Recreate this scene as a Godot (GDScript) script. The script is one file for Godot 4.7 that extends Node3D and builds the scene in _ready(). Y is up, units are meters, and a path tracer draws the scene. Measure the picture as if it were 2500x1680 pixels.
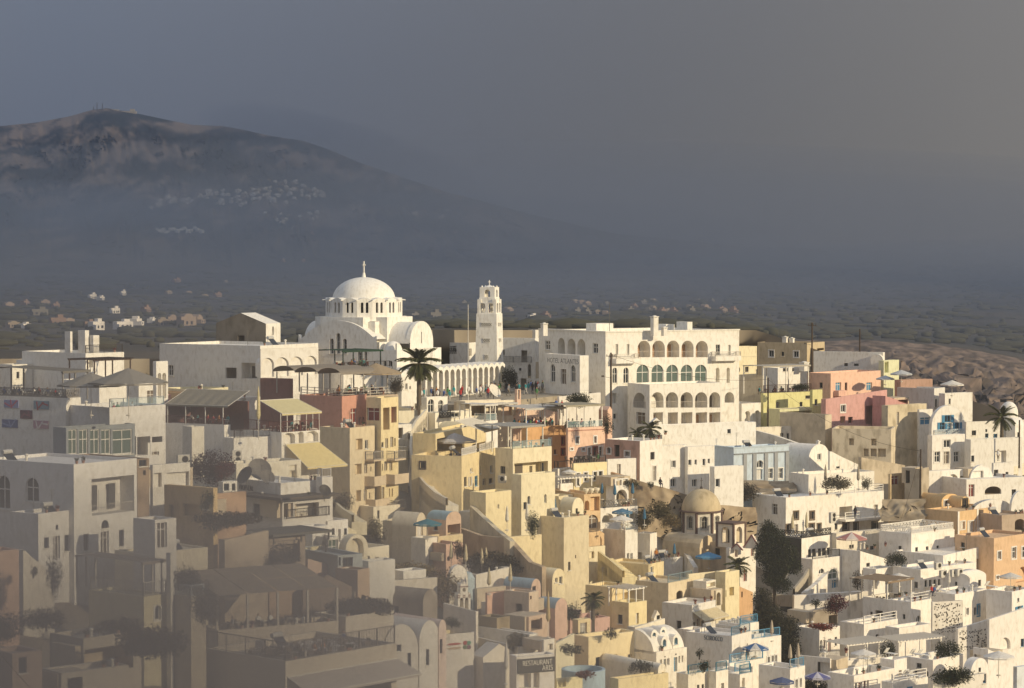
extends Node3D
# A hillside town on a caldera rim at low sun: cathedral, hotel and terraced houses, a misty mountain behind.
# The town is laid out by W(): a point seen at (px, py) of the 2500 x 1680 photograph at a chosen distance.

const F := 5880.0
const CX := 1250.0
const CY := 840.0
const PITCH := 0.034
const EYE := Vector3(0, 62, 0)
const SUN_SIDE := 58.0     # degrees from behind the camera towards the right
const SUN_HIGH := 17.0

# ---------------------------------------------------------------- numbers and names
var taken := {}
var mats := {}
var reg := {}
var rng := RandomNumberGenerator.new()

func W(px: float, py: float, d: float) -> Vector3:
	var c := Vector3((px - CX) / F * d, -(py - CY) / F * d, -d)
	return c.rotated(Vector3.RIGHT, -PITCH) + EYE

func ray(px: float, py: float) -> Vector3:
	return Vector3((px - CX) / F, -(py - CY) / F, -1).rotated(Vector3.RIGHT, -PITCH)

# distance of the hillside at a place of the picture
const DX := [0.0, 600.0, 1200.0, 1800.0, 2500.0]
const DY := [800.0, 1000.0, 1200.0, 1400.0, 1680.0]
const DD := [[340.0, 370.0, 400.0, 440.0, 460.0], [285.0, 310.0, 352.0, 392.0, 410.0], [245.0, 268.0, 312.0, 355.0, 370.0], [212.0, 238.0, 282.0, 325.0, 338.0], [175.0, 205.0, 250.0, 292.0, 305.0]]
func far_at(x: float, y: float) -> float:
	var i := 0
	while i < 3 and x > DX[i + 1]: i += 1
	var j := 0
	while j < 3 and y > DY[j + 1]: j += 1
	var u: float = (x - DX[i]) / (DX[i + 1] - DX[i])
	var v: float = (y - DY[j]) / (DY[j + 1] - DY[j])
	return lerpf(lerpf(DD[j][i], DD[j][i + 1], u), lerpf(DD[j + 1][i], DD[j + 1][i + 1], u), v)

# coordinates of houses and openings are read off enlarged views: place = corner + value / scale
var zo := Vector2.ZERO
var zk := 1.0
func zoom(x: float, y: float, k: float) -> void:
	zo = Vector2(x, y)
	zk = k

func zx(x: float) -> float: return zo.x + x / zk
func zy(y: float) -> float: return zo.y + y / zk

func numbered(called: String) -> String:
	var n: int = taken.get(called, 0)
	taken[called] = n + 1
	return called if n == 0 else "%s_%03d" % [called, n]

func tag(o: Node, label: String, category: String, group := "", kind := "") -> Node:
	if label: o.set_meta("label", label)
	if category: o.set_meta("category", category)
	if group: o.set_meta("group", group)
	if kind: o.set_meta("kind", kind)
	return o

func thing(called: String, label: String, category: String, at: Vector3, turn := 0.0, group := "") -> Node3D:
	var o := Node3D.new()
	o.name = numbered(called)
	add_child(o)
	o.position = at
	o.rotation.y = turn
	tag(o, label, category, group)
	return o

# ---------------------------------------------------------------- a bag of triangles
class G:
	var v := PackedVector3Array()
	var n := PackedVector3Array()
	var c := PackedColorArray()
	var col := Color.WHITE
	var tinted := false
	func tri(a: Vector3, b: Vector3, d: Vector3, out: Vector3) -> void:
		var k := (d - a).cross(b - a)
		if k.length_squared() < 1e-14: return
		k = k.normalized()
		if k.dot(out) < 0.0:
			k = -k
			var t := b; b = d; d = t
		v.append(a); v.append(b); v.append(d)
		for i in 3:
			n.append(k)
			c.append(col)
	func quad(a: Vector3, b: Vector3, d: Vector3, e: Vector3, out: Vector3) -> void:
		tri(a, b, d, out)
		tri(a, d, e, out)
	func soft(a: Vector3, b: Vector3, d: Vector3, na: Vector3, nb: Vector3, nd: Vector3) -> void:
		var k := (d - a).cross(b - a)
		if k.length_squared() < 1e-14: return
		if k.dot(na + nb + nd) < 0.0:
			var t := b; b = d; d = t
			var s := nb; nb = nd; nd = s
		v.append(a); v.append(b); v.append(d)
		n.append(na); n.append(nb); n.append(nd)
		for i in 3: c.append(col)
	func box(lo: Vector3, hi: Vector3) -> void:
		tbox(Transform3D(Basis(), (lo + hi) / 2), hi - lo)
	func tbox(t: Transform3D, s: Vector3) -> void:
		var p := []
		for i in 8:
			p.append(t * (Vector3(-0.5 if i & 1 == 0 else 0.5, -0.5 if i & 2 == 0 else 0.5, -0.5 if i & 4 == 0 else 0.5) * s))
		var b := t.basis
		quad(p[0], p[2], p[6], p[4], -b.x); quad(p[1], p[3], p[7], p[5], b.x)
		quad(p[0], p[1], p[5], p[4], -b.y); quad(p[2], p[3], p[7], p[6], b.y)
		quad(p[0], p[1], p[3], p[2], -b.z); quad(p[4], p[5], p[7], p[6], b.z)
	func bar(a: Vector3, b: Vector3, w: float, h := -1.0) -> void:
		var z := b - a
		if z.length() < 1e-4: return
		var up := Vector3.UP if absf(z.normalized().y) < 0.95 else Vector3.RIGHT
		var x := up.cross(z).normalized()
		var y := z.cross(x).normalized()
		tbox(Transform3D(Basis(x, y, z.normalized()), (a + b) / 2), Vector3(w, w if h < 0 else h, z.length()))
	func tube(a: Vector3, b: Vector3, ra: float, rb: float, sides := 8, caps := true) -> void:
		var z := (b - a).normalized()
		var x := (Vector3.UP if absf(z.y) < 0.95 else Vector3.RIGHT).cross(z).normalized()
		var y := z.cross(x)
		for i in sides:
			var t0 := TAU * i / sides
			var t1 := TAU * (i + 1) / sides
			var d0 := x * cos(t0) + y * sin(t0)
			var d1 := x * cos(t1) + y * sin(t1)
			soft(a + d0 * ra, a + d1 * ra, b + d1 * rb, d0, d1, d1)
			soft(a + d0 * ra, b + d1 * rb, b + d0 * rb, d0, d1, d0)
			if caps:
				tri(b, b + d0 * rb, b + d1 * rb, z)
				tri(a, a + d0 * ra, a + d1 * ra, -z)
	func lathe(at: Vector3, prof: Array, sides := 16, from := 0.0, to := TAU) -> void:   # prof: Vector2(radius, height) from below
		for j in prof.size() - 1:
			var p: Vector2 = prof[j]
			var q: Vector2 = prof[j + 1]
			var s := (q - p).normalized()
			for i in sides:
				var t0 := from + (to - from) * i / sides
				var t1 := from + (to - from) * (i + 1) / sides
				var a0 := Vector3(sin(t0), 0, cos(t0))
				var a1 := Vector3(sin(t1), 0, cos(t1))
				var n0 := a0 * s.y - Vector3.UP * s.x
				var n1 := a1 * s.y - Vector3.UP * s.x
				var A := at + a0 * p.x + Vector3.UP * p.y
				var B := at + a1 * p.x + Vector3.UP * p.y
				var C := at + a1 * q.x + Vector3.UP * q.y
				var D := at + a0 * q.x + Vector3.UP * q.y
				soft(A, B, C, n0, n1, n1)
				soft(A, C, D, n0, n1, n0)
	func ball(at: Vector3, r: Vector3, rings := 8, sides := 12, low := -PI / 2, high := PI / 2) -> void:
		for j in rings:
			var a := low + (high - low) * j / rings
			var b := low + (high - low) * (j + 1) / rings
			for i in sides:
				var t0 := TAU * i / sides
				var t1 := TAU * (i + 1) / sides
				var q := [Vector3(cos(a) * sin(t0), sin(a), cos(a) * cos(t0)), Vector3(cos(a) * sin(t1), sin(a), cos(a) * cos(t1)), Vector3(cos(b) * sin(t1), sin(b), cos(b) * cos(t1)), Vector3(cos(b) * sin(t0), sin(b), cos(b) * cos(t0))]
				var m := []
				for k in q: m.append((k / r).normalized())
				soft(at + q[0] * r, at + q[1] * r, at + q[2] * r, m[0], m[1], m[2])
				soft(at + q[0] * r, at + q[2] * r, at + q[3] * r, m[0], m[2], m[3])
	func mesh() -> ArrayMesh:
		var a := []
		a.resize(Mesh.ARRAY_MAX)
		a[Mesh.ARRAY_VERTEX] = v
		a[Mesh.ARRAY_NORMAL] = n
		if tinted: a[Mesh.ARRAY_COLOR] = c
		var m := ArrayMesh.new()
		m.add_surface_from_arrays(Mesh.PRIMITIVE_TRIANGLES, a)
		return m

func put(called: String, g: G, m: Material, parent: Node = null) -> MeshInstance3D:
	var o := MeshInstance3D.new()
	o.name = called if parent else numbered(called)
	if g.v.is_empty(): g.box(Vector3.ZERO, Vector3.ONE * 0.01)
	o.mesh = g.mesh()
	o.material_override = m
	(parent if parent else self).add_child(o, true)
	return o

func again(called: String, m: Mesh, mt: Material, parent: Node, t: Transform3D) -> MeshInstance3D:
	var o := MeshInstance3D.new()
	o.name = called
	o.mesh = m
	o.material_override = mt
	o.transform = t
	parent.add_child(o, true)
	return o

# ---------------------------------------------------------------- materials
var grain := {}
func noise_texture(key: String, freq: float, oct: int, lo: float, hi: float, size := 512) -> NoiseTexture2D:
	if grain.has(key): return grain[key]
	var f := FastNoiseLite.new()
	f.noise_type = FastNoiseLite.TYPE_SIMPLEX_SMOOTH
	f.seed = key.hash() % 1000
	f.frequency = freq
	f.fractal_octaves = oct
	f.fractal_gain = 0.55
	var r := Gradient.new()
	r.set_color(0, Color(lo, lo * 0.985, lo * 0.96))
	r.set_color(1, Color(hi, hi, hi))
	r.set_offset(0, 0.16)
	r.set_offset(1, 0.50)
	var t := NoiseTexture2D.new()
	t.width = size
	t.height = size
	t.seamless = true
	t.noise = f
	t.color_ramp = r
	grain[key] = t
	return t

func plaster(hex: String, worn := false) -> StandardMaterial3D:
	var key := hex + ("w" if worn else "")
	if mats.has(key): return mats[key]
	var m := StandardMaterial3D.new()
	m.resource_name = "plaster"
	var col := Color(hex)
	col.s *= 0.58 if col.s > 0.3 else 0.95
	m.albedo_color = col
	m.albedo_texture = noise_texture("worn", 0.012, 6, 0.80, 1.0) if worn else noise_texture("lime", 0.016, 7, 0.90, 1.0)
	m.uv1_triplanar = true
	m.uv1_world_triplanar = true
	m.uv1_scale = Vector3(0.11, 0.045, 0.11) if worn else Vector3(0.22, 0.07, 0.22)
	m.roughness = 0.93
	m.metallic_specular = 0.25
	mats[key] = m
	return m

func flat(hex: String, rough := 0.8, metal := 0.0) -> StandardMaterial3D:
	var key := "f%s%.2f%.1f" % [hex, rough, metal]
	if mats.has(key): return mats[key]
	var m := StandardMaterial3D.new()
	m.albedo_color = Color(hex)
	m.roughness = rough
	m.metallic = metal
	m.metallic_specular = 0.5 if rough < 0.4 else 0.3
	mats[key] = m
	return m

func cloth(hex: String) -> StandardMaterial3D:
	var key := "c" + hex
	if mats.has(key): return mats[key]
	var m := StandardMaterial3D.new()
	m.albedo_color = Color(hex)
	m.albedo_texture = noise_texture("lime", 0.016, 7, 0.90, 1.0)
	m.uv1_triplanar = true
	m.uv1_world_triplanar = true
	m.uv1_scale = Vector3(0.3, 0.3, 0.3)
	m.roughness = 1.0
	m.metallic_specular = 0.15
	m.backlight_enabled = true
	m.backlight = Color(hex).darkened(0.45)
	mats[key] = m
	return m

func tinted_mat(key: String, rough := 0.95, back := 0.0) -> StandardMaterial3D:
	if mats.has(key): return mats[key]
	var m := StandardMaterial3D.new()
	m.vertex_color_use_as_albedo = true
	m.roughness = rough
	m.metallic_specular = 0.2
	if back > 0.0:
		m.backlight_enabled = true
		m.backlight = Color(back, back, back * 0.6)
	mats[key] = m
	return m

func clear_glass() -> StandardMaterial3D:
	if mats.has("glass"): return mats["glass"]
	var m := StandardMaterial3D.new()
	m.transparency = BaseMaterial3D.TRANSPARENCY_ALPHA
	m.albedo_color = Color(0.75, 0.88, 0.9, 0.25)
	m.roughness = 0.05
	mats["glass"] = m
	return m

# ---------------------------------------------------------------- walls with openings
func hole_top(h: Dictionary, u: float) -> float:
	if h.rise <= 0.0: return h.v1
	var k: float = clampf((u - (h.u0 + h.u1) / 2) / ((h.u1 - h.u0) / 2), -1, 1)
	return h.v1 - h.rise + h.rise * sqrt(1.0 - k * k)

func prof_at(prof: Array, u: float) -> float:
	for i in prof.size() - 1:
		if u <= prof[i + 1].x + 1e-6:
			var w: float = prof[i + 1].x - prof[i].x
			return prof[i + 1].y if w < 1e-6 else lerpf(prof[i].y, prof[i + 1].y, clampf((u - prof[i].x) / w, 0, 1))
	return prof[-1].y

func cuts(h: Dictionary) -> Array:
	var a := [h.u0, h.u1]
	if h.rise > 0.0:
		for i in range(1, 10): a.append((h.u0 + h.u1) / 2 - cos(PI * i / 10) * (h.u1 - h.u0) / 2)
	return a

# a wall in the plane o + u*du + v*up, seen from nrm, under the line prof, with holes; reveals go in by h.deep
func wall_face(g: G, o: Vector3, du: Vector3, nrm: Vector3, prof: Array, v0: float, holes: Array) -> void:
	var us := []
	for p in prof: us.append(p.x)
	for h in holes: us.append_array(cuts(h))
	us.sort()
	var up := Vector3.UP
	var last: float = us[0]
	var w: float = prof[-1].x
	for i in range(1, us.size()):
		var ub: float = us[i]
		if ub - last < 1e-4: continue
		var ua := last
		last = ub
		if ua < prof[0].x - 1e-5 or ub > w + 1e-5: continue
		var um := (ua + ub) / 2
		var here := holes.filter(func(h): return h.u0 < um and um < h.u1)
		here.sort_custom(func(p, q): return p.v0 < q.v0)
		var ca := v0
		var cb := v0
		for h in here:
			if h.v0 > ca + 1e-4: g.quad(o + du * ua + up * ca, o + du * ub + up * cb, o + du * ub + up * h.v0, o + du * ua + up * h.v0, nrm)
			ca = maxf(ca, hole_top(h, ua))
			cb = maxf(cb, hole_top(h, ub))
		var ta := prof_at(prof, ua + 1e-5)
		var tb := prof_at(prof, ub - 1e-5)
		if ta > ca or tb > cb: g.quad(o + du * ua + up * ca, o + du * ub + up * cb, o + du * ub + up * maxf(tb, cb), o + du * ua + up * maxf(ta, ca), nrm)
	for h in holes:
		var inn: Vector3 = -nrm * h.deep
		var P := func(u: float, v: float) -> Vector3: return o + du * u + up * v
		g.quad(P.call(h.u0, h.v0), P.call(h.u0, hole_top(h, h.u0)), P.call(h.u0, hole_top(h, h.u0)) + inn, P.call(h.u0, h.v0) + inn, du)
		g.quad(P.call(h.u1, h.v0), P.call(h.u1, hole_top(h, h.u1)), P.call(h.u1, hole_top(h, h.u1)) + inn, P.call(h.u1, h.v0) + inn, -du)
		g.quad(P.call(h.u0, h.v0), P.call(h.u1, h.v0), P.call(h.u1, h.v0) + inn, P.call(h.u0, h.v0) + inn, up)
		var cs := cuts(h)
		cs.sort()
		for k in cs.size() - 1:
			var a: Vector3 = P.call(cs[k], hole_top(h, cs[k]))
			var b: Vector3 = P.call(cs[k + 1], hole_top(h, cs[k + 1]))
			g.quad(a, b, b + inn, a + inn, -up)

func fill_hole(g: G, o: Vector3, du: Vector3, nrm: Vector3, h: Dictionary, deep: float, inset := 0.0) -> void:
	var cs := cuts(h)
	cs.sort()
	var q := o - nrm * deep
	for k in cs.size() - 1:
		g.quad(q + du * cs[k] + Vector3.UP * h.v0, q + du * cs[k + 1] + Vector3.UP * h.v0, q + du * cs[k + 1] + Vector3.UP * hole_top(h, cs[k + 1]), q + du * cs[k] + Vector3.UP * hole_top(h, cs[k]), nrm)

const PAINT := {"b": "4f86a8", "g": "4a5f4c", "k": "544b42", "o": "7a6a58", "r": "7c3b34", "w": "d8d4cc", "y": "a8a49a", "t": "a9876a"}

# what stands in an opening: w window, d door, a arched window, A arched loggia, O square loggia, v blank recess, x open dark
func opening(parent: Node3D, o: Vector3, du: Vector3, nrm: Vector3, h: Dictionary) -> void:
	var up := Vector3.UP
	var kind: String = h.kind
	var paint: String = h.paint
	var wide: float = h.u1 - h.u0
	var tall: float = h.v1 - h.v0
	var fr := clampf(wide * 0.09, 0.05, 0.12)
	var at: Vector3 = o - nrm * (h.deep - 0.03)
	match kind:
		"w", "a":
			var g := G.new()
			var flatm := flat(PAINT.get(paint, "e6e2da") if paint else "e2ded6")
			for u in [h.u0 + fr / 2, h.u1 - fr / 2]: g.bar(at + du * u + up * h.v0, at + du * u + up * hole_top(h, u), fr, 0.08)
			if wide > 0.7: g.bar(at + du * (h.u0 + h.u1) / 2 + up * h.v0, at + du * (h.u0 + h.u1) / 2 + up * h.v1, fr * 0.8, 0.08)
			g.bar(at + du * h.u0 + up * (h.v0 + fr / 2), at + du * h.u1 + up * (h.v0 + fr / 2), 0.08, fr)
			if h.rise <= 0.0: g.bar(at + du * h.u0 + up * (h.v1 - fr / 2), at + du * h.u1 + up * (h.v1 - fr / 2), 0.08, fr)
			if tall > 1.3: g.bar(at + du * h.u0 + up * (h.v0 + tall * 0.6), at + du * h.u1 + up * (h.v0 + tall * 0.6), 0.08, fr * 0.8)
			if h.trim: trim(g, o, du, nrm, h)
			var win := put("window", g, flatm, parent)
			var p := G.new()
			fill_hole(p, o, du, nrm, h, h.deep - 0.005)
			put("pane", p, flat(h.glass, 0.12), win)
			if not h.trim and wide > 0.4:
				var sl := G.new()
				sl.tbox(Transform3D(Basis(du, up, nrm), o + du * (h.u0 + h.u1) / 2 + up * (h.v0 - 0.045) + nrm * 0.04), Vector3(wide + 0.22, 0.09, 0.16))
				put("sill", sl, plaster("e8e2d4"), win)
			if h.shut:
				for s in [-1, 1]:
					var q := G.new()
					var c: float = h.u0 - wide * 0.28 if s < 0 else h.u1 + wide * 0.28
					var mid: Vector3 = o + du * c + up * (h.v0 + tall / 2) + nrm * 0.05
					q.tbox(Transform3D(Basis(du, up, nrm), mid), Vector3(wide * 0.48, tall, 0.05))
					for j in int(tall / 0.3): q.tbox(Transform3D(Basis(du, up, nrm), mid + up * (-tall / 2 + 0.2 + j * 0.3) + nrm * 0.03), Vector3(wide * 0.38, 0.16, 0.04))
					put("shutter", q, flat(PAINT.get(paint, "4f86a8")), win)
		"d":
			var g := G.new()
			fill_hole(g, o, du, nrm, h, h.deep - 0.02)
			var door := put("door", g, flat(PAINT.get(paint, "6f6254"), 0.6), parent)
			var f := G.new()
			for u in [h.u0 + fr / 2, h.u1 - fr / 2, (h.u0 + h.u1) / 2]: f.bar(at + du * u + up * h.v0, at + du * u + up * hole_top(h, u), fr * 0.7, 0.1)
			f.bar(at + du * h.u0 + up * (h.v0 + tall * 0.72), at + du * h.u1 + up * (h.v0 + tall * 0.72), 0.1, fr * 0.7)
			if h.trim: trim(f, o, du, nrm, h)
			put("door_frame", f, flat("d9d4ca"), door)
		"A", "O":
			var g := G.new()
			fill_hole(g, o, du, nrm, h, h.deep)
			var back := put("loggia_wall", g, plaster(h.wall), parent)
			# a glazed door in the back wall
			var q := G.new()
			var dw := minf(wide * 0.5, 1.3)
			var dh := minf(tall * 0.75, 2.2)
			var m: Vector3 = o - nrm * (h.deep - 0.04) + du * ((h.u0 + h.u1) / 2 + wide * 0.08 * (1 if int(h.u0 * 7) % 2 == 0 else -1))
			q.tbox(Transform3D(Basis(du, up, nrm), m + up * (h.v0 + dh / 2)), Vector3(dw, dh, 0.05))
			put("door", q, flat(PAINT.get(paint, "655b50"), 0.5), back)
			if h.rail:
				var r := G.new()
				var z := o - nrm * 0.12
				r.bar(z + du * h.u0 + up * (h.v0 + 0.95), z + du * h.u1 + up * (h.v0 + 0.95), 0.05)
				var k := int(wide / 0.22)
				for i in k: r.bar(z + du * (h.u0 + wide * (i + 0.5) / k) + up * h.v0, z + du * (h.u0 + wide * (i + 0.5) / k) + up * (h.v0 + 0.95), 0.025)
				put("railing", r, flat("b9b0a4"), back)
		"v":
			var g := G.new()
			fill_hole(g, o, du, nrm, h, h.deep)
			put("recess", g, flat(PAINT[paint]) if paint in ["r", "b"] else plaster(h.wall), parent)
		"x":
			# an open room behind the wall: it is dark because little light finds its way in
			var g := G.new()
			var q: Vector3 = o - nrm * h.deep
			var ua: float = h.u0 - 0.7
			var ub: float = h.u1 + 0.7
			var va: float = h.v0 - 0.02
			var vb: float = h.v1 + 0.35
			var P := func(u: float, v: float, z: float) -> Vector3: return q + du * u + up * v - nrm * z
			g.quad(P.call(ua, va, 3), P.call(ub, va, 3), P.call(ub, vb, 3), P.call(ua, vb, 3), nrm)
			g.quad(P.call(ua, va, 0), P.call(ub, va, 0), P.call(ub, va, 3), P.call(ua, va, 3), up)
			g.quad(P.call(ua, vb, 0), P.call(ub, vb, 0), P.call(ub, vb, 3), P.call(ua, vb, 3), -up)
			g.quad(P.call(ua, va, 0), P.call(ua, vb, 0), P.call(ua, vb, 3), P.call(ua, va, 3), du)
			g.quad(P.call(ub, va, 0), P.call(ub, vb, 0), P.call(ub, vb, 3), P.call(ub, va, 3), -du)
			g.quad(P.call(ua, va, 0), P.call(h.u0, va, 0), P.call(h.u0, vb, 0), P.call(ua, vb, 0), -nrm)
			g.quad(P.call(h.u1, va, 0), P.call(ub, va, 0), P.call(ub, vb, 0), P.call(h.u1, vb, 0), -nrm)
			g.quad(P.call(h.u0, h.v1, 0), P.call(h.u1, h.v1, 0), P.call(h.u1, vb, 0), P.call(h.u0, vb, 0), -nrm)
			put("room", g, plaster("c9b89e"), parent)

func trim(g: G, o: Vector3, du: Vector3, nrm: Vector3, h: Dictionary) -> void:
	var t := 0.16
	var z := o + nrm * 0.03
	var up := Vector3.UP
	g.tbox(Transform3D(Basis(du, up, nrm), z + du * (h.u0 - t / 2) + up * ((h.v0 + h.v1) / 2)), Vector3(t, h.v1 - h.v0, 0.06))
	g.tbox(Transform3D(Basis(du, up, nrm), z + du * (h.u1 + t / 2) + up * ((h.v0 + h.v1) / 2)), Vector3(t, h.v1 - h.v0, 0.06))
	g.tbox(Transform3D(Basis(du, up, nrm), z + du * ((h.u0 + h.u1) / 2) + up * (h.v0 - t / 2)), Vector3(h.u1 - h.u0 + 2 * t, t, 0.07))
	if h.rise <= 0.0: g.tbox(Transform3D(Basis(du, up, nrm), z + du * ((h.u0 + h.u1) / 2) + up * (h.v1 + t / 2)), Vector3(h.u1 - h.u0 + 2 * t, t, 0.07))
	else:
		for i in 10:
			var a := PI * i / 10
			var b := PI * (i + 1) / 10
			var hw: float = (h.u1 - h.u0) / 2 + t / 2
			var c: Vector3 = z + du * ((h.u0 + h.u1) / 2) + up * (h.v1 - h.rise)
			g.bar(c + du * cos(a) * hw + up * sin(a) * (h.rise + t / 2), c + du * cos(b) * hw + up * sin(b) * (h.rise + t / 2), t, 0.06)

# ---------------------------------------------------------------- a house
# box: [left end, corner, right end, top, foot] in picture pixels. Local frame: the corner at the foot is the origin,
# the right face runs along +x at z = 0 and looks to +z, the left face runs along -z at x = 0 and looks to -x.
func along(p: Vector3, d: Vector3, px: float) -> float:
	var q := (p - EYE).rotated(Vector3.RIGHT, PITCH)
	var e := d.rotated(Vector3.RIGHT, PITCH)
	var k := (px - CX) / F
	return (-k * q.z - q.x) / (e.x + k * e.z)

func on_face(n: Node3D, side: String, px: float, py: float) -> Vector2:
	var inv := n.transform.affine_inverse()
	var o := inv * EYE
	var d := inv.basis * ray(px, py)
	if side == "R":
		var t := -o.z / d.z
		var p := o + d * t
		return Vector2(p.x, p.y)
	var t2 := -o.x / d.x
	var p2 := o + d * t2
	return Vector2(-p2.z, p2.y)

func on_level(px: float, py: float, y: float) -> Vector3:
	var d := ray(px, py)
	return EYE + d * ((y - EYE.y) / d.y)

func parse(n: Node3D, text: String, wall: String) -> Dictionary:
	var out := {"R": [], "L": []}
	for tok in text.split(" ", false):
		var two := tok.split(":")
		var head: String = two[0]
		var nums := two[1].split(",")
		var x0 := zx(float(nums[0]))
		var y0 := zy(float(nums[1]))
		var x1 := zx(float(nums[2]))
		var y1 := zy(float(nums[3]))
		var side := head[0]
		var xm := (x0 + x1) / 2
		var a := on_face(n, side, x0, (y0 + y1) / 2)
		var b := on_face(n, side, x1, (y0 + y1) / 2)
		var t := on_face(n, side, xm, y0)
		var f := on_face(n, side, xm, y1)
		var h := {"u0": minf(a.x, b.x), "u1": maxf(a.x, b.x), "v0": minf(t.y, f.y), "v1": maxf(t.y, f.y), "kind": head[1], "rise": 0.0, "trim": false, "shut": false, "rail": false, "paint": "", "wall": wall, "glass": "2b2f33"}
		for k in range(2, head.length()):
			match head[k]:
				"T": h.trim = true
				"S": h.shut = true
				"R": h.rail = true
				"C": h.rise = minf((h.u1 - h.u0) / 2, h.v1 - h.v0)
				"E": h.rise = minf((h.u1 - h.u0) / 4, h.v1 - h.v0)
				"V": h.glass = "5f6d67"
				_: h.paint = head[k]
		if head[1] in "aA": h.rise = minf((h.u1 - h.u0) / 2, (h.v1 - h.v0) * 0.9)
		h.deep = {"w": 0.22, "a": 0.22, "d": 0.3, "A": 1.8, "O": 1.8, "v": 0.7, "x": 0.3}[head[1]]
		if head[1] == "x" and h.paint in ["r", "o", "b"]: h.kind = "d"
		out[side].append(h)
	return out

func flat_prof(w: float, h: float) -> Array:
	return [Vector2(0, h), Vector2(w, h)]

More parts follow.
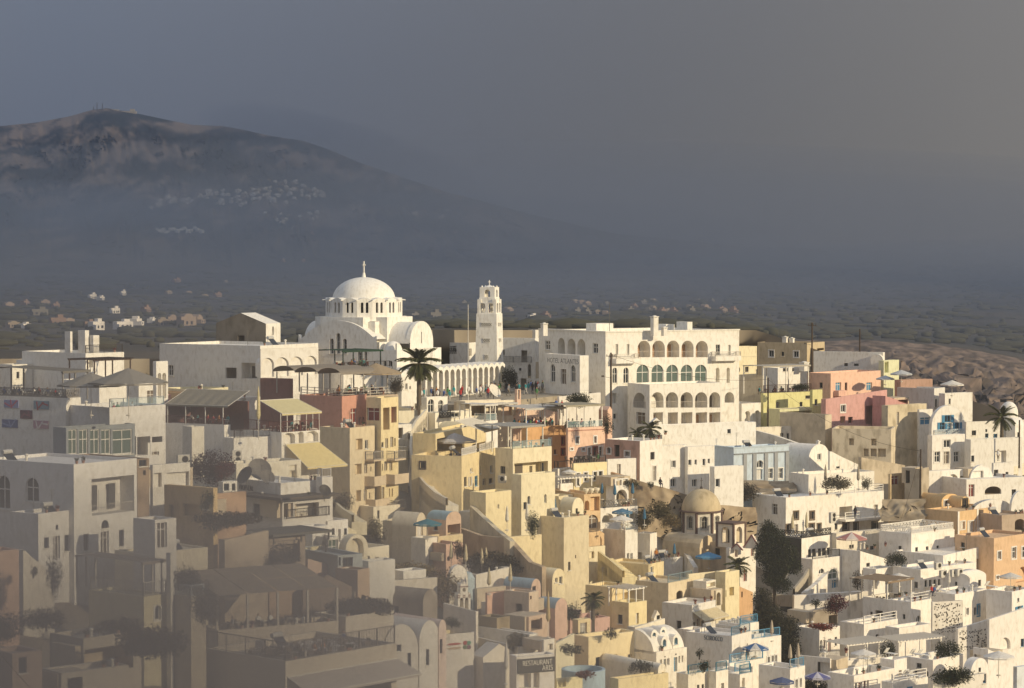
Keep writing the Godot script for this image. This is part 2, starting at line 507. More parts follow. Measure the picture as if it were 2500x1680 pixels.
func house(called: String, label: String, box: Array, hex: String, opt := {}, text := "") -> Node3D:
	var xl := zx(box[0])
	var xc := zx(box[1])
	var xr := zx(box[2])
	var yt := zy(box[3])
	var yb := zy(box[4])
	var d: float = opt.get("D", far_at(xc, yb))
	var turn := deg_to_rad(opt.get("t", 40.0))
	var p := W(xc, yb, d)
	var top := W(xc, yt, d)
	var high := top.y - p.y
	var n := thing(called, label, opt.get("cat", "house"), p, turn, opt.get("grp", ""))
	var dr := Vector3(cos(turn), 0, -sin(turn))
	var dl := Vector3(-sin(turn), 0, -cos(turn))
	var wr: float = along(p, dr, xr) if xr > xc + 1 else opt.get("w", 7.0)
	var wl: float = along(p, dl, xl) if xl < xc - 1 else opt.get("d", 7.0)
	if wr < 0.3 or wr > 60.0: wr = 7.0
	if wl < 0.3 or wl > 60.0: wl = opt.get("d", 9.0)
	var sink: float = opt.get("sink", 9.0)
	var m := plaster(hex, opt.get("worn", false))
	var f := parse(n, text, opt.get("inner", hex))
	var fit := func(hs: Array, w: float) -> Array:
		return hs.filter(func(h):
			h.u0 = maxf(h.u0, 0.08); h.u1 = minf(h.u1, w - 0.08); h.v1 = minf(h.v1, high - 0.05)
			return h.u1 - h.u0 > 0.1 and h.v1 - h.v0 > 0.1)
	if not opt.has("into") and hex != "4c4844" and opt.get("cat", "house") == "house" and not opt.has("slopeR"): more_windows(f, wr, wl, high, hex, opt.get("vault", ""))
	f.R = fit.call(f.R, wr)
	f.L = fit.call(f.L, wl)
	var rim: float = opt.get("rim", 0.35)
	var g := G.new()
	var X := Vector3.RIGHT
	var Z := Vector3.BACK
	var vault: String = opt.get("vault", "")
	var pr := flat_prof(wr, high)
	var pl := flat_prof(wl, high)
	if vault:
		var w := wr if vault == "R" else wl
		var rise := minf(opt.get("rise", w / 2), high - 0.3)
		var a := []
		for i in 19:
			var k := -cos(PI * i / 18)
			a.append(Vector2(w / 2 + k * w / 2, high - rise + rise * sqrt(maxf(0, 1 - k * k))))
		if vault == "R": pr = a; pl = flat_prof(wl, high - rise)
		else: pl = a; pr = flat_prof(wr, high - rise)
	if opt.has("gable"):
		var k2: float = opt.gable
		if k2 > 0: pr = [Vector2(0, high - k2), Vector2(wr / 2, high), Vector2(wr, high - k2)]; pl = flat_prof(wl, high - k2)
		else: pl = [Vector2(0, high + k2), Vector2(wl / 2, high), Vector2(wl, high + k2)]; pr = flat_prof(wr, high + k2)
	# a top that slopes: heights in metres at both ends of a face, taken off the top
	if opt.has("slopeR"): pr = [Vector2(0, high), Vector2(wr, high - opt.slopeR)]
	if opt.has("slopeL"): pl = [Vector2(0, high), Vector2(wl, high - opt.slopeL)]
	wall_face(g, Vector3.ZERO, X, Z, pr, -sink, f.R)
	var gl := g
	if opt.has("Lhex"):
		gl = G.new()
		for h in f.L: h.wall = opt.Lhex
	wall_face(gl, Vector3.ZERO, -Z, -X, pl, -sink, f.L)
	if opt.has("Lhex"): put("side_wall", gl, plaster(opt.Lhex, true), n)
	wall_face(g, Vector3(0, 0, -wl), X, -Z, pr if vault == "R" or opt.has("gable") and opt.gable > 0 else [Vector2(0, pl[-1].y), Vector2(wr, minf(pl[-1].y, pr[-1].y))], -sink, [])
	wall_face(g, Vector3(wr, 0, 0), -Z, X, pl if vault == "L" or opt.has("gable") and opt.gable < 0 else [Vector2(0, pr[-1].y), Vector2(wl, minf(pl[-1].y, pr[-1].y))], -sink, [])
	var roofm := plaster(opt.get("roof", hex), opt.get("worn", false))
	if vault or opt.has("gable"):
		var r := G.new()
		var along_r: bool = vault == "R" or opt.has("gable") and opt.gable > 0
		var pf: Array = pr if along_r else pl
		for i in pf.size() - 1:
			var a: Vector2 = pf[i]
			var b: Vector2 = pf[i + 1]
			var A := Vector3(a.x, a.y, 0.02) if along_r else Vector3(-0.02, a.y, -a.x)
			var B := Vector3(b.x, b.y, 0.02) if along_r else Vector3(-0.02, b.y, -b.x)
			var sh := Vector3(0, 0, -wl - 0.04) if along_r else Vector3(wr + 0.04, 0, 0)
			var c := pf[0].lerp(pf[-1], 0.5) as Vector2
			var na := Vector3(a.x - c.x, a.y - c.y, 0) if along_r else Vector3(0, a.y - c.y, -(a.x - c.x))
			var nb := Vector3(b.x - c.x, b.y - c.y, 0) if along_r else Vector3(0, b.y - c.y, -(b.x - c.x))
			if vault:
				r.soft(A, B, B + sh, na.normalized(), nb.normalized(), nb.normalized())
				r.soft(A, B + sh, A + sh, na.normalized(), nb.normalized(), na.normalized())
			else: r.quad(A, B, B + sh, A + sh, Vector3.UP)
		put("wall", g, m, n)
		put("roof", r, roofm, n)
	else:
		var th := 0.28
		if opt.has("slopeR") or opt.has("slopeL"): rim = maxf(rim, maxf(opt.get("slopeR", 0.0), opt.get("slopeL", 0.0)) + 0.1)
		# the tops of the parapets and their inner faces
		var hR := func(u: float) -> float: return prof_at(pr, u)
		var hL := func(u: float) -> float: return prof_at(pl, u)
		var eR: float = pr[-1].y
		var eL: float = pl[-1].y
		var eE := minf(eR, eL)
		g.quad(Vector3(0, high, 0), Vector3(wr, eR, 0), Vector3(wr, eR, -th), Vector3(0, high, -th), Vector3.UP)
		g.quad(Vector3(0, high, -th), Vector3(th, high, -th), Vector3(th, eL, -wl), Vector3(0, eL, -wl), Vector3.UP)
		g.quad(Vector3(wr - th, eR, -th), Vector3(wr, eR, -th), Vector3(wr, eE, -wl), Vector3(wr - th, eE, -wl), Vector3.UP)
		g.quad(Vector3(th, eL, -wl + th), Vector3(wr - th, eE, -wl + th), Vector3(wr - th, eE, -wl), Vector3(th, eL, -wl), Vector3.UP)
		var fl := high - rim
		g.quad(Vector3(th, fl, -th), Vector3(wr - th, fl, -th), Vector3(wr - th, eR, -th), Vector3(th, high, -th), -Z)
		g.quad(Vector3(th, fl, -th), Vector3(th, fl, -wl + th), Vector3(th, eL, -wl + th), Vector3(th, high, -th), X)
		g.quad(Vector3(wr - th, fl, -th), Vector3(wr - th, fl, -wl + th), Vector3(wr - th, eE, -wl + th), Vector3(wr - th, eR, -th), -X)
		g.quad(Vector3(th, fl, -wl + th), Vector3(wr - th, fl, -wl + th), Vector3(wr - th, eE, -wl + th), Vector3(th, eL, -wl + th), Z)
		put("wall", g, m, n)
		var r := G.new()
		r.quad(Vector3(th, fl, -th), Vector3(wr - th, fl, -th), Vector3(wr - th, fl, -wl + th), Vector3(th, fl, -wl + th), Vector3.UP)
		put("roof", r, roofm, n)
		if opt.has("cornice"):
			var c := G.new()
			var e: float = opt.cornice
			c.box(Vector3(-e, high + 0.003, -0.5), Vector3(wr + e, high + 0.2, e))
			c.box(Vector3(-e, high + 0.003, -wl), Vector3(0.5, high + 0.2, -0.5))
			put("cornice", c, plaster(opt.get("trimcol", "e9e4d8")), n)
	for h in f.R: opening(n, Vector3.ZERO, X, Z, h)
	for h in f.L: opening(n, Vector3.ZERO, -Z, -X, h)
	n.set_meta("dim", [wr, wl, high, d, rim])
	if opt.has("rails"): house_rails(n, opt.rails, opt.get("rcol", "3d3a36"), opt.get("rstyle", "bars"), opt.get("rh", 0.95))
	if opt.has("chimney"):
		for q in opt.chimney: chimney(n, q[0], q[1], q[2])
	if not opt.has("into") and opt.get("cat", "house") in ["house", "restaurant", "cafe", "bar", "shop", "hotel"] and d < 360.0: clutter(n, vault != "" or opt.has("gable"))
	if opt.has("id"): reg[opt.id] = n
	if opt.has("into"): join(n, opt.into)
	return n

# hands the parts of a wing over to its building
func join(n: Node3D, to: Node3D) -> void:
	for c in n.get_children():
		var t: Transform3D = to.transform.affine_inverse() * n.transform * c.transform
		n.remove_child(c)
		c.name = String(c.name).rstrip("0123456789")
		to.add_child(c, true)
		c.transform = t
	remove_child(n)

# small openings on walls that would stay blank
func more_windows(f: Dictionary, wr: float, wl: float, high: float, hex: String, vault: String) -> void:
	var r := RandomNumberGenerator.new()
	r.seed = int(wr * 977.0 + wl * 131.0)
	for side in ["R", "L"]:
		var w := wr if side == "R" else wl
		var want: int = int(w * minf(high, 7.0) / (13.0 if side == "R" else 38.0)) - f[side].size()
		for i in clampi(want, 0, 4):
			var ww := r.randf_range(0.45, 0.8)
			var u := r.randf_range(0.5, maxf(0.6, w - 1.3))
			var top := high - r.randf_range(0.7, 1.2) - 2.7 * (r.randi() % 2)
			if vault == side: top = minf(top, high - 2.0)
			var tall := r.randf_range(0.6, 1.1) if r.randf() < 0.7 else 2.0
			if top - tall < 0.1: continue
			var ok := true
			for h in f[side]:
				if u < h.u1 + 0.35 and u + ww > h.u0 - 0.35 and top > h.v0 - 0.4 and top - tall < h.v1 + 0.4: ok = false
			if ok: f[side].append({"u0": u, "u1": u + ww, "v0": top - tall, "v1": top, "kind": "d" if tall > 1.5 else "w", "rise": 0.0, "trim": r.randf() < 0.35, "shut": false, "rail": false, "paint": ["", "k", "o", "b", "y"][r.randi() % 5], "wall": hex, "glass": "2b2f33", "deep": 0.22})

# what gathers on flat roofs: aerials, vents, boilers, pots
func clutter(n: Node3D, round_top: bool) -> void:
	if round_top: return
	var r := RandomNumberGenerator.new()
	r.seed = int(n.position.x * 37.0 + n.position.z * 91.0)
	var w := dim(n, 0)
	var l := dim(n, 1)
	var y := dim(n, 2)
	if w < 3.0 or l < 3.0: return
	if r.randf() < 0.45:
		var p := Vector3(r.randf_range(0.8, w - 0.8), y - 0.4, -r.randf_range(1.0, l - 0.8))
		var g := G.new()
		g.tube(p, p + Vector3.UP * 2.4, 0.03, 0.025, 6)
		for k in 4: g.bar(p + Vector3(-0.35 + 0.05 * k, 2.35 - 0.16 * k, 0), p + Vector3(0.35 - 0.05 * k, 2.35 - 0.16 * k, 0.1), 0.025)
		put("aerial", g, flat("6d6861"), n)
	if r.randf() < 0.3:
		var p := Vector3(r.randf_range(1.0, w - 1.2), y - 0.35, -r.randf_range(1.2, l - 1.0))
		var g := G.new()
		g.tube(p + Vector3(-0.6, 1.0, 0), p + Vector3(0.6, 1.0, 0), 0.24, 0.24, 10)
		g.bar(p + Vector3(-0.5, 0, 0), p + Vector3(-0.5, 0.9, 0), 0.05)
		g.bar(p + Vector3(0.5, 0, 0), p + Vector3(0.5, 0.9, 0), 0.05)
		var o := put("boiler", g, flat("b9b6b0", 0.4), n)
		g = G.new()
		g.tbox(Transform3D(Basis(Vector3.RIGHT, 0.75), p + Vector3(0, 0.45, 0.55)), Vector3(1.2, 0.05, 1.3))
		put("solar_panel", g, flat("23272e", 0.2), o)
	for i in r.randi() % 3:
		var p := Vector3(r.randf_range(0.5, w - 0.5), y - 0.4, -r.randf_range(0.5, l - 0.5))
		var g := G.new()
		g.lathe(p, [Vector2(0.14, 0), Vector2(0.12, 0.7), Vector2(0.2, 0.75), Vector2(0.2, 0.85), Vector2(0.0, 0.95)], 8)
		put("vent_pot", g, plaster("e2dccf"), n)
	for i in r.randi() % 4:
		var p := Vector3(r.randf_range(0.4, w - 0.4), y, -0.14)
		var g := G.new()
		g.lathe(p, [Vector2(0.1, 0), Vector2(0.17, 0.28), Vector2(0.0, 0.29)], 8)
		var o := put("flower_pot", g, plaster("a8694c"), n)
		put("flowers", leaves([[p + Vector3.UP * 0.42, Vector3(0.22, 0.22, 0.22)]], 60, 0.05, [Color(0.05, 0.06, 0.03), Color(0.16, 0.04, 0.04), Color(0.07, 0.08, 0.04)][r.randi() % 3], 100 + i), tinted_mat("leaf", 0.8, 0.25), o)

func dim(n: Node3D, i: int) -> float:
	return n.get_meta("dim")[i]

# a chimney seen at pixel px, its head at py, on the roof of n
func chimney(n: Node3D, px: float, py: float, wide := 0.7) -> void:
	var d: float = dim(n, 3) + minf(dim(n, 1), 5.0) * 0.5
	var p := n.transform.affine_inverse() * W(zx(px), zy(py), d)
	var g := G.new()
	var y0 := dim(n, 2) - 0.6
	if p.y < y0 + 0.8: p.y = y0 + 1.6
	g.box(Vector3(p.x - wide / 2, y0, p.z - wide / 2), Vector3(p.x + wide / 2, p.y - 0.25, p.z + wide / 2))
	g.box(Vector3(p.x - wide / 2 - 0.08, p.y - 0.18, p.z - wide / 2 - 0.08), Vector3(p.x + wide / 2 + 0.08, p.y - 0.06, p.z + wide / 2 + 0.08))
	for s in [[-1, -1], [-1, 1], [1, -1], [1, 1]]: g.box(Vector3(p.x + s[0] * wide * 0.36 - 0.09, p.y - 0.26, p.z + s[1] * wide * 0.36 - 0.09), Vector3(p.x + s[0] * wide * 0.36 + 0.09, p.y - 0.17, p.z + s[1] * wide * 0.36 + 0.09))
	g.ball(Vector3(p.x, p.y - 0.07, p.z), Vector3(wide * 0.4, 0.16, wide * 0.4), 3, 8, 0.0)
	put("chimney", g, plaster("e6e1d6"), n)

# railings in the local frame of parent: style bars, rails, lattice, glass
func railing(parent: Node3D, pts: Array, high: float, hex: String, style: String) -> void:
	var g := G.new()
	var glass := G.new()
	for i in pts.size() - 1:
		var a: Vector3 = pts[i]
		var b: Vector3 = pts[i + 1]
		var up := Vector3.UP * high
		var w := a.distance_to(b)
		g.bar(a + up, b + up, 0.07)
		var k := maxi(1, int(w / (2.2 if style != "glass" else 1.5)))
		for j in k + 1: g.bar(a.lerp(b, float(j) / k), a.lerp(b, float(j) / k) + up, 0.08 if style != "rails" else 0.12)
		match style:
			"bars":
				g.bar(a + Vector3.UP * 0.1, b + Vector3.UP * 0.1, 0.05)
				var q := int(w / 0.2)
				for j in q: g.bar(a.lerp(b, (j + 0.5) / q) + Vector3.UP * 0.1, a.lerp(b, (j + 0.5) / q) + up, 0.03)
			"rails":
				g.bar(a + up * 0.62, b + up * 0.62, 0.07)
				g.bar(a + up * 0.25, b + up * 0.25, 0.07)
			"lattice":
				g.bar(a + Vector3.UP * 0.06, b + Vector3.UP * 0.06, 0.09)
				var q := maxi(1, int(w / 0.7))
				for j in q:
					var s := a.lerp(b, float(j) / q)
					var e := a.lerp(b, float(j + 1) / q)
					var m := (s + e) / 2
					g.bar(s + Vector3.UP * 0.06, e + up, 0.06)
					g.bar(e + Vector3.UP * 0.06, s + up, 0.06)
					g.bar(m, m + up, 0.05)
					g.bar(s + up * 0.5, m + up, 0.05)
					g.bar(m + up, e + up * 0.5, 0.05)
					g.bar(s + up * 0.5, m, 0.05)
					g.bar(m, e + up * 0.5, 0.05)
			"glass":
				glass.quad(a + up * 0.1, b + up * 0.1, b + up * 0.92, a + up * 0.92, (b - a).cross(up))
	var o := put("railing", g, flat(hex, 0.6), parent)
	if style == "glass": put("pane", glass, clear_glass(), o)

func house_rails(n: Node3D, which: String, hex: String, style: String, high: float) -> void:
	var wr := dim(n, 0)
	var wl := dim(n, 1)
	var y := dim(n, 2)
	var i := 0.14
	if "R" in which: railing(n, [Vector3(i, y, -i), Vector3(wr - i, y, -i)], high, hex, style)
	if "L" in which: railing(n, [Vector3(i, y, -i), Vector3(i, y, -wl + i)], high, hex, style)
	if "B" in which: railing(n, [Vector3(i, y, -wl + i), Vector3(wr - i, y, -wl + i)], high, hex, style)
	if "E" in which: railing(n, [Vector3(wr - i, y, -i), Vector3(wr - i, y, -wl + i)], high, hex, style)

# a frame with posts and a roof over part of a terrace: x0..x1 along the right face, z0..z1 inwards, from the level y
func pergola(n: Node3D, x0: float, x1: float, z0: float, z1: float, y: float, high: float, kind: String, hex: String, posthex := "e4dfd4", drop := 0.0) -> void:
	var g := G.new()
	var o := Node3D.new()
	for x in [x0, (x0 + x1) / 2, x1]:
		for z in [z0, z1]:
			g.bar(Vector3(x, y, z), Vector3(x, y + high - (drop if z == z0 else 0.0), z), 0.13)
	for z in [z0, z1]: g.bar(Vector3(x0 - 0.2, y + high - (drop if z == z0 else 0.0), z), Vector3(x1 + 0.2, y + high - (drop if z == z0 else 0.0), z), 0.12, 0.16)
	var fr := put("pergola", g, flat(posthex, 0.7), n)
	var a := Vector3(x0 - 0.3, y + high - drop + 0.12, z0 + 0.3)
	var b := Vector3(x1 + 0.3, y + high - drop + 0.12, z0 + 0.3)
	var c := Vector3(x1 + 0.3, y + high + 0.12, z1)
	var e := Vector3(x0 - 0.3, y + high + 0.12, z1)
	if kind == "slats":
		var k := maxi(3, int((x1 - x0) / 0.45))
		var s := G.new()
		for i in k + 1: s.bar(a.lerp(b, float(i) / k), e.lerp(c, float(i) / k), 0.09, 0.12)
		put("slats", s, flat(hex, 0.8), fr)
	else:
		var s := G.new()
		var k := maxi(2, int((x1 - x0) / 1.6))
		for i in k:
			var p := a.lerp(b, float(i) / k)
			var q := a.lerp(b, float(i + 1) / k)
			var r := e.lerp(c, float(i + 1) / k)
			var t := e.lerp(c, float(i) / k)
			var sag := Vector3.DOWN * 0.07
			var m0 := (p + q) / 2 + sag
			var m1 := (r + t) / 2 + sag
			s.quad(p, m0, m1, t, Vector3.UP)
			s.quad(m0, q, r, m1, Vector3.UP)
			s.quad(p, q, q + Vector3.DOWN * 0.25, p + Vector3.DOWN * 0.25, Vector3.BACK)
		put("canopy", s, cloth(hex), fr)
	o.free()

# a sloping cloth from a wall: corners in local coordinates
func awning(n: Node3D, a: Vector3, b: Vector3, c: Vector3, e: Vector3, hex: String) -> void:
	var s := G.new()
	var k := maxi(2, int(a.distance_to(b) / 1.4))
	for i in k:
		var p := a.lerp(b, float(i) / k)
		var q := a.lerp(b, float(i + 1) / k)
		var r := e.lerp(c, float(i + 1) / k)
		var t := e.lerp(c, float(i) / k)
		var m0 := (p + q) / 2
		var m1 := (r + t) / 2 + Vector3.DOWN * 0.08
		s.quad(p, m0, m1, t, Vector3.UP)
		s.quad(m0, q, r, m1, Vector3.UP)
		s.quad(t, r, r + Vector3.DOWN * 0.22, t + Vector3.DOWN * 0.22, Vector3.BACK)
	var o := put("awning", s, cloth(hex), n)
	var g := G.new()
	g.bar(a, e, 0.05); g.bar(b, c, 0.05); g.bar(e, c, 0.06); g.bar(a, b, 0.1)
	put("awning_frame", g, flat("d8d3c8", 0.6), o)

# lettering on a wall, in the local frame of n: middle point, right and up of the writing
func letters(n: Node3D, text: String, mid: Vector3, right: Vector3, tall: float, hex: String, serif := true, wide := 0.0) -> void:
	var t := TextMesh.new()
	var f := SystemFont.new()
	f.font_names = PackedStringArray(["Droid Serif" if serif else "Droid Sans"])
	t.font = f
	t.text = text
	t.font_size = 64
	t.pixel_size = tall / 46.0
	t.depth = 0.06
	t.curve_step = 4.0
	var o := MeshInstance3D.new()
	o.name = "lettering"
	o.mesh = t
	o.material_override = flat(hex, 0.6)
	var k := 1.0
	if wide > 0.0:
		var got := t.get_aabb().size.x
		if got > 0.01: k = wide / got
	var nz := right.cross(Vector3.UP).normalized()
	o.transform = Transform3D(Basis(right * k, Vector3.UP, nz), mid + nz * 0.03)
	n.add_child(o, true)

# ================================================================ the scene
func _ready() -> void:
	rng.seed = 7
	view_and_light()
	land()
	church()
	bell_tower()
	arcade()
	hotel()
	town_upper_left()
	town_left_middle()
	town_centre()
	town_right_middle()
	town_upper_right()
	chapel()
	town_lower_middle()
	town_lower_right()
	town_lower_centre()
	town_misty_left()
	town_back()
	ground_pieces()
	far_houses()
	plants()
	small_things()
	print("tris built in ", Time.get_ticks_msec(), " ms")

func view_and_light() -> void:
	var cam := Camera3D.new()
	cam.name = "camera"
	cam.position = EYE
	cam.rotation.x = -PITCH
	cam.fov = rad_to_deg(2.0 * atan(840.0 / F))
	cam.near = 1.0
	cam.far = 20000.0
	cam.current = true
	add_child(cam)
	var e := Environment.new()
	e.background_mode = Environment.BG_SKY
	var s := ProceduralSkyMaterial.new()
	s.sky_top_color = Color("bcc3d0")
	s.sky_horizon_color = Color("696d79")
	s.sky_curve = 0.4
	s.ground_bottom_color = Color("5a5650")
	s.ground_horizon_color = Color("6a6b74")
	s.sun_angle_max = 1.0
	var k := Sky.new()
	k.sky_material = s
	e.sky = k
	e.background_energy_multiplier = 1.0
	e.tonemap_mode = Environment.TONE_MAPPER_LINEAR
	e.tonemap_exposure = 1.0
	e.sdfgi_enabled = true
	e.ssao_enabled = true
	e.ssil_enabled = true
	e.volumetric_fog_enabled = true
	e.volumetric_fog_density = 0.0
	var we := WorldEnvironment.new()
	we.name = "environment"
	we.environment = e
	add_child(we)
	var sun := DirectionalLight3D.new()
	sun.name = "sun"
	sun.light_color = Color(1.0, 0.925, 0.775)
	sun.light_energy = 1.22
	sun.light_angular_distance = 0.5
	sun.shadow_enabled = true
	sun.directional_shadow_max_distance = 900.0
	var a := deg_to_rad(SUN_SIDE)
	var h := deg_to_rad(SUN_HIGH)
	sun.look_at_from_position(Vector3(sin(a) * cos(h), sin(h), cos(a) * cos(h)) * 500.0, Vector3.ZERO)
	add_child(sun)
	mist()

func bank(label: String, at: Vector3, size: Vector3, dens: float, tone: Color, shape := RenderingServer.FOG_VOLUME_SHAPE_ELLIPSOID, turn := 0.0, swing := 0.0) -> void:
	var f := FogVolume.new()
	f.name = numbered("mist_bank")
	f.shape = shape
	f.size = size
	f.position = at
	f.rotation = Vector3(0, swing, turn)
	var m := FogMaterial.new()
	m.density = dens
	m.albedo = tone
	f.material = m
	tag(f, label, "mist", "banks of drifting mist", "stuff")
	add_child(f)

func mist() -> void:
	var far := Color(0.61, 0.69, 0.83)
	var pale := Color(0.99, 0.99, 1.0)
	var low := Color(0.56, 0.61, 0.71)
	# the air over the plain between the town and the mountain
	bank("blue grey haze round the mountain", Vector3(0, 420, -4500), Vector3(2700, 1100, 4600), 0.00019, far, RenderingServer.FOG_VOLUME_SHAPE_BOX)
	bank("low ground haze behind the town", Vector3(0, 15, -1250), Vector3(1300, 190, 1000), 0.0005, low)
	bank("thin ground haze at the back edge of the town", Vector3(0, 10, -740), Vector3(900, 120, 520), 0.0006, low)
	bank("low ground haze over the far fields", Vector3(-100, 45, -2300), Vector3(2300, 260, 1500), 0.0005, low)
	bank("thick grey mist hiding the slopes on the right", Vector3(1000, 420, -3500), Vector3(1800, 1240, 1800), 0.00038, pale, RenderingServer.FOG_VOLUME_SHAPE_BOX, 0.0, PI / 4)
	bank("grey mist drifting across the saddle right of the mountain", Vector3(640, 420, -4100), Vector3(2000, 1240, 2000), 0.00040, pale, RenderingServer.FOG_VOLUME_SHAPE_BOX, 0.0, 0.7)
	bank("low grey mist over the plain on the right", Vector3(620, 30, -2150), Vector3(1500, 110, 1200), 0.0006, low)
	bank("low mist bank at the foot of the mountain", W(900, 600, 3300), Vector3(1200, 150, 700), 0.0004, far)
	bank("wisp of mist lying along the mountain side", W(620, 545, 3500), Vector3(620, 90, 500), 0.0005, far, RenderingServer.FOG_VOLUME_SHAPE_ELLIPSOID, -0.12)
	bank("thin wisp of mist on the left of the mountain", W(60, 560, 3600), Vector3(520, 150, 600), 0.0008, far)
	bank("wisp of mist over the shoulder of the mountain", W(860, 400, 3900), Vector3(520, 130, 500), 0.0007, far, RenderingServer.FOG_VOLUME_SHAPE_ELLIPSOID, -0.3)
	bank("small wisp of mist above the village", W(330, 500, 3400), Vector3(330, 60, 360), 0.0005, far, RenderingServer.FOG_VOLUME_SHAPE_ELLIPSOID, 0.15)
	bank("thin veil of haze in the air over the terraces", W(1400, 1400, 240), Vector3(200, 62, 120), 0.0009, Color(0.86, 0.85, 0.84))
	# the dim brown mist that rolls up over the terraces on the left
	var near := Color(0.60, 0.585, 0.595)
	for q in [[60, 1800, 120, 46, 26, 40, 0.030], [420, 1780, 130, 60, 22, 40, 0.026], [100, 1560, 140, 42, 30, 40, 0.016], [380, 1560, 150, 52, 28, 44, 0.013], [700, 1690, 140, 44, 18, 36, 0.017], [60, 1320, 160, 46, 34, 40, 0.0085], [300, 1330, 160, 50, 34, 44, 0.0055], [560, 1500, 160, 54, 30, 44, 0.0075], [80, 1120, 175, 60, 34, 50, 0.005], [760, 1560, 150, 50, 26, 40, 0.006]]:
		bank("brownish mist rolling over the misty left terraces", W(q[0], q[1], q[2]), Vector3(q[3], q[4], q[5]), q[6] * 0.42, near)

var land_noise := FastNoiseLite.new()

const RIDGE := [[-500, 330], [0, 308], [90, 299], [170, 284], [225, 268], [262, 264], [330, 276], [400, 291], [470, 305], [545, 308], [600, 318], [660, 332], [740, 344], [800, 364], [880, 398], [960, 425], [1010, 442], [1100, 472], [1180, 492], [1290, 522], [1500, 570], [1800, 600], [3000, 640]]
func ridge(x: float) -> float:
	for i in RIDGE.size() - 1:
		if x <= RIDGE[i + 1][0]: return lerpf(RIDGE[i][1], RIDGE[i + 1][1], (x - RIDGE[i][0]) / (RIDGE[i + 1][0] - RIDGE[i][0]))
	return 640.0

# the height of the plain and the mountain: for a column of the picture and a step from the town's edge to the ridge
const BACK := [[806.0, 445.0], [800.0, 700.0], [790.0, 950.0], [776.0, 1250.0], [756.0, 1600.0], [732.0, 2000.0], [702.0, 2500.0], [664.0, 3100.0]]
func crest(x: float) -> float: return 832.0 + 0.00026 * pow(maxf(0.0, x - 2080.0), 2.0)
func back_row(x: float, k: float) -> Vector2:   # k 0..7 the plain, 7..11 the mountain side, then over the top
	if k <= 7.0:
		var i := mini(int(k), 6)
		var v := Vector2(lerpf(BACK[i][0], BACK[i + 1][0], k - i), lerpf(BACK[i][1], BACK[i + 1][1], k - i))
		v.x += smoothstep(950.0, 600.0, x) * maxf(0.0, 70.0 - 22.0 * k)
		var w := smoothstep(1720.0, 1990.0, x) * clampf(1.0 - k / 5.0, 0.0, 1.0)
		return v.lerp(Vector2(crest(x) + 8.0 - 8.0 * k, 830.0 + 120.0 * k), w)
	var t := (k - 7.0) / 4.0
	var r := ridge(x)
	if t <= 1.0: return Vector2(lerpf(664.0, r, pow(t, 0.85)), lerpf(3100.0, 5600.0, t))
	return Vector2(r + (t - 1.0) * 160.0, 5600.0 + (t - 1.0) * 1500.0)

func sheet(called: String, cols: Array, rows: Array, at: Callable, tint: Callable, m: Material) -> MeshInstance3D:
	var pts := []
	for r in rows:
		var line := PackedVector3Array()
		for c in cols: line.append(at.call(float(c), float(r)))
		pts.append(line)
	var nr := rows.size()
	var nc := cols.size()
	var v := PackedVector3Array()
	var nn := PackedVector3Array()
	var cc := PackedColorArray()
	var ix := PackedInt32Array()
	for j in nr:
		for i in nc:
			var p: Vector3 = pts[j][i]
			var dx: Vector3 = pts[j][mini(i + 1, nc - 1)] - pts[j][maxi(i - 1, 0)]
			var dy: Vector3 = pts[mini(j + 1, nr - 1)][i] - pts[maxi(j - 1, 0)][i]
			var q := dx.cross(dy).normalized()
			if q.y < 0: q = -q
			if q.length_squared() < 0.5: q = Vector3.UP
			v.append(p)
			nn.append(q)
			cc.append(tint.call(p, q))
	for j in nr - 1:
		for i in nc - 1:
			var a := j * nc + i
			var fw: bool = (v[a + nc] - v[a]).cross(v[a + 1] - v[a]).dot(nn[a]) + (v[a + nc] - v[a + nc + 1]).cross(v[a + nc + 1] - v[a + 1]).dot(nn[a + 1]) >= 0.0
			for k in ([a, a + 1, a + nc, a + 1, a + nc + 1, a + nc] if fw else [a, a + nc, a + 1, a + 1, a + nc, a + nc + 1]): ix.append(k)
	var arr := []
	arr.resize(Mesh.ARRAY_MAX)
	arr[Mesh.ARRAY_VERTEX] = v
	arr[Mesh.ARRAY_NORMAL] = nn
	arr[Mesh.ARRAY_COLOR] = cc
	arr[Mesh.ARRAY_INDEX] = ix
	var am := ArrayMesh.new()
	am.add_surface_from_arrays(Mesh.PRIMITIVE_TRIANGLES, arr)
	var o := MeshInstance3D.new()
	o.name = called
	o.mesh = am
	o.material_override = m
	o.set_meta("kind", "structure")
	add_child(o)
	return o

func steps(a: float, b: float, n: int) -> Array:
	var r := []
	for i in n + 1: r.append(lerpf(a, b, float(i) / n))
	return r

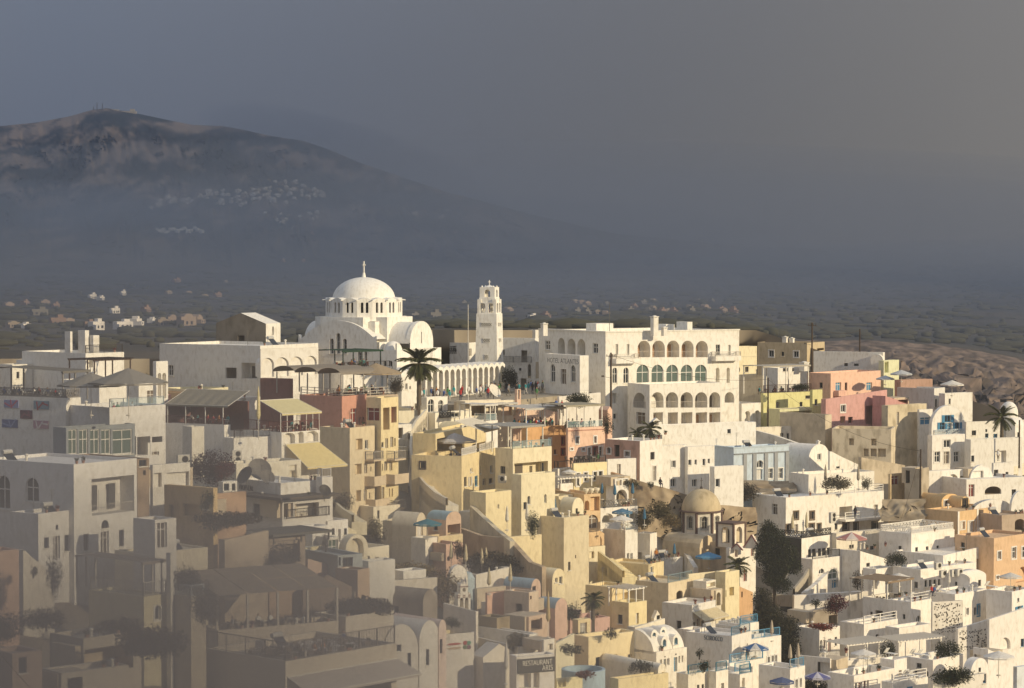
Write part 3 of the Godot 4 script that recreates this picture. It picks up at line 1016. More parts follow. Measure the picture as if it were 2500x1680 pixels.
func land() -> void:
	land_noise.seed = 11
	land_noise.frequency = 1.0
	land_noise.fractal_octaves = 5
	var N := func(x: float, y: float, z: float) -> float: return land_noise.get_noise_3d(x, y, z)
	var earth := tinted_mat("earth")
	# the slope that the town stands on
	sheet("hillside", steps(-500, 3000, 100), steps(790, 2100, 90), func(x: float, y0: float) -> Vector3:
		var y := maxf(maxf(y0, 876.0 - 70.0 * smoothstep(600.0, 950.0, x)), lerpf(800.0, 1030.0, clampf((x - 1830.0) / 700.0, 0.0, 1.4)))
		var p := W(x, y, far_at(x, y))
		p.y -= (5.5 + N.call(p.x * 0.05, 0, p.z * 0.05) * 1.2) * smoothstep(792.0, 815.0, y0) * (1.0 + 0.9 * smoothstep(1000.0, 860.0, y0))
		return p, func(p: Vector3, n: Vector3) -> Color:
		var k := clampf(0.5 + N.call(p.x * 0.12, p.y * 0.1, p.z * 0.12) * 1.4, 0, 1)
		return Color(0.20, 0.165, 0.125).lerp(Color(0.36, 0.31, 0.24), k), earth)
	# the plain and the mountain behind
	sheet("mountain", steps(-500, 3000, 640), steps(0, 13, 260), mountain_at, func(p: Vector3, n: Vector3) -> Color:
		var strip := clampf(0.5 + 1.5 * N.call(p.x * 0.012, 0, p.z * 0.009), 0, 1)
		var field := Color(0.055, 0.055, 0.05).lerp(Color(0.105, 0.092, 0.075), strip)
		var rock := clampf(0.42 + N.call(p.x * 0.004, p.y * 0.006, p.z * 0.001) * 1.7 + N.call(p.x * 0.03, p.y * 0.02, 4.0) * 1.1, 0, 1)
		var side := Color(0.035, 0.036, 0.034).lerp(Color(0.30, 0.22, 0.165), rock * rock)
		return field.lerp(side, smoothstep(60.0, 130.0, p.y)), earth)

func mountain_at(x: float, k: float) -> Vector3:
	var b := back_row(x, k)
	var d := b.y
	var y := b.x
	var N := func(u: float, v: float, w: float) -> float: return land_noise.get_noise_3d(u, v, w)
	if k > 7.0 and k <= 11.0:
		var s := minf(1.0, (k - 7.0)) * minf(1.0, (11.0 - k) * 2.0)
		var rib := 1.0 - absf(N.call(x * 0.010 + 1.1 * N.call(x * 0.004, k * 0.4, 2.0), k * 0.22, 3.0)) * 2.2
		var fine := 1.0 - absf(N.call(x * 0.045, k * 0.35, 8.0)) * 2.0
		d *= 1.0 + s * (-0.030 * rib * (0.35 + absf(N.call(x * 0.003, k * 0.3, 5.0)) * 2.4) - 0.017 * fine + N.call(x * 0.004, k * 0.3, 7.0) * 0.09)
		y += s * N.call(x * 0.012, k * 0.6, 9.0) * 10.0
	elif k > 0.5: y += N.call(x * 0.01, k * 2.0, 5.0) * 3.0
	var p := W(x, y, d)
	if k < 0.5: p.y -= 2.5
	return p

# ---------------------------------------------------------------- cathedral
func church() -> void:
	zoom(600, 600, 3.733)
	var white := plaster("e9e5dc")
	var turn := deg_to_rad(62.0)
	var D := 362.0
	var p := W(920, 945, D)
	var n := thing("cathedral", "white domed cathedral with arched gables and a cross on top", "church", p, turn)
	reg["church"] = n
	var H := func(y: float, d: float) -> float: return W(920, zy(y), d).y - p.y
	var X := Vector3.RIGHT
	var Z := Vector3.BACK
	var f := parse(n, "La:765,845,802,985 La:823,797,862,985 La:885,848,920,985 La:1020,965,1050,1060 La:1078,965,1105,1060", "e9e5dc")
	for h in f.L: h.deep = 0.5
	# body with the great arched gable on the left side
	var w := 13.6
	var arch := []
	for i in 25:
		var k := -1.0 + 2.0 * i / 24.0
		arch.append(Vector2(w / 2 + k * w / 2, 6.9 + 3.0 * (1.0 - pow(absf(k), 2.1))))
	arch.push_front(Vector2(0, 7.6)); arch.insert(1, Vector2(0.25, 7.7)); arch.insert(2, Vector2(0.45, 7.1)); arch.remove_at(3)
	arch.append(Vector2(w + 0.15, 7.6)); arch.append(Vector2(w + 0.4, 7.7))
	var g := G.new()
	wall_face(g, Vector3.ZERO, -Z, -X, arch, -4, f.L)
	g.box(Vector3(0.8, -4, -w), Vector3(14.8, 6.7, -0.02))
	put("wall", g, white, n)
	for h in f.L: opening(n, Vector3.ZERO, -Z, -X, h)
	g = G.new()
	for i in arch.size() - 1:
		var a := Vector3(0, arch[i].y, -arch[i].x)
		var b := Vector3(0, arch[i + 1].y, -arch[i + 1].x)
		g.quad(a, b, b + X * 0.6, a + X * 0.6, Vector3.UP)
		if i > 2 and i < arch.size() - 3: g.quad(a + X * 0.6 + Vector3.DOWN * 0.25, b + X * 0.6 + Vector3.DOWN * 0.25, b + X * 14.8 + Vector3.DOWN * 0.25, a + X * 14.8 + Vector3.DOWN * 0.25, Vector3.UP)
	put("vault", g, white, n)
	# the arm that runs through to the right, with its own arched gable, over a lower block
	var hw := 3.5
	var ax := 7.4
	var gp := []
	for i in 17:
		var k := -cos(PI * i / 16.0)
		gp.append(Vector2(ax + k * hw, 6.6 + 3.2 * sqrt(maxf(0.0, 1 - k * k))))
	g = G.new()
	var slit := {"u0": 7.2, "u1": 7.5, "v0": 6.4, "v1": 8.2, "rise": 0.15, "deep": 0.3, "kind": "a", "paint": "", "trim": false, "shut": false, "rail": false, "wall": "e9e5dc", "glass": "2b2f33"}
	wall_face(g, Vector3(0, 0, 3.5), X, Z, gp, -1, [slit])
	put("gable", g, white, n)
	opening(n, Vector3(0, 0, 3.5), X, Z, slit)
	g = G.new()
	for i in gp.size() - 1:
		var c := Vector3(ax, 6.6, 0)
		var a := Vector3(gp[i].x, gp[i].y, 3.3)
		var b := Vector3(gp[i + 1].x, gp[i + 1].y, 3.3)
		var na := (a - c) * Vector3(1, 1, 0)
		var nb := (b - c) * Vector3(1, 1, 0)
		var sh := Vector3(0, -0.15, -18.8)
		var dn := Vector3(0, -0.15, 0)
		g.soft(a + dn, b + dn, b + sh, na.normalized(), nb.normalized(), nb.normalized())
		g.soft(a + dn, b + sh, a + sh, na.normalized(), nb.normalized(), na.normalized())
		g.quad(a + Vector3(0, 0, 0.2), b + Vector3(0, 0, 0.2), b + Vector3(0, 0, -0.5), a + Vector3(0, 0, -0.5), Vector3.UP)
	put("vault", g, white, n)
	# lower block in the angle, with two arched windows and a small dome
	g = G.new()
	var lowh := []
	for q in [[936, 944], [951, 959]]:
		var u0: float = 3.5 - (q[1] - 920) / 14.34
		var u1: float = 3.5 - (q[0] - 920) / 14.34
		lowh.append({"u0": u0, "u1": u1, "v0": 1.9, "v1": 4.0, "rise": (u1 - u0) / 2, "deep": 0.35, "kind": "a", "paint": "", "trim": false, "shut": false, "rail": false, "wall": "e9e5dc", "glass": "2b2f33"})
	wall_face(g, Vector3(0.002, 0, 3.5), -Z, -X, [Vector2(0, 5.6), Vector2(3.5, 5.6)], -4, lowh)
	wall_face(g, Vector3(0.002, 0, 3.5), X, Z, [Vector2(0, 5.6), Vector2(13.4, 5.6)], -4, [])
	wall_face(g, Vector3(13.402, 0, 3.5), -Z, X, [Vector2(0, 5.6), Vector2(3.5, 5.6)], -4, [])
	g.quad(Vector3(0.002, 5.6, 3.5), Vector3(13.4, 5.6, 3.5), Vector3(13.4, 5.6, 0), Vector3(0.002, 5.6, 0), Vector3.UP)
	g.box(Vector3(0.1, 5.605, 3.2), Vector3(0.9, 6.6, 3.45))
	put("wall", g, white, n)
	for h in lowh: opening(n, Vector3(0.002, 0, 3.5), -Z, -X, h)
	g = G.new()
	g.ball(Vector3(2.0, 5.4, 1.6), Vector3(1.45, 1.5, 1.45), 8, 20, 0.0)
	put("small_dome", g, white, n)
	# stepped plinth under the drum
	g = G.new()
	var cz := -6.8
	g.box(Vector3(ax - 5.05, 6.0, cz - 5.05), Vector3(ax + 5.05, 9.75, cz + 5.05))
	g.box(Vector3(ax - 6.45, 6.0, cz - 3.8), Vector3(ax + 6.45, 10.4, cz + 3.8))
	g.box(Vector3(ax - 3.8, 6.0, cz - 6.45), Vector3(ax + 3.8, 10.404, cz + 6.45))
	put("plinth", g, white, n)
	# drum of sixteen faces, each with a pair of arched windows and a curved top
	g = G.new()
	var R := 6.0
	var base := 10.3
	var top := 13.25
	var first := deg_to_rad(-29.0) - turn
	for i in 16:
		var a0 := first + TAU * i / 16.0
		var a1 := first + TAU * (i + 1) / 16.0
		var P0 := Vector3(ax + sin(a0) * R, 0, cz + cos(a0) * R)
		var P1 := Vector3(ax + sin(a1) * R, 0, cz + cos(a1) * R)
		var du := (P1 - P0).normalized()
		var nr := Vector3(sin((a0 + a1) / 2), 0, cos((a0 + a1) / 2))
		var L := P0.distance_to(P1)
		var hs := []
		for q in [0.26, 0.58]:
			hs.append({"u0": L * q - 0.02, "u1": L * q + 0.38, "v0": base + 0.75, "v1": base + 2.35, "rise": 0.2, "deep": 0.45, "kind": "a", "paint": "k", "trim": false, "shut": false, "rail": false, "wall": "e9e5dc", "glass": "22262a"})
		var pf := []
		for k in 9: pf.append(Vector2(L * k / 8.0, top - 0.28 + 0.34 * sin(PI * k / 8.0)))
		wall_face(g, P0, du, nr, pf, base - 0.5, hs)
		for h in hs: opening(n, P0, du, nr, h)
		for k in 8:
			var A: Vector3 = P0 + du * pf[k].x + Vector3.UP * pf[k].y
			var B: Vector3 = P0 + du * pf[k + 1].x + Vector3.UP * pf[k + 1].y
			g.quad(A, B, B - nr * 1.3 + Vector3.UP * 0.1, A - nr * 1.3 + Vector3.UP * 0.1, Vector3.UP)
		var spout := G.new()
		var o := Vector3(sin(a0), 0, cos(a0))
		spout.tube(Vector3(ax, top - 0.25, cz) + o * (R - 0.2), Vector3(ax, top - 0.3, cz) + o * (R + 0.5), 0.1, 0.09, 6)
		put("spout", spout, white, n)
	put("drum", g, white, n)
	g = G.new()
	g.ball(Vector3(ax, 13.0, cz), Vector3(4.85, 3.45, 4.85), 14, 48, 0.0)
	put("dome", g, white, n)
	g = G.new()
	g.lathe(Vector3(ax, 16.3, cz), [Vector2(0.36, 0), Vector2(0.3, 0.3), Vector2(0.2, 0.85)], 12)
	g.box(Vector3(ax - 0.09, 17.1, cz - 0.09), Vector3(ax + 0.09, 18.9, cz + 0.09))
	g.box(Vector3(ax - 0.3, 18.25, cz - 0.085), Vector3(ax + 0.3, 18.42, cz + 0.085))
	g.box(Vector3(ax - 0.085, 18.25, cz - 0.3), Vector3(ax + 0.085, 18.42, cz + 0.3))
	put("cross", g, white, n)

func bell_tower() -> void:
	var n := thing("bell_tower", "slender white bell tower rising from the arcade beside the cathedral", "tower", W(1212, 893, 386.0), deg_to_rad(74.0))
	reg["tower"] = n
	var white := plaster("ebe7de")
	var s := 3.35
	var H := func(py: float) -> float: return W(1212, py, 386.0).y - n.position.y
	var up := Vector3.UP
	var y1: float = H.call(766.0)
	# tapered shaft: faces built between two squares
	var ring := func(ins: float, y: float) -> Array: return [Vector3(ins, y, -ins), Vector3(s - ins, y, -ins), Vector3(s - ins, y, -s + ins), Vector3(ins, y, -s + ins)]
	var g := G.new()
	var lo: Array = ring.call(-0.28, -6.0)
	var hi: Array = ring.call(0.0, y1)
	var outs := [Vector3.BACK, Vector3.RIGHT, Vector3.FORWARD, Vector3.LEFT]
	for i in 4: g.quad(lo[i], lo[(i + 1) % 4], hi[(i + 1) % 4], hi[i], outs[i])
	g.quad(hi[0], hi[1], hi[2], hi[3], up)
	put("shaft", g, white, n)
	# lattice panels on the shaft
	for side in 2:
		for q in [[788.0, 797.0, 1.7], [826.5, 836.0, 1.15], [866.5, 876.5, 0.55]]:
			var ya: float = H.call(q[1])
			var yb: float = H.call(q[0])
			var wv: float = q[2]
			var t: float = 0.28 * (1.0 - (ya + 6.0) / (y1 + 6.0)) + 0.03
			var c := Vector3(-t, (ya + yb) / 2, -s / 2) if side == 0 else Vector3(s / 2, (ya + yb) / 2, t)
			var du := Vector3.FORWARD if side == 0 else Vector3.RIGHT
			var nr := Vector3.LEFT if side == 0 else Vector3.BACK
			var b := G.new()
			b.tbox(Transform3D(Basis(du, up, nr), c - nr * 0.02), Vector3(wv, yb - ya, 0.04))
			var panel := put("lattice_panel", b, flat("2e2c2a"), n)
			var l := G.new()
			var k := maxi(2, int(wv / 0.28))
			var th := yb - ya
			for i in k:
				var u0 := -wv / 2 + wv * i / k
				var u1 := -wv / 2 + wv * (i + 1) / k
				for v in 2:
					var v0 := -th / 2 + th * v / 2
					l.bar(c + nr * 0.02 + du * u0 + up * v0, c + nr * 0.02 + du * u1 + up * (v0 + th / 2), 0.07, 0.05)
					l.bar(c + nr * 0.02 + du * u1 + up * v0, c + nr * 0.02 + du * u0 + up * (v0 + th / 2), 0.07, 0.05)
			for v in [-th / 2, th / 2]: l.bar(c + nr * 0.02 + du * (-wv / 2) + up * v, c + nr * 0.02 + du * (wv / 2) + up * v, 0.08, 0.08)
			put("lattice", l, flat("e2ddd2"), panel)
	# open belfry: a lower stage of paired arches, an upper one of single arches
	var stage := func(ins: float, ya: float, yb: float, holes: Array) -> void:
		var w := G.new()
		var ww := s - 2 * ins
		for f in 4:
			var o: Vector3 = [Vector3(ins, 0, -ins), Vector3(s - ins, 0, -ins), Vector3(s - ins, 0, -s + ins), Vector3(ins, 0, -s + ins)][f]
			var du: Vector3 = [Vector3.RIGHT, Vector3.FORWARD, Vector3.LEFT, Vector3.BACK][f]
			var hs := []
			for q in holes: hs.append({"u0": ww * q[0], "u1": ww * q[1], "v0": ya + q[2], "v1": ya + q[3], "rise": ww * (q[1] - q[0]) / 2, "deep": 0.4})
			wall_face(w, o, du, outs[f], [Vector2(0, yb), Vector2(ww, yb)], ya, hs)
			wall_face(w, o - outs[f] * 0.4 + du * 0.4, du, -outs[f], [Vector2(0, yb), Vector2(ww - 0.8, yb)], ya, hs.map(func(h): return {"u0": h.u0 - 0.4, "u1": h.u1 - 0.4, "v0": h.v0, "v1": h.v1, "rise": h.rise, "deep": 0.01}))
		w.box(Vector3(ins, yb, -s + ins), Vector3(s - ins, yb + 0.12, -ins))
		put("belfry", w, white, n)
	var y2: float = H.call(745.0)
	var y3: float = H.call(727.0)
	var y4: float = H.call(703.0)
	stage.call(0.12, y1, y3 - 0.9, [[0.14, 0.42, 0.15, 1.75], [0.58, 0.86, 0.15, 1.75]])
	var w3 := G.new()
	w3.box(Vector3(0.35, y3 - 0.78, -s + 0.35), Vector3(s - 0.35, y3, -0.35))
	for q in [[0.12, -0.12], [s - 0.12, -0.12], [0.12, -s + 0.12], [s - 0.12, -s + 0.12]]:
		var c := Vector3(clampf(q[0], 0.42, s - 0.42), y3 - 0.5, clampf(q[1], -s + 0.42, -0.42))
		w3.box(c - Vector3(0.3, 0.28, 0.3), c + Vector3(0.3, 0.25, 0.3))
	put("setback", w3, white, n)
	stage.call(0.42, y3, y4, [[0.3, 0.7, 0.1, 1.3]])
	var cap := G.new()
	cap.lathe(Vector3(s / 2, y4 + 0.12, -s / 2), [Vector2(1.0, 0), Vector2(0.5, 0.18), Vector2(0.12, 0.3), Vector2(0.0, 0.32)], 12)
	for q in [-1, 1]:
		for r in [-1, 1]: cap.ball(Vector3(s / 2 + q * 0.95, y4 + 0.18, -s / 2 + r * 0.95), Vector3(0.16, 0.2, 0.16), 4, 8)
	put("cap", cap, white, n)
	var cr := G.new()
	var cc := Vector3(s / 2, y4 + 0.4, -s / 2)
	cr.box(cc + Vector3(-0.06, 0, -0.06), cc + Vector3(0.06, 0.85, 0.06))
	cr.box(cc + Vector3(-0.22, 0.5, -0.055), cc + Vector3(0.22, 0.6, 0.055))
	cr.box(cc + Vector3(-0.055, 0.5, -0.22), cc + Vector3(0.055, 0.6, 0.22))
	put("cross", cr, white, n)
	for q in [0.28, 0.72]:
		var b := G.new()
		b.lathe(Vector3(s * q, y1 + 0.75, -0.5), [Vector2(0.3, 0), Vector2(0.24, 0.15), Vector2(0.17, 0.45), Vector2(0.05, 0.55), Vector2(0.0, 0.56)], 12)
		b.tube(Vector3(s * q, y1 + 1.2, -0.5), Vector3(s * q, y1 + 1.9, -0.5), 0.03, 0.03, 6)
		put("bell", b, flat("6b5636", 0.4, 0.8), n)

func arcade() -> void:
	# the long arcade between the square and the tower, seen at a flat angle
	var n := thing("arcade", "long white arcade of round arches with a scalloped top", "arcade", W(1026, 975, 357.0), deg_to_rad(60.0))
	reg["arcade"] = n
	var white := plaster("ece8df")
	var dr := Vector3(cos(n.rotation.y), 0, -sin(n.rotation.y))
	var total := along(n.position, dr, 1233.0)
	var k := 15
	var w := total / k
	var hs := []
	var pf := []
	var top := 4.6
	for i in k:
		hs.append({"u0": w * i + 0.24, "u1": w * (i + 1) - 0.24, "v0": 0.15, "v1": top - 0.5, "rise": (w - 0.48) / 2, "deep": 0.7})
		for j in 7: pf.append(Vector2(w * (i + j / 6.0) + (0.001 if j == 0 else 0.0), top - 0.35 + 0.4 * sin(PI * j / 6.0)))
	var g := G.new()
	wall_face(g, Vector3.ZERO, Vector3.RIGHT, Vector3.BACK, pf, -3, hs)
	wall_face(g, Vector3(0, 0, -0.7), Vector3.RIGHT, Vector3.FORWARD, pf, -3, hs.map(func(h): var q = h.duplicate(); q.deep = 0.01; return q))
	for i in pf.size() - 1:
		var a := Vector3(pf[i].x, pf[i].y, 0)
		var b := Vector3(pf[i + 1].x, pf[i + 1].y, 0)
		g.quad(a, b, b + Vector3(0, 0, -0.7), a + Vector3(0, 0, -0.7), Vector3.UP)
	g.box(Vector3(-0.02, -3, -3.4), Vector3(-0.3, top, 0.02))
	put("wall", g, white, n)
	g = G.new()
	for i in k:
		var c := w * (i + 0.5)
		for j in 8:
			var t0 := PI * j / 8
			var t1 := PI * (j + 1) / 8
			var a := Vector3(c - cos(t0) * w / 2, top - 0.35 + sin(t0) * 0.4, -0.69)
			var b := Vector3(c - cos(t1) * w / 2, top - 0.35 + sin(t1) * 0.4, -0.69)
			g.quad(a, b, b + Vector3(0, 0, -3.6), a + Vector3(0, 0, -3.6), Vector3.UP)
	put("vault", g, white, n)
	g = G.new()
	g.box(Vector3(0, -3, -4.6), Vector3(total, top - 0.4, -4.3))
	put("back_wall", g, plaster("ddd6c6"), n)
	g = G.new()
	g.box(Vector3(0, -0.6, -4.3), Vector3(total, 0.1, 0.5))
	put("step", g, plaster("c9c2b2"), n)
	for i in k:
		var c := G.new()
		c.box(Vector3(w * i - 0.24, 0.1, -0.705), Vector3(w * i + 0.24, 0.4, 0.06))
		c.box(Vector3(w * i - 0.26, 2.5, -0.705), Vector3(w * i + 0.26, 2.66, 0.06))
		put("pier_base", c, white, n)

# ---------------------------------------------------------------- the hotel
func hotel() -> void:
	zoom(1200, 640, 3.733)
	var n := house("hotel", "large white hotel with three storeys of arches facing the sun", [430, 1038, 2255, 642, 1480], "ece7dc", {"t": 31, "D": 373, "cat": "hotel", "rim": 0.5, "id": "hotel", "cornice": 0.12,
		"chimney": [[480, 555, 0.8], [1485, 490, 0.9], [1575, 590, 0.7]]},
		"LA:605,690,668,845 LA:692,697,765,850 LA:783,700,855,855 Lw:488,715,535,800 Lw:922,738,970,832 " +
		"RARt:1332,715,1447,868 RARt:1465,715,1580,868 RARt:1598,715,1712,868 RARt:1732,716,1842,868 RARt:1862,718,1972,868 Rdy:1130,748,1155,850 Rdy:1232,748,1257,850 Rwy:2045,752,2083,850 Rdy:2155,755,2180,850 " +
		"RaV:1322,935,1435,1110 RaV:1458,935,1568,1110 RaV:1593,935,1702,1110 RaV:1725,935,1833,1110 RaV:1855,935,1962,1110 Ra:1103,962,1145,1105 Ra:1203,962,1250,1105 RvC:2045,962,2078,1100 RvC:2143,962,2172,1100 " +
		"RA:2125,1185,2212,1282 Rvy:1095,1195,1140,1290 Rw:1110,1380,1140,1430")
	# entrance bay on the shaded side
	house("entrance_bay", "", [490, 805, 885, 852, 1235], "ece7dc", {"t": 31, "D": 366, "into": n}, "La:538,930,580,1095 Ld:630,975,680,1110 La:722,940,765,1095")
	var m := n.transform.affine_inverse() * W(zx(650), zy(900), 373.5)
	# lower wing with the open two-storey arches
	house("wing", "", [1240, 1440, 2095, 1116, 1482], "ece7dc", {"t": 31, "D": 368, "into": n, "rim": 0.3}, "RAR:1455,1185,1568,1328 RAR:1590,1185,1700,1328 RAR:1723,1185,1835,1328 RAR:1855,1185,1967,1328 RA:1985,1185,2085,1328 ROt:1475,1370,1562,1478 ROt:1608,1370,1698,1478 ROt:1730,1370,1830,1478 ROt:1862,1370,1965,1478 ROt:1985,1370,2085,1478 LAR:1290,1190,1410,1330 Ld:1320,1370,1400,1478")
	# lettering on the bay
	var bay := W(zx(805), zy(900), 366.0)
	var tl := n.transform.affine_inverse() * bay
	var a := on_plane(n, "L", zx(510), zy(900), tl.x - 0.04)
	var b := on_plane(n, "L", zx(795), zy(903), tl.x - 0.04)
	letters(n, "HOTEL ATLANTIS", (a + b) / 2, Vector3.BACK, 0.7, "3f3b38", false, a.distance_to(b))
	# balconies on the top floor
	for q in [[1095, 1305, 872], [2000, 2232, 872]]:
		var u0 := on_face(n, "R", zx(q[0]), zy(q[2])).x
		var u1 := on_face(n, "R", zx(q[1]), zy(q[2])).x
		u1 = minf(u1, dim(n, 0) - 0.1)
		var y := on_face(n, "R", zx(1400), zy(q[2])).y
		var g := G.new()
		g.box(Vector3(u0, y - 0.75, 0.01), Vector3(u1, y, 1.3))
		put("balcony", g, plaster("ece7dc"), n)
		railing(n, [Vector3(u0 + 0.1, y, 0.1), Vector3(u0 + 0.1, y, 1.2), Vector3(u1 - 0.1, y, 1.2), Vector3(u1 - 0.1, y, 0.1)], 0.7, "cfc8bc", "bars")
	# things on the roof
	var hh := dim(n, 2)
	var g := G.new()
	var blk := [[955, 1170, 560, 4.0], [1785, 1850, 545, 4.0], [1590, 1700, 568, 7.0]]
	for q in blk:
		var P := n.transform.affine_inverse() * W(zx(q[0]), zy(q[2]), 378.0 + q[3])
		var Q := n.transform.affine_inverse() * W(zx(q[1]), zy(q[2]), 378.0 + q[3])
		var wd: float = absf(Q.x - P.x)
		var gg := G.new()
		gg.box(Vector3(P.x, hh - 0.6, P.z - 3.0), Vector3(P.x + wd, P.y, P.z))
		put("roof_hut", gg, plaster("ece7dc"), n)

func on_plane(n: Node3D, side: String, px: float, py: float, off: float) -> Vector3:
	var inv := n.transform.affine_inverse()
	var o := inv * EYE
	var d := inv.basis * ray(px, py)
	if side == "L": return o + d * ((off - o.x) / d.x)
	if side == "Y": return o + d * ((off - o.y) / d.y)
	return o + d * ((off - o.z) / d.z)

# ================================================================ the town, region by region
const WHITE := "ebe6dc"
const CREAM := "e6d3a6"
const SAND := "dcc08c"

func town_upper_left() -> void:
	zoom(0, 640, 3.733)
	var n := house("white_building", "long white flat-roofed building with an arched loggia left of the cathedral", [1455, 2372, 2900, 762, 1165], WHITE, {"t": 58, "D": 326, "rim": 0.4, "id": "loggia"},
		"Lx:2055,962,2155,1060 LO:2200,918,2340,1062 Lw:1532,938,1578,1035")
	zoom(600, 600, 3.733)
	house("loggia_wing", "", [125, 135, 662, 940, 1215], WHITE, {"t": 34, "D": 322, "into": n, "rim": 0.4}, "RA:145,1022,258,1195 RA:272,1017,392,1188 RA:404,1010,522,1182 RA:537,1003,648,1172")
	zoom(0, 640, 3.733)
	house("stone_house", "grey stone gabled house with a bright white end beside the cathedral", [1970, 2424, 2556, 466, 800], WHITE, {"t": 62, "D": 346, "gable": -1.5, "Lhex": "8d8374", "cat": "house", "sink": 3}, "Lx:2168,668,2228,720 Rv:2480,588,2496,668")
	# chimneys and the white house under them
	n = house("white_house", "white house with tall chimney towers and a roof terrace, upper left", [200, 780, 1130, 832, 960], WHITE, {"t": 50, "D": 300, "id": "stacks"}, "Rv:790,880,850,960")
	for q in [[590, 640, 660, 632], [712, 775, 812, 622], [818, 850, 905, 668]]:
		var c := house("chimney_tower", "", [q[0], q[1], q[2], q[3], 850], "e4dfd6", {"t": 50, "D": 302, "sink": 0.5, "rim": 0.1, "into": n})
	house_rails(n, "R", "3a3532", "bars", 1.0)
	n = house("terrace_house", "white terrace house with curved parapet and tall blind arches under a brown pergola", [530, 905, 1425, 1085, 1330], WHITE, {"t": 52, "rim": 1.0, "D": 292}, "Rd:1340,1170,1420,1310 Lx:560,1190,640,1300")
	house("arched_pier", "", [1395, 1425, 1532, 905, 1330], WHITE, {"t": 52, "D": 293, "into": n}, "RvC:1438,1010,1470,1240 RvC:1480,1010,1514,1240")
	pergola(n, 0.6, 6.5, -1.5, -6.0, 3.0, 2.7, "slats", "4a3a30", "4a3a30")
	# restaurant with the posters on its wall
	n = house("restaurant", "white restaurant wall with five framed pictures under a roof terrace, far left", [-160, 605, 740, 1240, 1800], "e5e0d6", {"t": 60, "D": 262, "cat": "restaurant", "id": "posters"}, "Lw:120,1760,420,1800")
	house_rails(n, "LR", "8a8580", "lattice", 0.95)
	pergola(n, 0.4, 4.5, -0.8, -10.0, dim(n, 2) - 0.3, 3.4, "canopy", "77736c", "8f8a82", 0.3)
	var paints := ["8a8fb0", "7f95a0", "6a4a55", "5f6a90", "b08a94"]
	var rects := [[40, 1255, 172, 1330], [310, 1262, 447, 1343], [187, 1348, 295, 1430], [22, 1432, 163, 1512], [307, 1443, 443, 1520]]
	for i in 5:
		var r: Array = rects[i]
		var a := on_face(n, "L", zx(r[0]), zy(r[1]))
		var b := on_face(n, "L", zx(r[2]), zy(r[3]))
		var t := thing("wall_picture", ["pale blue picture at the upper left of five on the restaurant wall", "greenish picture with red at the upper right of five on the restaurant wall", "dark picture in the middle of five on the restaurant wall", "blue picture at the lower left of five on the restaurant wall", "pink picture at the lower right of five on the restaurant wall"][i], "picture", n.transform * Vector3(-0.06, (a.y + b.y) / 2, -(a.x + b.x) / 2), n.rotation.y, "framed pictures on the restaurant wall")
		var w := absf(a.x - b.x)
		var h := absf(a.y - b.y)
		var g := G.new()
		g.box(Vector3(-0.04, -h / 2, -w / 2), Vector3(0.05, h / 2, w / 2))
		put("board", g, flat(paints[i]), t)
		g = G.new()
		for k in 3: g.tbox(Transform3D(Basis(Vector3.RIGHT, 0.4 + i + k), Vector3(-0.05, (k - 1) * h * 0.12, (k - 1) * w * 0.25)), Vector3(0.02, h * 0.18, w * 0.45))
		put("print", g, flat(["b0556a", "a03f48", "8c5560", "8a96b8", "dcd4d0"][i]), t)
	# second terrace with umbrellas and the glazed veranda below
	n = house("cafe_terrace", "white cafe terrace with large umbrellas above a glazed veranda", [600, 1000, 1510, 1325, 1800], "dedad4", {"t": 48, "D": 258, "cat": "cafe", "id": "cafe", "rim": 1.0}, "RO:1010,1590,1120,1760 RO:1130,1590,1240,1760 RO:1250,1590,1370,1760 RO:1385,1590,1480,1760")
	house_rails(n, "R", "8f979c", "glass", 0.9)
	zoom(0, 1040, 4.612)
	n = house("veranda", "grey framed glass veranda under the cafe terrace", [600, 745, 1520, 20, 345], "8f959a", {"t": 48, "D": 252, "cat": "veranda"}, "RwV:770,40,870,320 RwV:890,40,990,320 RwV:1015,40,1120,320 RwV:1140,40,1245,320 RwV:1270,40,1490,320")
	# the balcony house
	n = house("balcony_house", "white two-storey house with a railed balcony and grey shaded side, left foreground", [-190, 835, 1545, 430, 1500], "e2ded8", {"t": 56, "D": 229, "id": "balcony", "rim": 0.3},
		"LaR:-30,560,112,940 La:285,585,437,858 ROwR:1030,575,1510,985 Rak:1140,1060,1225,1152 Rdk:1133,1190,1225,1450 Rwk:940,1215,1000,1405 Rwk:1340,1170,1395,1356")
	var u0 := on_face(n, "R", zx(1030), zy(985))
	var u1 := on_face(n, "R", zx(1515), zy(950))
	for k in 2:
		var x := lerpf(u0.x, u1.x, 0.30 + 0.42 * k)
		var g := G.new()
		g.box(Vector3(x - 0.45, u0.y + 0.05, -1.48), Vector3(x + 0.45, u0.y + 2.5, -1.4))
		put("balcony_door", g, flat("55534f", 0.3), n)
	house("annex", "white annex with a tall door below the balcony house", [112, 432, 822, 990, 1520], "dedad4", {"t": 56, "D": 226}, "Rwk:495,1255,550,1378 Rdk:600,1240,675,1500 Rwk:725,1228,780,1410 Rwk:625,1115,655,1172")
	house("stone_pillar_house", "narrow brown stone wall beside the balcony house", [1535, 1548, 1682, 372, 1120], "a58f78", {"t": 50, "D": 238, "worn": true}, "Rwk:1565,380,1650,455 Rwk:1610,500,1640,555")
	house("garden_wall", "low white garden wall with a gate in front of the balcony house", [1500, 1745, 1985, 1060, 1380], "d8d3cc", {"t": 50, "D": 224, "cat": "wall"}, "Rdk:1770,1090,1880,1370")
	house("veranda_house", "white house with a tiled lean-to left of the yellow house", [1690, 1720, 2140, 440, 700], "e3ded4", {"t": 45, "D": 246}, "Rx:1730,530,1820,690 Rx:1880,520,2130,690")
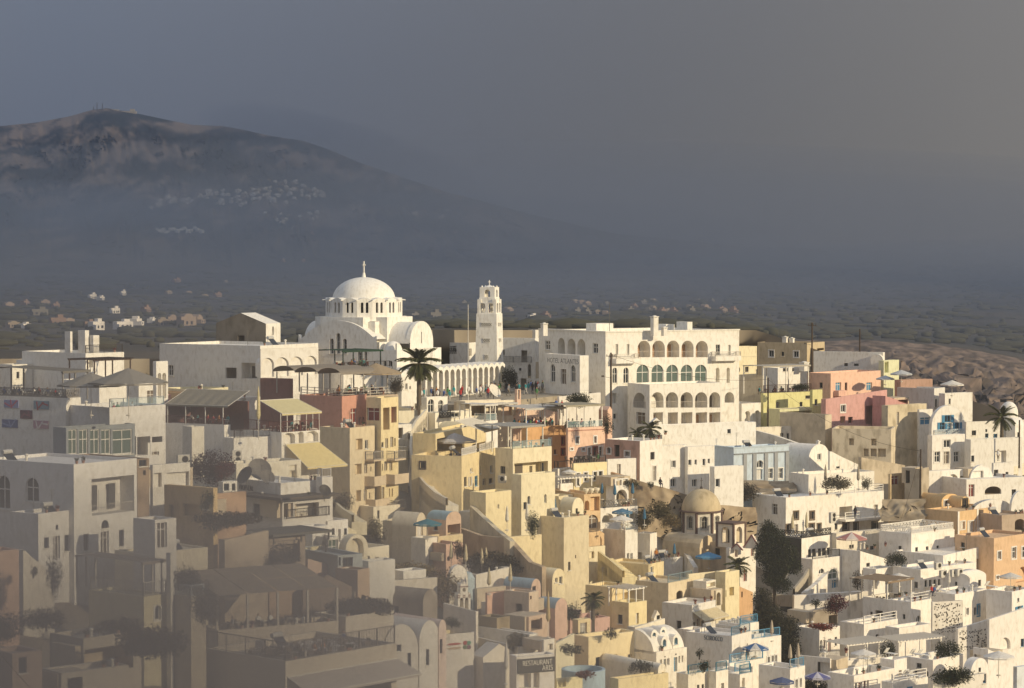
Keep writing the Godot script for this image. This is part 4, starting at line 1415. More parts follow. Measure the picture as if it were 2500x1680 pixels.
	house("small_white_house", "small white house with a thin awning behind the veranda", [1640, 1665, 1850, 190, 440], "e7e2d8", {"t": 45, "D": 262}, "Rd:1690,290,1790,430")

func town_left_middle() -> void:
	zoom(360, 940, 4.612)
	var n: Node3D
	house("pink_shop", "small row of white, pink and yellow shop fronts behind the awning terrace", [180, 230, 420, 105, 330], "d98f7c", {"t": 40, "D": 322, "cat": "shop"}, "Rd:270,130,320,210")
	house("yellow_shop", "small yellow shop front under the long white building", [390, 400, 545, 92, 330], "dfa654", {"t": 40, "D": 320, "cat": "shop"}, "Rd:430,110,520,200")
	house("cream_shop", "cream shop with a slanted parapet under the long white building", [540, 550, 910, 60, 330], "e6dcb8", {"t": 38, "D": 321, "cat": "shop", "slopeR": -0.3}, "Rx:640,140,900,180")
	house("red_wall_house", "dark red wall right of the white loggia", [1270, 1600, 1640, -70, 330], "8a4a3c", {"t": 64, "D": 312})
	house("stair_wall_house", "white house with a slanted stair wall below the loggia", [830, 1030, 1270, 145, 330], "e6e1d6", {"t": 50, "D": 314}, "Rv:1060,90,1110,180")
	# awning terrace
	n = house("awning_terrace", "white terrace wall with a dark red bar under a grey canvas roof", [195, 865, 935, 452, 870], WHITE, {"t": 62, "D": 288, "rim": 0.2, "id": "bar"}, "")
	var wl := dim(n, 1)
	var y := dim(n, 2)
	var g := G.new()
	g.box(Vector3(5.0, y - 1.0, -wl), Vector3(5.3, y + 2.6, 0))
	g.box(Vector3(0.3, y - 1.0, -wl + 0.3), Vector3(5.0, y + 2.4, -wl))
	put("bar_wall", g, plaster("7a4238"), n)
	railing(n, [Vector3(0.2, y, -0.2), Vector3(0.2, y, -wl)], 0.9, "5a3028", "bars")
	g = G.new()
	for u in [0.3, wl * 0.33, wl * 0.66, wl - 0.3]: g.bar(Vector3(0.2, y, -u), Vector3(0.2, y + 2.3, -u), 0.09)
	put("posts", g, flat("d9d4ca"), n)
	awning(n, Vector3(4.6, y + 3.9, -wl), Vector3(4.6, y + 3.9, 0.5), Vector3(0.1, y + 2.3, 0.5), Vector3(0.1, y + 2.3, -wl), "8d877a")
	# yellow awnings
	n = house("awning_house", "white house with three arches between two pale yellow awnings", [1075, 1510, 1942, 535, 880], WHITE, {"t": 46, "D": 284, "id": "yellow_awning", "rim": 0.2}, "RvE:1530,540,1662,690 RvE:1688,520,1758,655 RvE:1785,492,1922,640")
	house_rails(n, "RL", "6a3a30", "bars", 1.25)
	y = dim(n, 2)
	var wr := dim(n, 0)
	awning(n, Vector3(0.2, y + 3.6, -4.2), Vector3(wr, y + 3.6, -4.2), Vector3(wr + 0.4, y + 2.2, -0.1), Vector3(0.2, y + 2.2, -0.1), "e2d6a6")
	g = G.new()
	for k in 7: g.bar(Vector3(wr * k / 6.0, y, -0.15), Vector3(wr * k / 6.0, y + 2.25, -0.15), 0.07)
	for k in 2: g.bar(Vector3(wr * k, y, -4.2), Vector3(wr * k, y + 3.6, -4.2), 0.08)
	put("posts", g, flat("d9d4ca"), n)
	var a := on_face(n, "R", zx(1545), zy(668))
	var b := on_face(n, "R", zx(1925), zy(612))
	awning(n, Vector3(a.x, a.y, 0.05), Vector3(b.x, a.y, 0.05), Vector3(b.x + 1.6, a.y - 2.6, 3.4), Vector3(a.x + 0.6, a.y - 2.6, 3.4), "ead79c")
	n = house("balustrade_house", "white house with a dark wooden balustrade and air units below the red bar", [850, 972, 1432, 600, 870], "e6e1d7", {"t": 40, "D": 282, "rim": 0.9, "rails": "R", "rcol": "3c3430"}, "Rx:1100,520,1210,590")
	house("dish_terrace", "flat white roof terrace carrying satellite dishes above the curved sign wall", [780, 1000, 1730, 890, 1120], "e4dcc8", {"t": 42, "D": 270, "rim": 1.2, "id": "dishes"}, "Rv:1600,900,1680,1060")
	house("pale_pier_house", "tall narrow cream wall left of the white awning house", [395, 500, 640, 470, 880], "dfd8c8", {"t": 40, "D": 280})
	n = house("round_bar", "white bar building lettered TROPICAL with a curved dark roofed terrace", [1003, 1500, 1925, 1105, 1330], WHITE, {"t": 44, "D": 262, "cat": "bar", "id": "tropical"}, "")
	var p := on_plane(n, "L", zx(1112), zy(1158), -0.02)
	letters(n, "TROPICAL", p, Vector3.BACK, 0.55, "2f2b28", false, 2.6)
	n = house("round_bar_lower", "white lower storey of the bar with a dark covered balcony", [1105, 1520, 2050, 1290, 1600], "dad5cd", {"t": 44, "D": 260, "cat": "bar"}, "Lwk:1190,1340,1295,1485 Lv:1310,1340,1390,1490 Rx:1535,1330,1640,1490 RxR:1660,1330,1930,1490")
	y = dim(n, 2)
	g = G.new()
	g.box(Vector3(-1.2, y + 0.02, -dim(n, 1)), Vector3(dim(n, 0) + 0.6, y + 0.3, 1.2))
	put("roof_slab", g, flat("5f574f"), n)
	house_rails(n, "R", "3a3532", "bars", 0.1)
	var c := on_face(n, "R", zx(1640), zy(1500))
	railing(n, [Vector3(0.3, c.y, 0.3), Vector3(dim(n, 0) - 0.3, c.y, 0.3)], 1.0, "37322e", "bars")
	n = house("yellow_house", "weathered yellow orange house with an arched doorway in the mist", [190, 742, 790, 1160, 1640], "d9a957", {"t": 55, "D": 240, "worn": true}, "Lx:400,1340,580,1480 Lwk:620,1310,690,1400 Lx:240,1350,300,1500")
	house("orange_house", "plain orange wall with a dark tiled porch in the mist", [745, 790, 1112, 1225, 1600], "c08a5a", {"t": 45, "D": 243, "worn": true}, "")
	house("white_porch_house", "white house with a shaded porch above the yellow house", [800, 850, 1010, 1090, 1240], "e3ded4", {"t": 40, "D": 256}, "Rwk:860,1110,920,1190 Rwk:950,1110,990,1190")
	house("side_tower", "white tower house at the right end of the covered balcony", [1900, 1965, 2085, 1040, 1300], "ddd8d0", {"t": 46, "D": 264, "rails": "RL", "rcol": "d8d3ca"}, "")

func town_centre() -> void:
	var n: Node3D
	var g: G
	# pavilion and terraces in front of the cathedral
	zoom(600, 600, 3.733)
	n = house("pavilion_terrace", "white terrace with a green roofed pavilion in front of the cathedral", [600, 890, 1330, 1115, 1300], WHITE, {"t": 40, "D": 336, "id": "pavilion", "rim": 0.2}, "")
	var y := dim(n, 2)
	var a := n.transform.affine_inverse() * W(zx(915), zy(1110), 336)
	pergola(n, 0.3, dim(n, 0) - 1.6, -0.5, -7.0, y - 0.1, 2.4, "canopy", "2f4638", "27382f")
	railing(n, [Vector3(0.2, y, -0.2), Vector3(dim(n, 0) - 0.2, y, -0.2)], 0.8, "3d3936", "bars")
	house("vault_shed", "small white vaulted roof beside the arcade steps", [1330, 1420, 1600, 1130, 1420], WHITE, {"t": 45, "D": 345, "vault": "L"}, "Rw:1455,1255,1475,1310 Rw:1490,1280,1505,1310")
	# the tall terracotta and cream block
	zoom(800, 940, 4.612)
	n = house("apartment_block", "tall narrow block, terracotta above and cream below, with railed balconies", [-90, 250, 530, 482, 1420], "ddc28c", {"t": 58, "D": 292, "id": "block"},
		"Rvo:318,605,392,730 Rw:420,620,455,720 Rvo:305,888,382,1005 Rd:412,885,445,995 Rw:478,920,492,975 Rvo:320,1185,375,1310 Rd:405,1180,440,1300 Rw:466,1210,478,1280")
	house("upper_storey", "", [-310, 160, 437, 128, 482], "cb7350", {"t": 58, "D": 295.5, "into": n, "sink": 0.2}, "Rxr:257,265,333,440 Rw:175,370,200,462 Rxr:350,365,372,450 Rxr:388,360,412,440")
	house("stair_tower", "", [435, 602, 797, 145, 1330], "e8d6a8", {"t": 56, "D": 296.4, "into": n}, "ROr:625,255,697,505 Rvr:716,245,776,425 Rd:648,600,680,710 Rd:705,585,740,700 Rd:748,600,765,690 Rwk:605,645,628,700 Rd:636,860,670,965 Rd:695,862,728,965 Rw:608,890,622,970 Rd:603,1150,637,1280 Rd:690,1165,702,1260 Rd:720,1165,735,1260 Lxr:440,260,580,400")
	for q in [[400, 555, 860, "bars"], [640, 822, 845, "bars"], [398, 588, 1140, "wall"], [632, 860, 1108, "wall"], [410, 640, 1400, "wall"], [640, 805, 1400, "bars"]]:
		var u0 := on_face(n, "R", zx(q[0]), zy(q[2]))
		var u1 := on_face(n, "R", zx(q[1]), zy(q[2]))
		var w := (u1.x - u0.x) * 0.7
		var x := u0.x + 0.3
		var fz := 0.0
		if q[0] > 600:
			fz = (n.transform.affine_inverse() * W(zx(602), zy(700), 296.4)).z
			x = on_plane(n, "R", zx(q[0]), zy(q[2]), fz).x + 0.2
		g = G.new()
		if q[3] == "wall":
			g.box(Vector3(x, u0.y, fz + 0.02), Vector3(x + w, u0.y + 0.2, fz + 1.5))
			g.box(Vector3(x, u0.y + 0.2, fz + 1.35), Vector3(x + w, u0.y + 1.2, fz + 1.5))
			g.box(Vector3(x, u0.y + 0.2, fz + 0.02), Vector3(x + 0.15, u0.y + 1.2, fz + 1.35))
			put("balcony", g, plaster("d8b886"), n)
		else:
			g.box(Vector3(x, u0.y, fz + 0.02), Vector3(x + w, u0.y + 0.18, fz + 1.4))
			put("balcony", g, plaster("d8b886"), n)
			railing(n, [Vector3(x + 0.05, u0.y + 0.18, fz + 0.1), Vector3(x + 0.05, u0.y + 0.18, fz + 1.35), Vector3(x + w - 0.05, u0.y + 0.18, fz + 1.35), Vector3(x + w - 0.05, u0.y + 0.18, fz + 0.1)], 1.0, "a8a29a", "bars")
	# roof restaurant with arched canopy
	zoom(600, 600, 3.733)
	n = house("roof_restaurant", "rooftop restaurant under an arched grey canopy on the terracotta block", [490, 880, 1390, 1378, 1420], "b9a894", {"t": 45, "D": 297, "cat": "restaurant", "sink": 1.5, "rim": 0.1, "id": "roof_rest"}, "")
	y = dim(n, 2)
	house_rails(n, "RL", "b8b0a4", "rails", 0.95)
	g = G.new()
	for x in [0.3, 4.0, 8.0]:
		for z in [-0.6, -7.0, -13.0]: g.bar(Vector3(x, y, z), Vector3(x, y + 2.7, z), 0.12)
	put("posts", g, flat("a9a298"), n)
	g = G.new()
	for k in 3:
		for j in 10:
			var t0 := PI * j / 10
			var t1 := PI * (j + 1) / 10
			var z0 := -0.4 - 4.4 * k
			var p := Vector3(0.1, y + 2.7 + sin(t0) * 0.8, z0 - 2.2 + cos(t0) * 2.2)
			var q := Vector3(0.1, y + 2.7 + sin(t1) * 0.8, z0 - 2.2 + cos(t1) * 2.2)
			g.quad(p, q, q + Vector3(8.2, 0, 0), p + Vector3(8.2, 0, 0), Vector3.UP)
	put("canopy", g, cloth("8f867a"), n)
	# small white houses under the square
	zoom(800, 940, 4.612)
	house("arched_white_house", "small white house with two arched windows under the palm and square", [1045, 1115, 1350, 140, 330], WHITE, {"t": 42, "D": 340, "rim": 0.5}, "Ra:1130,160,1198,310 Ra:1245,170,1300,300")
	house("shadow_wall_house", "white wall house with a flat pale top left of the arched white house", [790, 800, 1120, 292, 520], "e8dfc6", {"t": 30, "D": 336, "rim": 0.6}, "")
	n = house("lattice_balcony_house", "white house with a dark lattice panel below the square", [1125, 1210, 1620, 312, 620], "ece5d2", {"t": 42, "D": 330, "rim": 0.4}, "Rwy:1390,310,1480,365")
	var q1 := on_face(n, "R", zx(1255), zy(372))
	railing(n, [Vector3(q1.x, q1.y, 0.06), Vector3(q1.x + 2.0, q1.y, 0.06)], 0.95, "4a4642", "lattice")
	house("vaulted_cream_house", "cream vaulted house with air units on its end wall", [1225, 1440, 1645, 425, 640], "ead9b0", {"t": 48, "D": 324, "vault": "R", "rise": 1.9}, "")
	n = house("glass_terrace_house", "white terrace house with a glass balustrade and white canopy frame", [1640, 1780, 1915, 405, 640], WHITE, {"t": 48, "D": 326, "rails": "RL", "rstyle": "glass", "rcol": "d8d3ca", "rim": 1.0, "id": "glasster"}, "")
	pergola(n, 0.2, dim(n, 0) - 0.2, -0.3, -5.0, dim(n, 2) - 0.9, 3.0, "canopy", "dcd8d0")
	house("dark_window_house", "small white house with one dark window right of the cream stair tower", [785, 792, 945, 445, 760], WHITE, {"t": 40, "D": 318, "roof": "b9c8d4"}, "Rx:790,482,848,600")
	house("lower_white_strip", "white wall strip below the dark window house with climbing plants", [795, 800, 905, 700, 1420], "eee2c4", {"t": 40, "D": 315})
	# stair path between the cream houses
	path("stair_path", "white parapet path winding down between the cream block and the tan wall", [[1120, 345, 331], [1000, 480, 324], [930, 620, 318], [920, 760, 314], [935, 900, 309], [980, 1050, 304], [1080, 1180, 299], [1200, 1290, 294], [1330, 1360, 289]], 1.6, "e2d8c2")
	# the cream house with the big umbrella
	n = house("umbrella_house", "cream house with a wide tan side wall and roof terrace under a large umbrella", [945, 1508, 1888, 800, 1640], CREAM, {"t": 73, "D": 300, "id": "umbrella", "rim": 0.9},
		"Rw:1604,935,1632,985 Rw:1710,915,1726,1000 Rw:1828,905,1857,990 RwSw:1592,1035,1612,1135 Rwk:1535,1035,1566,1140 Rwb:1655,1022,1692,1140 Rwk:1815,1050,1858,1110 Rdo:1742,1055,1785,1130")
	y = dim(n, 2)
	var wl := dim(n, 1)
	var wr := dim(n, 0)
	railing(n, [Vector3(0.5, y, -0.15), Vector3(wr * 0.45, y, -0.15)], 0.9, "dcd7ce", "lattice")
	railing(n, [Vector3(wr * 0.55, y, -0.15), Vector3(wr - 0.2, y, -0.15)], 0.9, "dcd7ce", "lattice")
	house("terrace_room", "", [958, 1215, 1890, 548, 830], "e0cda0", {"t": 73, "D": 306, "into": n, "sink": 0.5}, "ROk:1230,590,1400,750 Rx:1420,600,1540,745 RO:1630,640,1870,780")
	awning(n, Vector3(wr * 0.5, y + 3.9, -3.2), Vector3(wr + 0.2, y + 3.9, -3.2), Vector3(wr + 1.2, y + 2.6, 0.4), Vector3(wr * 0.5 + 0.8, y + 2.6, 0.4), "ded5c2")
	house("narrow_annex", "cream annex with a porch and low wall below the umbrella house", [1600, 1780, 2068, 1215, 1480], "e9d9ae", {"t": 50, "D": 291, "rim": 0.3}, "Rw:1912,1345,1932,1395")
	# next cream house
	n = house("pergola_house", "cream house with a long striped balcony below a grey flat canopy", [1888, 2085, 2522, 720, 1340], "e4d09c", {"t": 44, "D": 304, "id": "pergola", "rim": 0.9},
		"Lwk:1945,915,2000,1000 RO:2100,870,2480,1010 Ra:2255,1250,2280,1350 Rwk:2410,875,2440,1000")
	y = dim(n, 2)
	wr = dim(n, 0)
	house_rails(n, "R", "8fa3a4", "glass", 0.9)
	pergola(n, 0.2, wr * 0.85, -0.6, -7.0, y - 0.9, 3.6, "canopy", "a5a29a", "dcd7cc")
	house("lower_pergola_house", "plain cream lower house with a tiny arched window under the striped balcony", [2070, 2180, 2560, 1010, 1560], "ead79f", {"t": 44, "D": 296}, "Ra:2250,1250,2282,1345 Rwk:2205,1320,2240,1400 Ra:2440,1230,2465,1330")
	slope_wall("tan_wall", "tan sloping garden wall below the umbrella house", [[1600, 1360, 292], [1900, 1640, 286], [2050, 1760, 281]], 2.4, 6.0, "d6c193")

# a thick wall whose top follows the points [px, py, distance]
func slope_wall(called: String, label: String, pts: Array, up: float, deep: float, hex: String, thick := 0.6) -> void:
	var p0 := W(zx(pts[0][0]), zy(pts[0][1]), pts[0][2])
	var n := thing(called, label, "wall", p0)
	var g := G.new()
	for i in pts.size() - 1:
		var a := W(zx(pts[i][0]), zy(pts[i][1]), pts[i][2]) - p0
		var b := W(zx(pts[i + 1][0]), zy(pts[i + 1][1]), pts[i + 1][2]) - p0
		var o := (b - a).cross(Vector3.UP).normalized()
		if o.z < 0: o = -o
		var t := o * -thick
		var dn := Vector3.DOWN * deep
		g.quad(a, b, b + dn, a + dn, o)
		g.quad(a + t, b + t, b + t + dn, a + t + dn, -o)
		g.quad(a, b, b + t, a + t, Vector3.UP)
		g.quad(a, a + t, a + t + dn, a + dn, a - b)
		g.quad(b, b + t, b + t + dn, b + dn, b - a)
	put("wall", g, plaster(hex, true), n)

# a stepped path with a low parapet on its near side
func path(called: String, label: String, pts: Array, wide: float, hex: String) -> void:
	var p0 := W(zx(pts[0][0]), zy(pts[0][1]), pts[0][2])
	var n := thing(called, label, "stairs", p0)
	var par := G.new()
	var under := G.new()
	for i in pts.size() - 1:
		var a := W(zx(pts[i][0]), zy(pts[i][1]), pts[i][2]) - p0
		var b := W(zx(pts[i + 1][0]), zy(pts[i + 1][1]), pts[i + 1][2]) - p0
		var o := (b - a).cross(Vector3.UP).normalized()
		if o.z < 0: o = -o
		var k := maxi(2, int((b - a).length() / 0.55))
		for j in k:
			var s := G.new()
			var c := a.lerp(b, (j + 0.5) / k)
			var d := b - a
			d.y = 0
			s.tbox(Transform3D(Basis(o, Vector3.UP, d.normalized()), c - o * wide / 2 - Vector3.UP * 0.75), Vector3(wide, 1.5, d.length() / k * 0.99))
			put("step", s, plaster(hex), n)
		par.quad(a + Vector3.UP * 0.9, b + Vector3.UP * 0.9, b - Vector3.UP * 4, a - Vector3.UP * 4, o)
		par.quad(a + Vector3.UP * 0.9, b + Vector3.UP * 0.9, b + Vector3.UP * 0.9 - o * 0.3, a + Vector3.UP * 0.9 - o * 0.3, Vector3.UP)
		par.quad(a + Vector3.UP * 0.9 - o * 0.3, b + Vector3.UP * 0.9 - o * 0.3, b - o * 0.3 - Vector3.UP * 0.5, a - o * 0.3 - Vector3.UP * 0.5, -o)
	put("parapet", par, plaster(hex), n)

func town_right_middle() -> void:
	var n: Node3D
	var g: G
	var y: float
	zoom(1260, 960, 4.612)
	n = house("orange_restaurant", "orange restaurant with a crowded terrace under white canopies", [60, 115, 584, 388, 760], "d98c38", {"t": 36, "D": 334, "cat": "restaurant", "id": "orange", "rim": 0.3}, "RwT:368,510,392,580 RwTr:515,500,540,578 RwTr:512,628,545,690 Rwr:428,635,455,690")
	y = dim(n, 2)
	pergola(n, 0.4, dim(n, 0) - 0.4, -0.6, -6.0, y - 0.3, 3.0, "canopy", "c9c4ba", "e2ddd4", 0.2)
	n = house("salmon_restaurant", "salmon house with white framed windows and a glazed roof terrace", [560, 584, 1002, 392, 760], "e8ad85", {"t": 34, "D": 333, "cat": "restaurant", "id": "salmon", "rim": 0.2}, "RwT:675,492,705,570 RwT:878,485,905,562 RwT:810,612,842,710 RwTr:870,610,908,715 RwT:935,603,970,710 RwT:745,615,772,650 RwT:610,620,640,640")
	y = dim(n, 2)
	pergola(n, 0.2, dim(n, 0) - 0.2, -0.5, -6.5, y - 0.2, 3.2, "canopy", "a8a08c", "ebe6da")
	railing(n, [Vector3(0.2, y, -0.4), Vector3(dim(n, 0) - 0.2, y, -0.4)], 0.9, "e6e1d6", "glass")
	g = G.new()
	g.box(Vector3(-0.05, y - 0.45, 0.01), Vector3(dim(n, 0), y - 0.33, 0.08))
	put("ledge", g, plaster("b9664a"), n)
	house("salmon_pier", "salmon gatehouse pillar with a small gable beside the white hotel", [930, 1030, 1082, 150, 480], "e6a67e", {"t": 52, "D": 338, "gable": 0.5}, "")
	n = house("salmon_white_house", "white house whose shaded side wall is salmon with an arched gate", [1005, 1393, 1645, 538, 1080], WHITE, {"t": 50, "D": 328, "Lhex": "d08d6c", "id": "sw"}, "LaT:1025,612,1065,680 Lxk:1105,582,1165,715 LwT:1225,655,1280,712 Rwk:1512,663,1560,748")
	house("white_stepped_house", "white house stepping down right of the salmon walled house", [1600, 1645, 1930, 592, 1150], WHITE, {"t": 32, "D": 333, "rim": 0.3}, "RwT:1748,760,1796,838 RwT:1740,965,1796,1056")
	n = house("white_row_house", "white house with four small windows above a flowered ledge", [1900, 1932, 2233, 602, 1200], WHITE, {"t": 30, "D": 334, "rim": 0.2}, "Rw:1940,750,1975,812 Rw:2010,748,2036,806 Rw:2100,740,2132,815 Rw:2158,738,2184,792 RwT:1980,970,2035,1056")
	house("white_lower_house", "plain white wall house in front of the flowered ledge", [2180, 2232, 2560, 830, 1230], WHITE, {"t": 30, "D": 330, "rim": 0.3}, "RwT:2245,965,2292,1056 Rv:2300,700,2330,800")
	n = house("yellow_window_house", "yellow house with four white framed windows under a crowded terrace", [625, 648, 1024, 790, 1200], "ecd186", {"t": 30, "D": 318, "id": "yellow4", "rim": 0.2}, "RwT:678,900,718,1046 RwT:765,892,804,992 RwT:870,885,911,981 RwT:930,878,972,980")
	house_rails(n, "R", "3d3936", "bars", 0.9)
	house("white_balcony_house", "narrow white house with a dark railing left of the yellow house", [415, 470, 632, 850, 1160], WHITE, {"t": 36, "D": 319, "rails": "RL", "rcol": "45413d", "rim": 0.9}, "RO:500,865,610,1000")
	house("terrace_wall_house", "blank white wall below the salmon arch gate", [1005, 1030, 1400, 745, 1080], WHITE, {"t": 30, "D": 326, "rim": 0.4}, "")
	slope_wall("orange_parapet", "short orange parapet wall at the head of the rock face", [[1065, 890, 322], [1228, 935, 321]], 1, 3.0, "d98f45")
	n = house("loggia_house", "white house with two open square windows above an arched pool terrace", [1012, 1115, 1266, 965, 1300], WHITE, {"t": 38, "D": 316, "id": "loggia2"}, "Rxk:1130,975,1190,1040 Rxk:1203,968,1258,1035 RA:1128,1085,1250,1220")
	n = house("pool_terrace", "white arched terrace with an ornate railing and blue umbrellas", [940, 950, 1372, 1295, 1560], WHITE, {"t": 30, "D": 312, "rails": "R", "rcol": "6d6a66", "rstyle": "lattice", "rim": 1.0, "id": "pool"}, "RA:968,1355,1102,1460 RA:1128,1345,1226,1445 RA:1285,1333,1346,1470")
	n = house("orange_folly", "narrow apricot house with scalloped roof, balcony and brown columns", [755, 765, 948, 1140, 1640], "e0ac66", {"t": 30, "D": 306, "id": "folly"}, "Rv:838,1165,940,1325 RxoC:800,1370,925,1520 RvC:762,1210,825,1320")
	y = dim(n, 2)
	for k in 3:
		g = G.new()
		var w := dim(n, 0)
		g.lathe(Vector3(w * (k + 0.5) / 3, y, -0.2), [Vector2(0.05, 0.0), Vector2(w / 7, 0.5), Vector2(w / 6.5, 0.75)], 8)
		put("scallop", g, plaster("f0e6d0"), n)
	house("cream_vault_house", "tall cream vaulted tower with one slit window", [490, 632, 760, 1182, 1700], "ecd9a4", {"t": 48, "D": 303, "vault": "R", "rise": 1.2}, "Rwk:670,1298,695,1380")
	house("cream_block_house", "cream house with a blue door recess left of the vaulted tower", [325, 480, 640, 1160, 1560], "e3cf9a", {"t": 48, "D": 306}, "Lxb:415,1260,450,1390 Rv:540,1200,600,1400")
	n = house("white_kiosk", "small white terrace kiosk with a striped pergola and parasol", [480, 500, 640, 1020, 1180], WHITE, {"t": 36, "D": 312}, "")
	pergola(n, 0.4, 5.4, -0.4, -3.0, dim(n, 2) - 0.6, 1.2, "slats", "efeae0")
	# the small house front with white gable under the hotel
	house("white_gable_kiosk", "tiny white gabled kiosk at the foot of the hotel arches", [1500, 1522, 1642, 280, 370], WHITE, {"t": 30, "D": 350, "gable": 0.7, "sink": 2}, "Rv:1560,310,1605,365")
	house("hotel_terrace_wall", "long white retaining wall at the foot of the hotel", [1560, 1640, 2700, 362, 640], WHITE, {"t": 28, "D": 352, "rim": 0.3}, "")
	house("hotel_stair_block", "white sloping stair block below the palms by the hotel", [1395, 1645, 1850, 470, 640], "e4ded2", {"t": 40, "D": 345, "slopeR": 1.6}, "")
	# blue house
	zoom(1800, 760, 3.334)
	n = house("blue_house", "pale blue house with grey pilasters and an arched fanlight door", [-190, -30, 418, 1118, 1400], "c2d0dc", {"t": 34, "D": 350, "id": "blue", "rim": 0.3, "cornice": 0.1, "trimcol": "bac8d2"}, "RaT:158,1215,205,1275 Rdw:158,1288,205,1370 RwT:253,1280,288,1362 RwT:335,1278,370,1362 Rwk:12,1310,38,1372")
	y = dim(n, 2)
	for x in [60, 138, 232, 312, 402]:
		var u := on_face(n, "R", zx(x), zy(1250)).x
		g = G.new()
		g.box(Vector3(u - 0.33, -1.0, 0.01), Vector3(u + 0.33, y - 0.9, 0.16))
		put("pilaster", g, plaster("9b9d9f"), n)
	g = G.new()
	g.box(Vector3(0, y - 0.9, 0.012), Vector3(dim(n, 0), y - 0.75, 0.2))
	put("band", g, plaster("8c8f92"), n)

func town_upper_right() -> void:
	var n: Node3D
	var g: G
	var y: float
	zoom(1800, 760, 3.334)
	house("cream_back_house", "plain cream wall right behind the hotel", [-80, -20, 160, 288, 560], "e9dcb8", {"t": 35, "D": 420})
	n = house("grey_brown_house", "brown house with a bright yellow end and three windows", [165, 567, 710, 258, 520], "c9ab74", {"t": 60, "D": 432, "chimney": [[390, 205, 0.8], [445, 215, 0.7]]}, "LwT:258,318,298,372 Lwk:360,330,380,365 LwT:460,325,500,375 Rx:650,300,705,318")
	house("low_white_house", "low white house with small openings under the grey brown house", [200, 330, 580, 462, 620], WHITE, {"t": 38, "D": 415, "chimney": [[545, 458, 1.2]]}, "Rwk:372,460,412,490 Rwk:447,462,463,490")
	n = house("grey_white_house", "large shaded white house with a humped roofline behind the pink house", [620, 1185, 1200, 335, 640], "e7e2d8", {"t": 66, "D": 412, "id": "hump"}, "Lx:870,422,900,447 Lx:950,427,988,445")
	house("hump_vault", "", [1085, 1185, 1200, 352, 640], "e7e2d8", {"t": 66, "D": 411, "vault": "L", "rise": 1.0, "into": n})
	house("pale_green_house", "pale green house end right of the humped white house", [1150, 1192, 1316, 402, 620], "dcdcb6", {"t": 50, "D": 408}, "Rv:1200,410,1232,500")
	n = house("pink_house", "salmon pink house with blue shuttered windows and a shaded side", [568, 760, 1167, 506, 760], "e6a47c", {"t": 48, "D": 396, "id": "pink", "rim": 0.4}, "Rdb:800,580,846,646 Rx:876,580,896,646 Rdb:1052,580,1098,642 Lwk:670,580,695,625")
	g = G.new()
	var u := on_face(n, "R", zx(785), zy(690))
	g.box(Vector3(u.x, u.y, 0.01), Vector3(u.x + 2.2, u.y + 0.9, 1.0))
	put("balcony", g, plaster("e0997a"), n)
	n = house("rose_house", "rose red lower house with dark doorways below the pink house", [682, 720, 1218, 715, 960], "cf8378", {"t": 40, "D": 386, "id": "rose", "slopeR": -1.0}, "RwT:842,762,880,822 Rxk:838,855,880,910 Rxk:903,860,940,910 Rxk:1045,770,1108,918")
	house("rose_annex", "rose red sloping annex with a red wall beside the rose house", [1100, 1205, 1400, 690, 920], "c97a70", {"t": 45, "D": 390, "slopeR": 1.5}, "Rx:1310,720,1390,760")
	n = house("lime_restaurant", "pale yellow green restaurant with a wide window and balcony of tables", [190, 212, 612, 668, 960], "dcd79c", {"t": 34, "D": 392, "cat": "restaurant", "id": "lime", "rim": 0.3}, "Rdo:315,740,346,788 Rwk:508,738,531,776 Rwk:555,685,608,712")
	y = dim(n, 2)
	pergola(n, 0.4, dim(n, 0) - 0.5, -0.5, -5.5, y - 0.3, 4.6, "canopy", "b9b2a4", "e8e3d8")
	railing(n, [Vector3(0.2, y, -0.15), Vector3(dim(n, 0) - 0.2, y, -0.15)], 1.3, "4a3834", "bars")
	house("lime_annex", "yellow green annex with small dark windows right of the wide window", [590, 612, 692, 640, 960], "d6d196", {"t": 40, "D": 390}, "Rwk:630,716,652,766")
	n = house("lime_porch", "yellow green porch with a wide dark window and lattice railing", [255, 345, 660, 798, 960], "d9d490", {"t": 36, "D": 386, "rim": 0.2}, "Rxk:380,812,606,895")
	var u2 := on_face(n, "R", zx(350), zy(940))
	railing(n, [Vector3(u2.x, u2.y, 0.6), Vector3(u2.x + 3.6, u2.y, 0.6)], 0.9, "d8d4ae", "lattice")
	house("beige_side_house", "beige shaded house between the hotel and the lime restaurant", [-60, 205, 215, 520, 800], "cfc4b0", {"t": 64, "D": 398}, "")
	house("niche_wall_house", "white wall with two tall blind arches right of the hotel", [-120, 35, 192, 752, 960], WHITE, {"t": 40, "D": 388, "rim": 0.3}, "RvC:60,812,106,945 RvC:140,806,186,945")
	house("long_white_wall", "long sunlit white retaining wall under the lime restaurant", [110, 130, 706, 946, 1130], "f0e6d2", {"t": 24, "D": 376, "rim": 0.2, "worn": true}, "")
	n = house("brown_house", "large weathered brown house with blocked windows and a lit end", [770, 1252, 1542, 962, 1240], "dcc498", {"t": 76, "D": 368, "worn": true, "id": "brown", "rim": 0.7}, "Lvo:910,1035,950,1090 Lvo:1090,1037,1134,1093 Lvo:1030,1118,1070,1182 Lvo:1085,1118,1134,1182 Lvo:1145,1118,1210,1186 Rwr:1315,1138,1358,1193 Rwr:1423,1140,1467,1196")
	house("brown_tower", "narrow brown plaster pier left of the weathered brown house", [705, 716, 768, 842, 1100], "cdb68e", {"t": 45, "D": 374, "worn": true})
	house("roofless_house", "grey roofless walls above the weathered brown house", [1175, 1225, 1540, 768, 1000], "d0c2a6", {"t": 40, "D": 380, "worn": true, "rim": 2.6}, "")
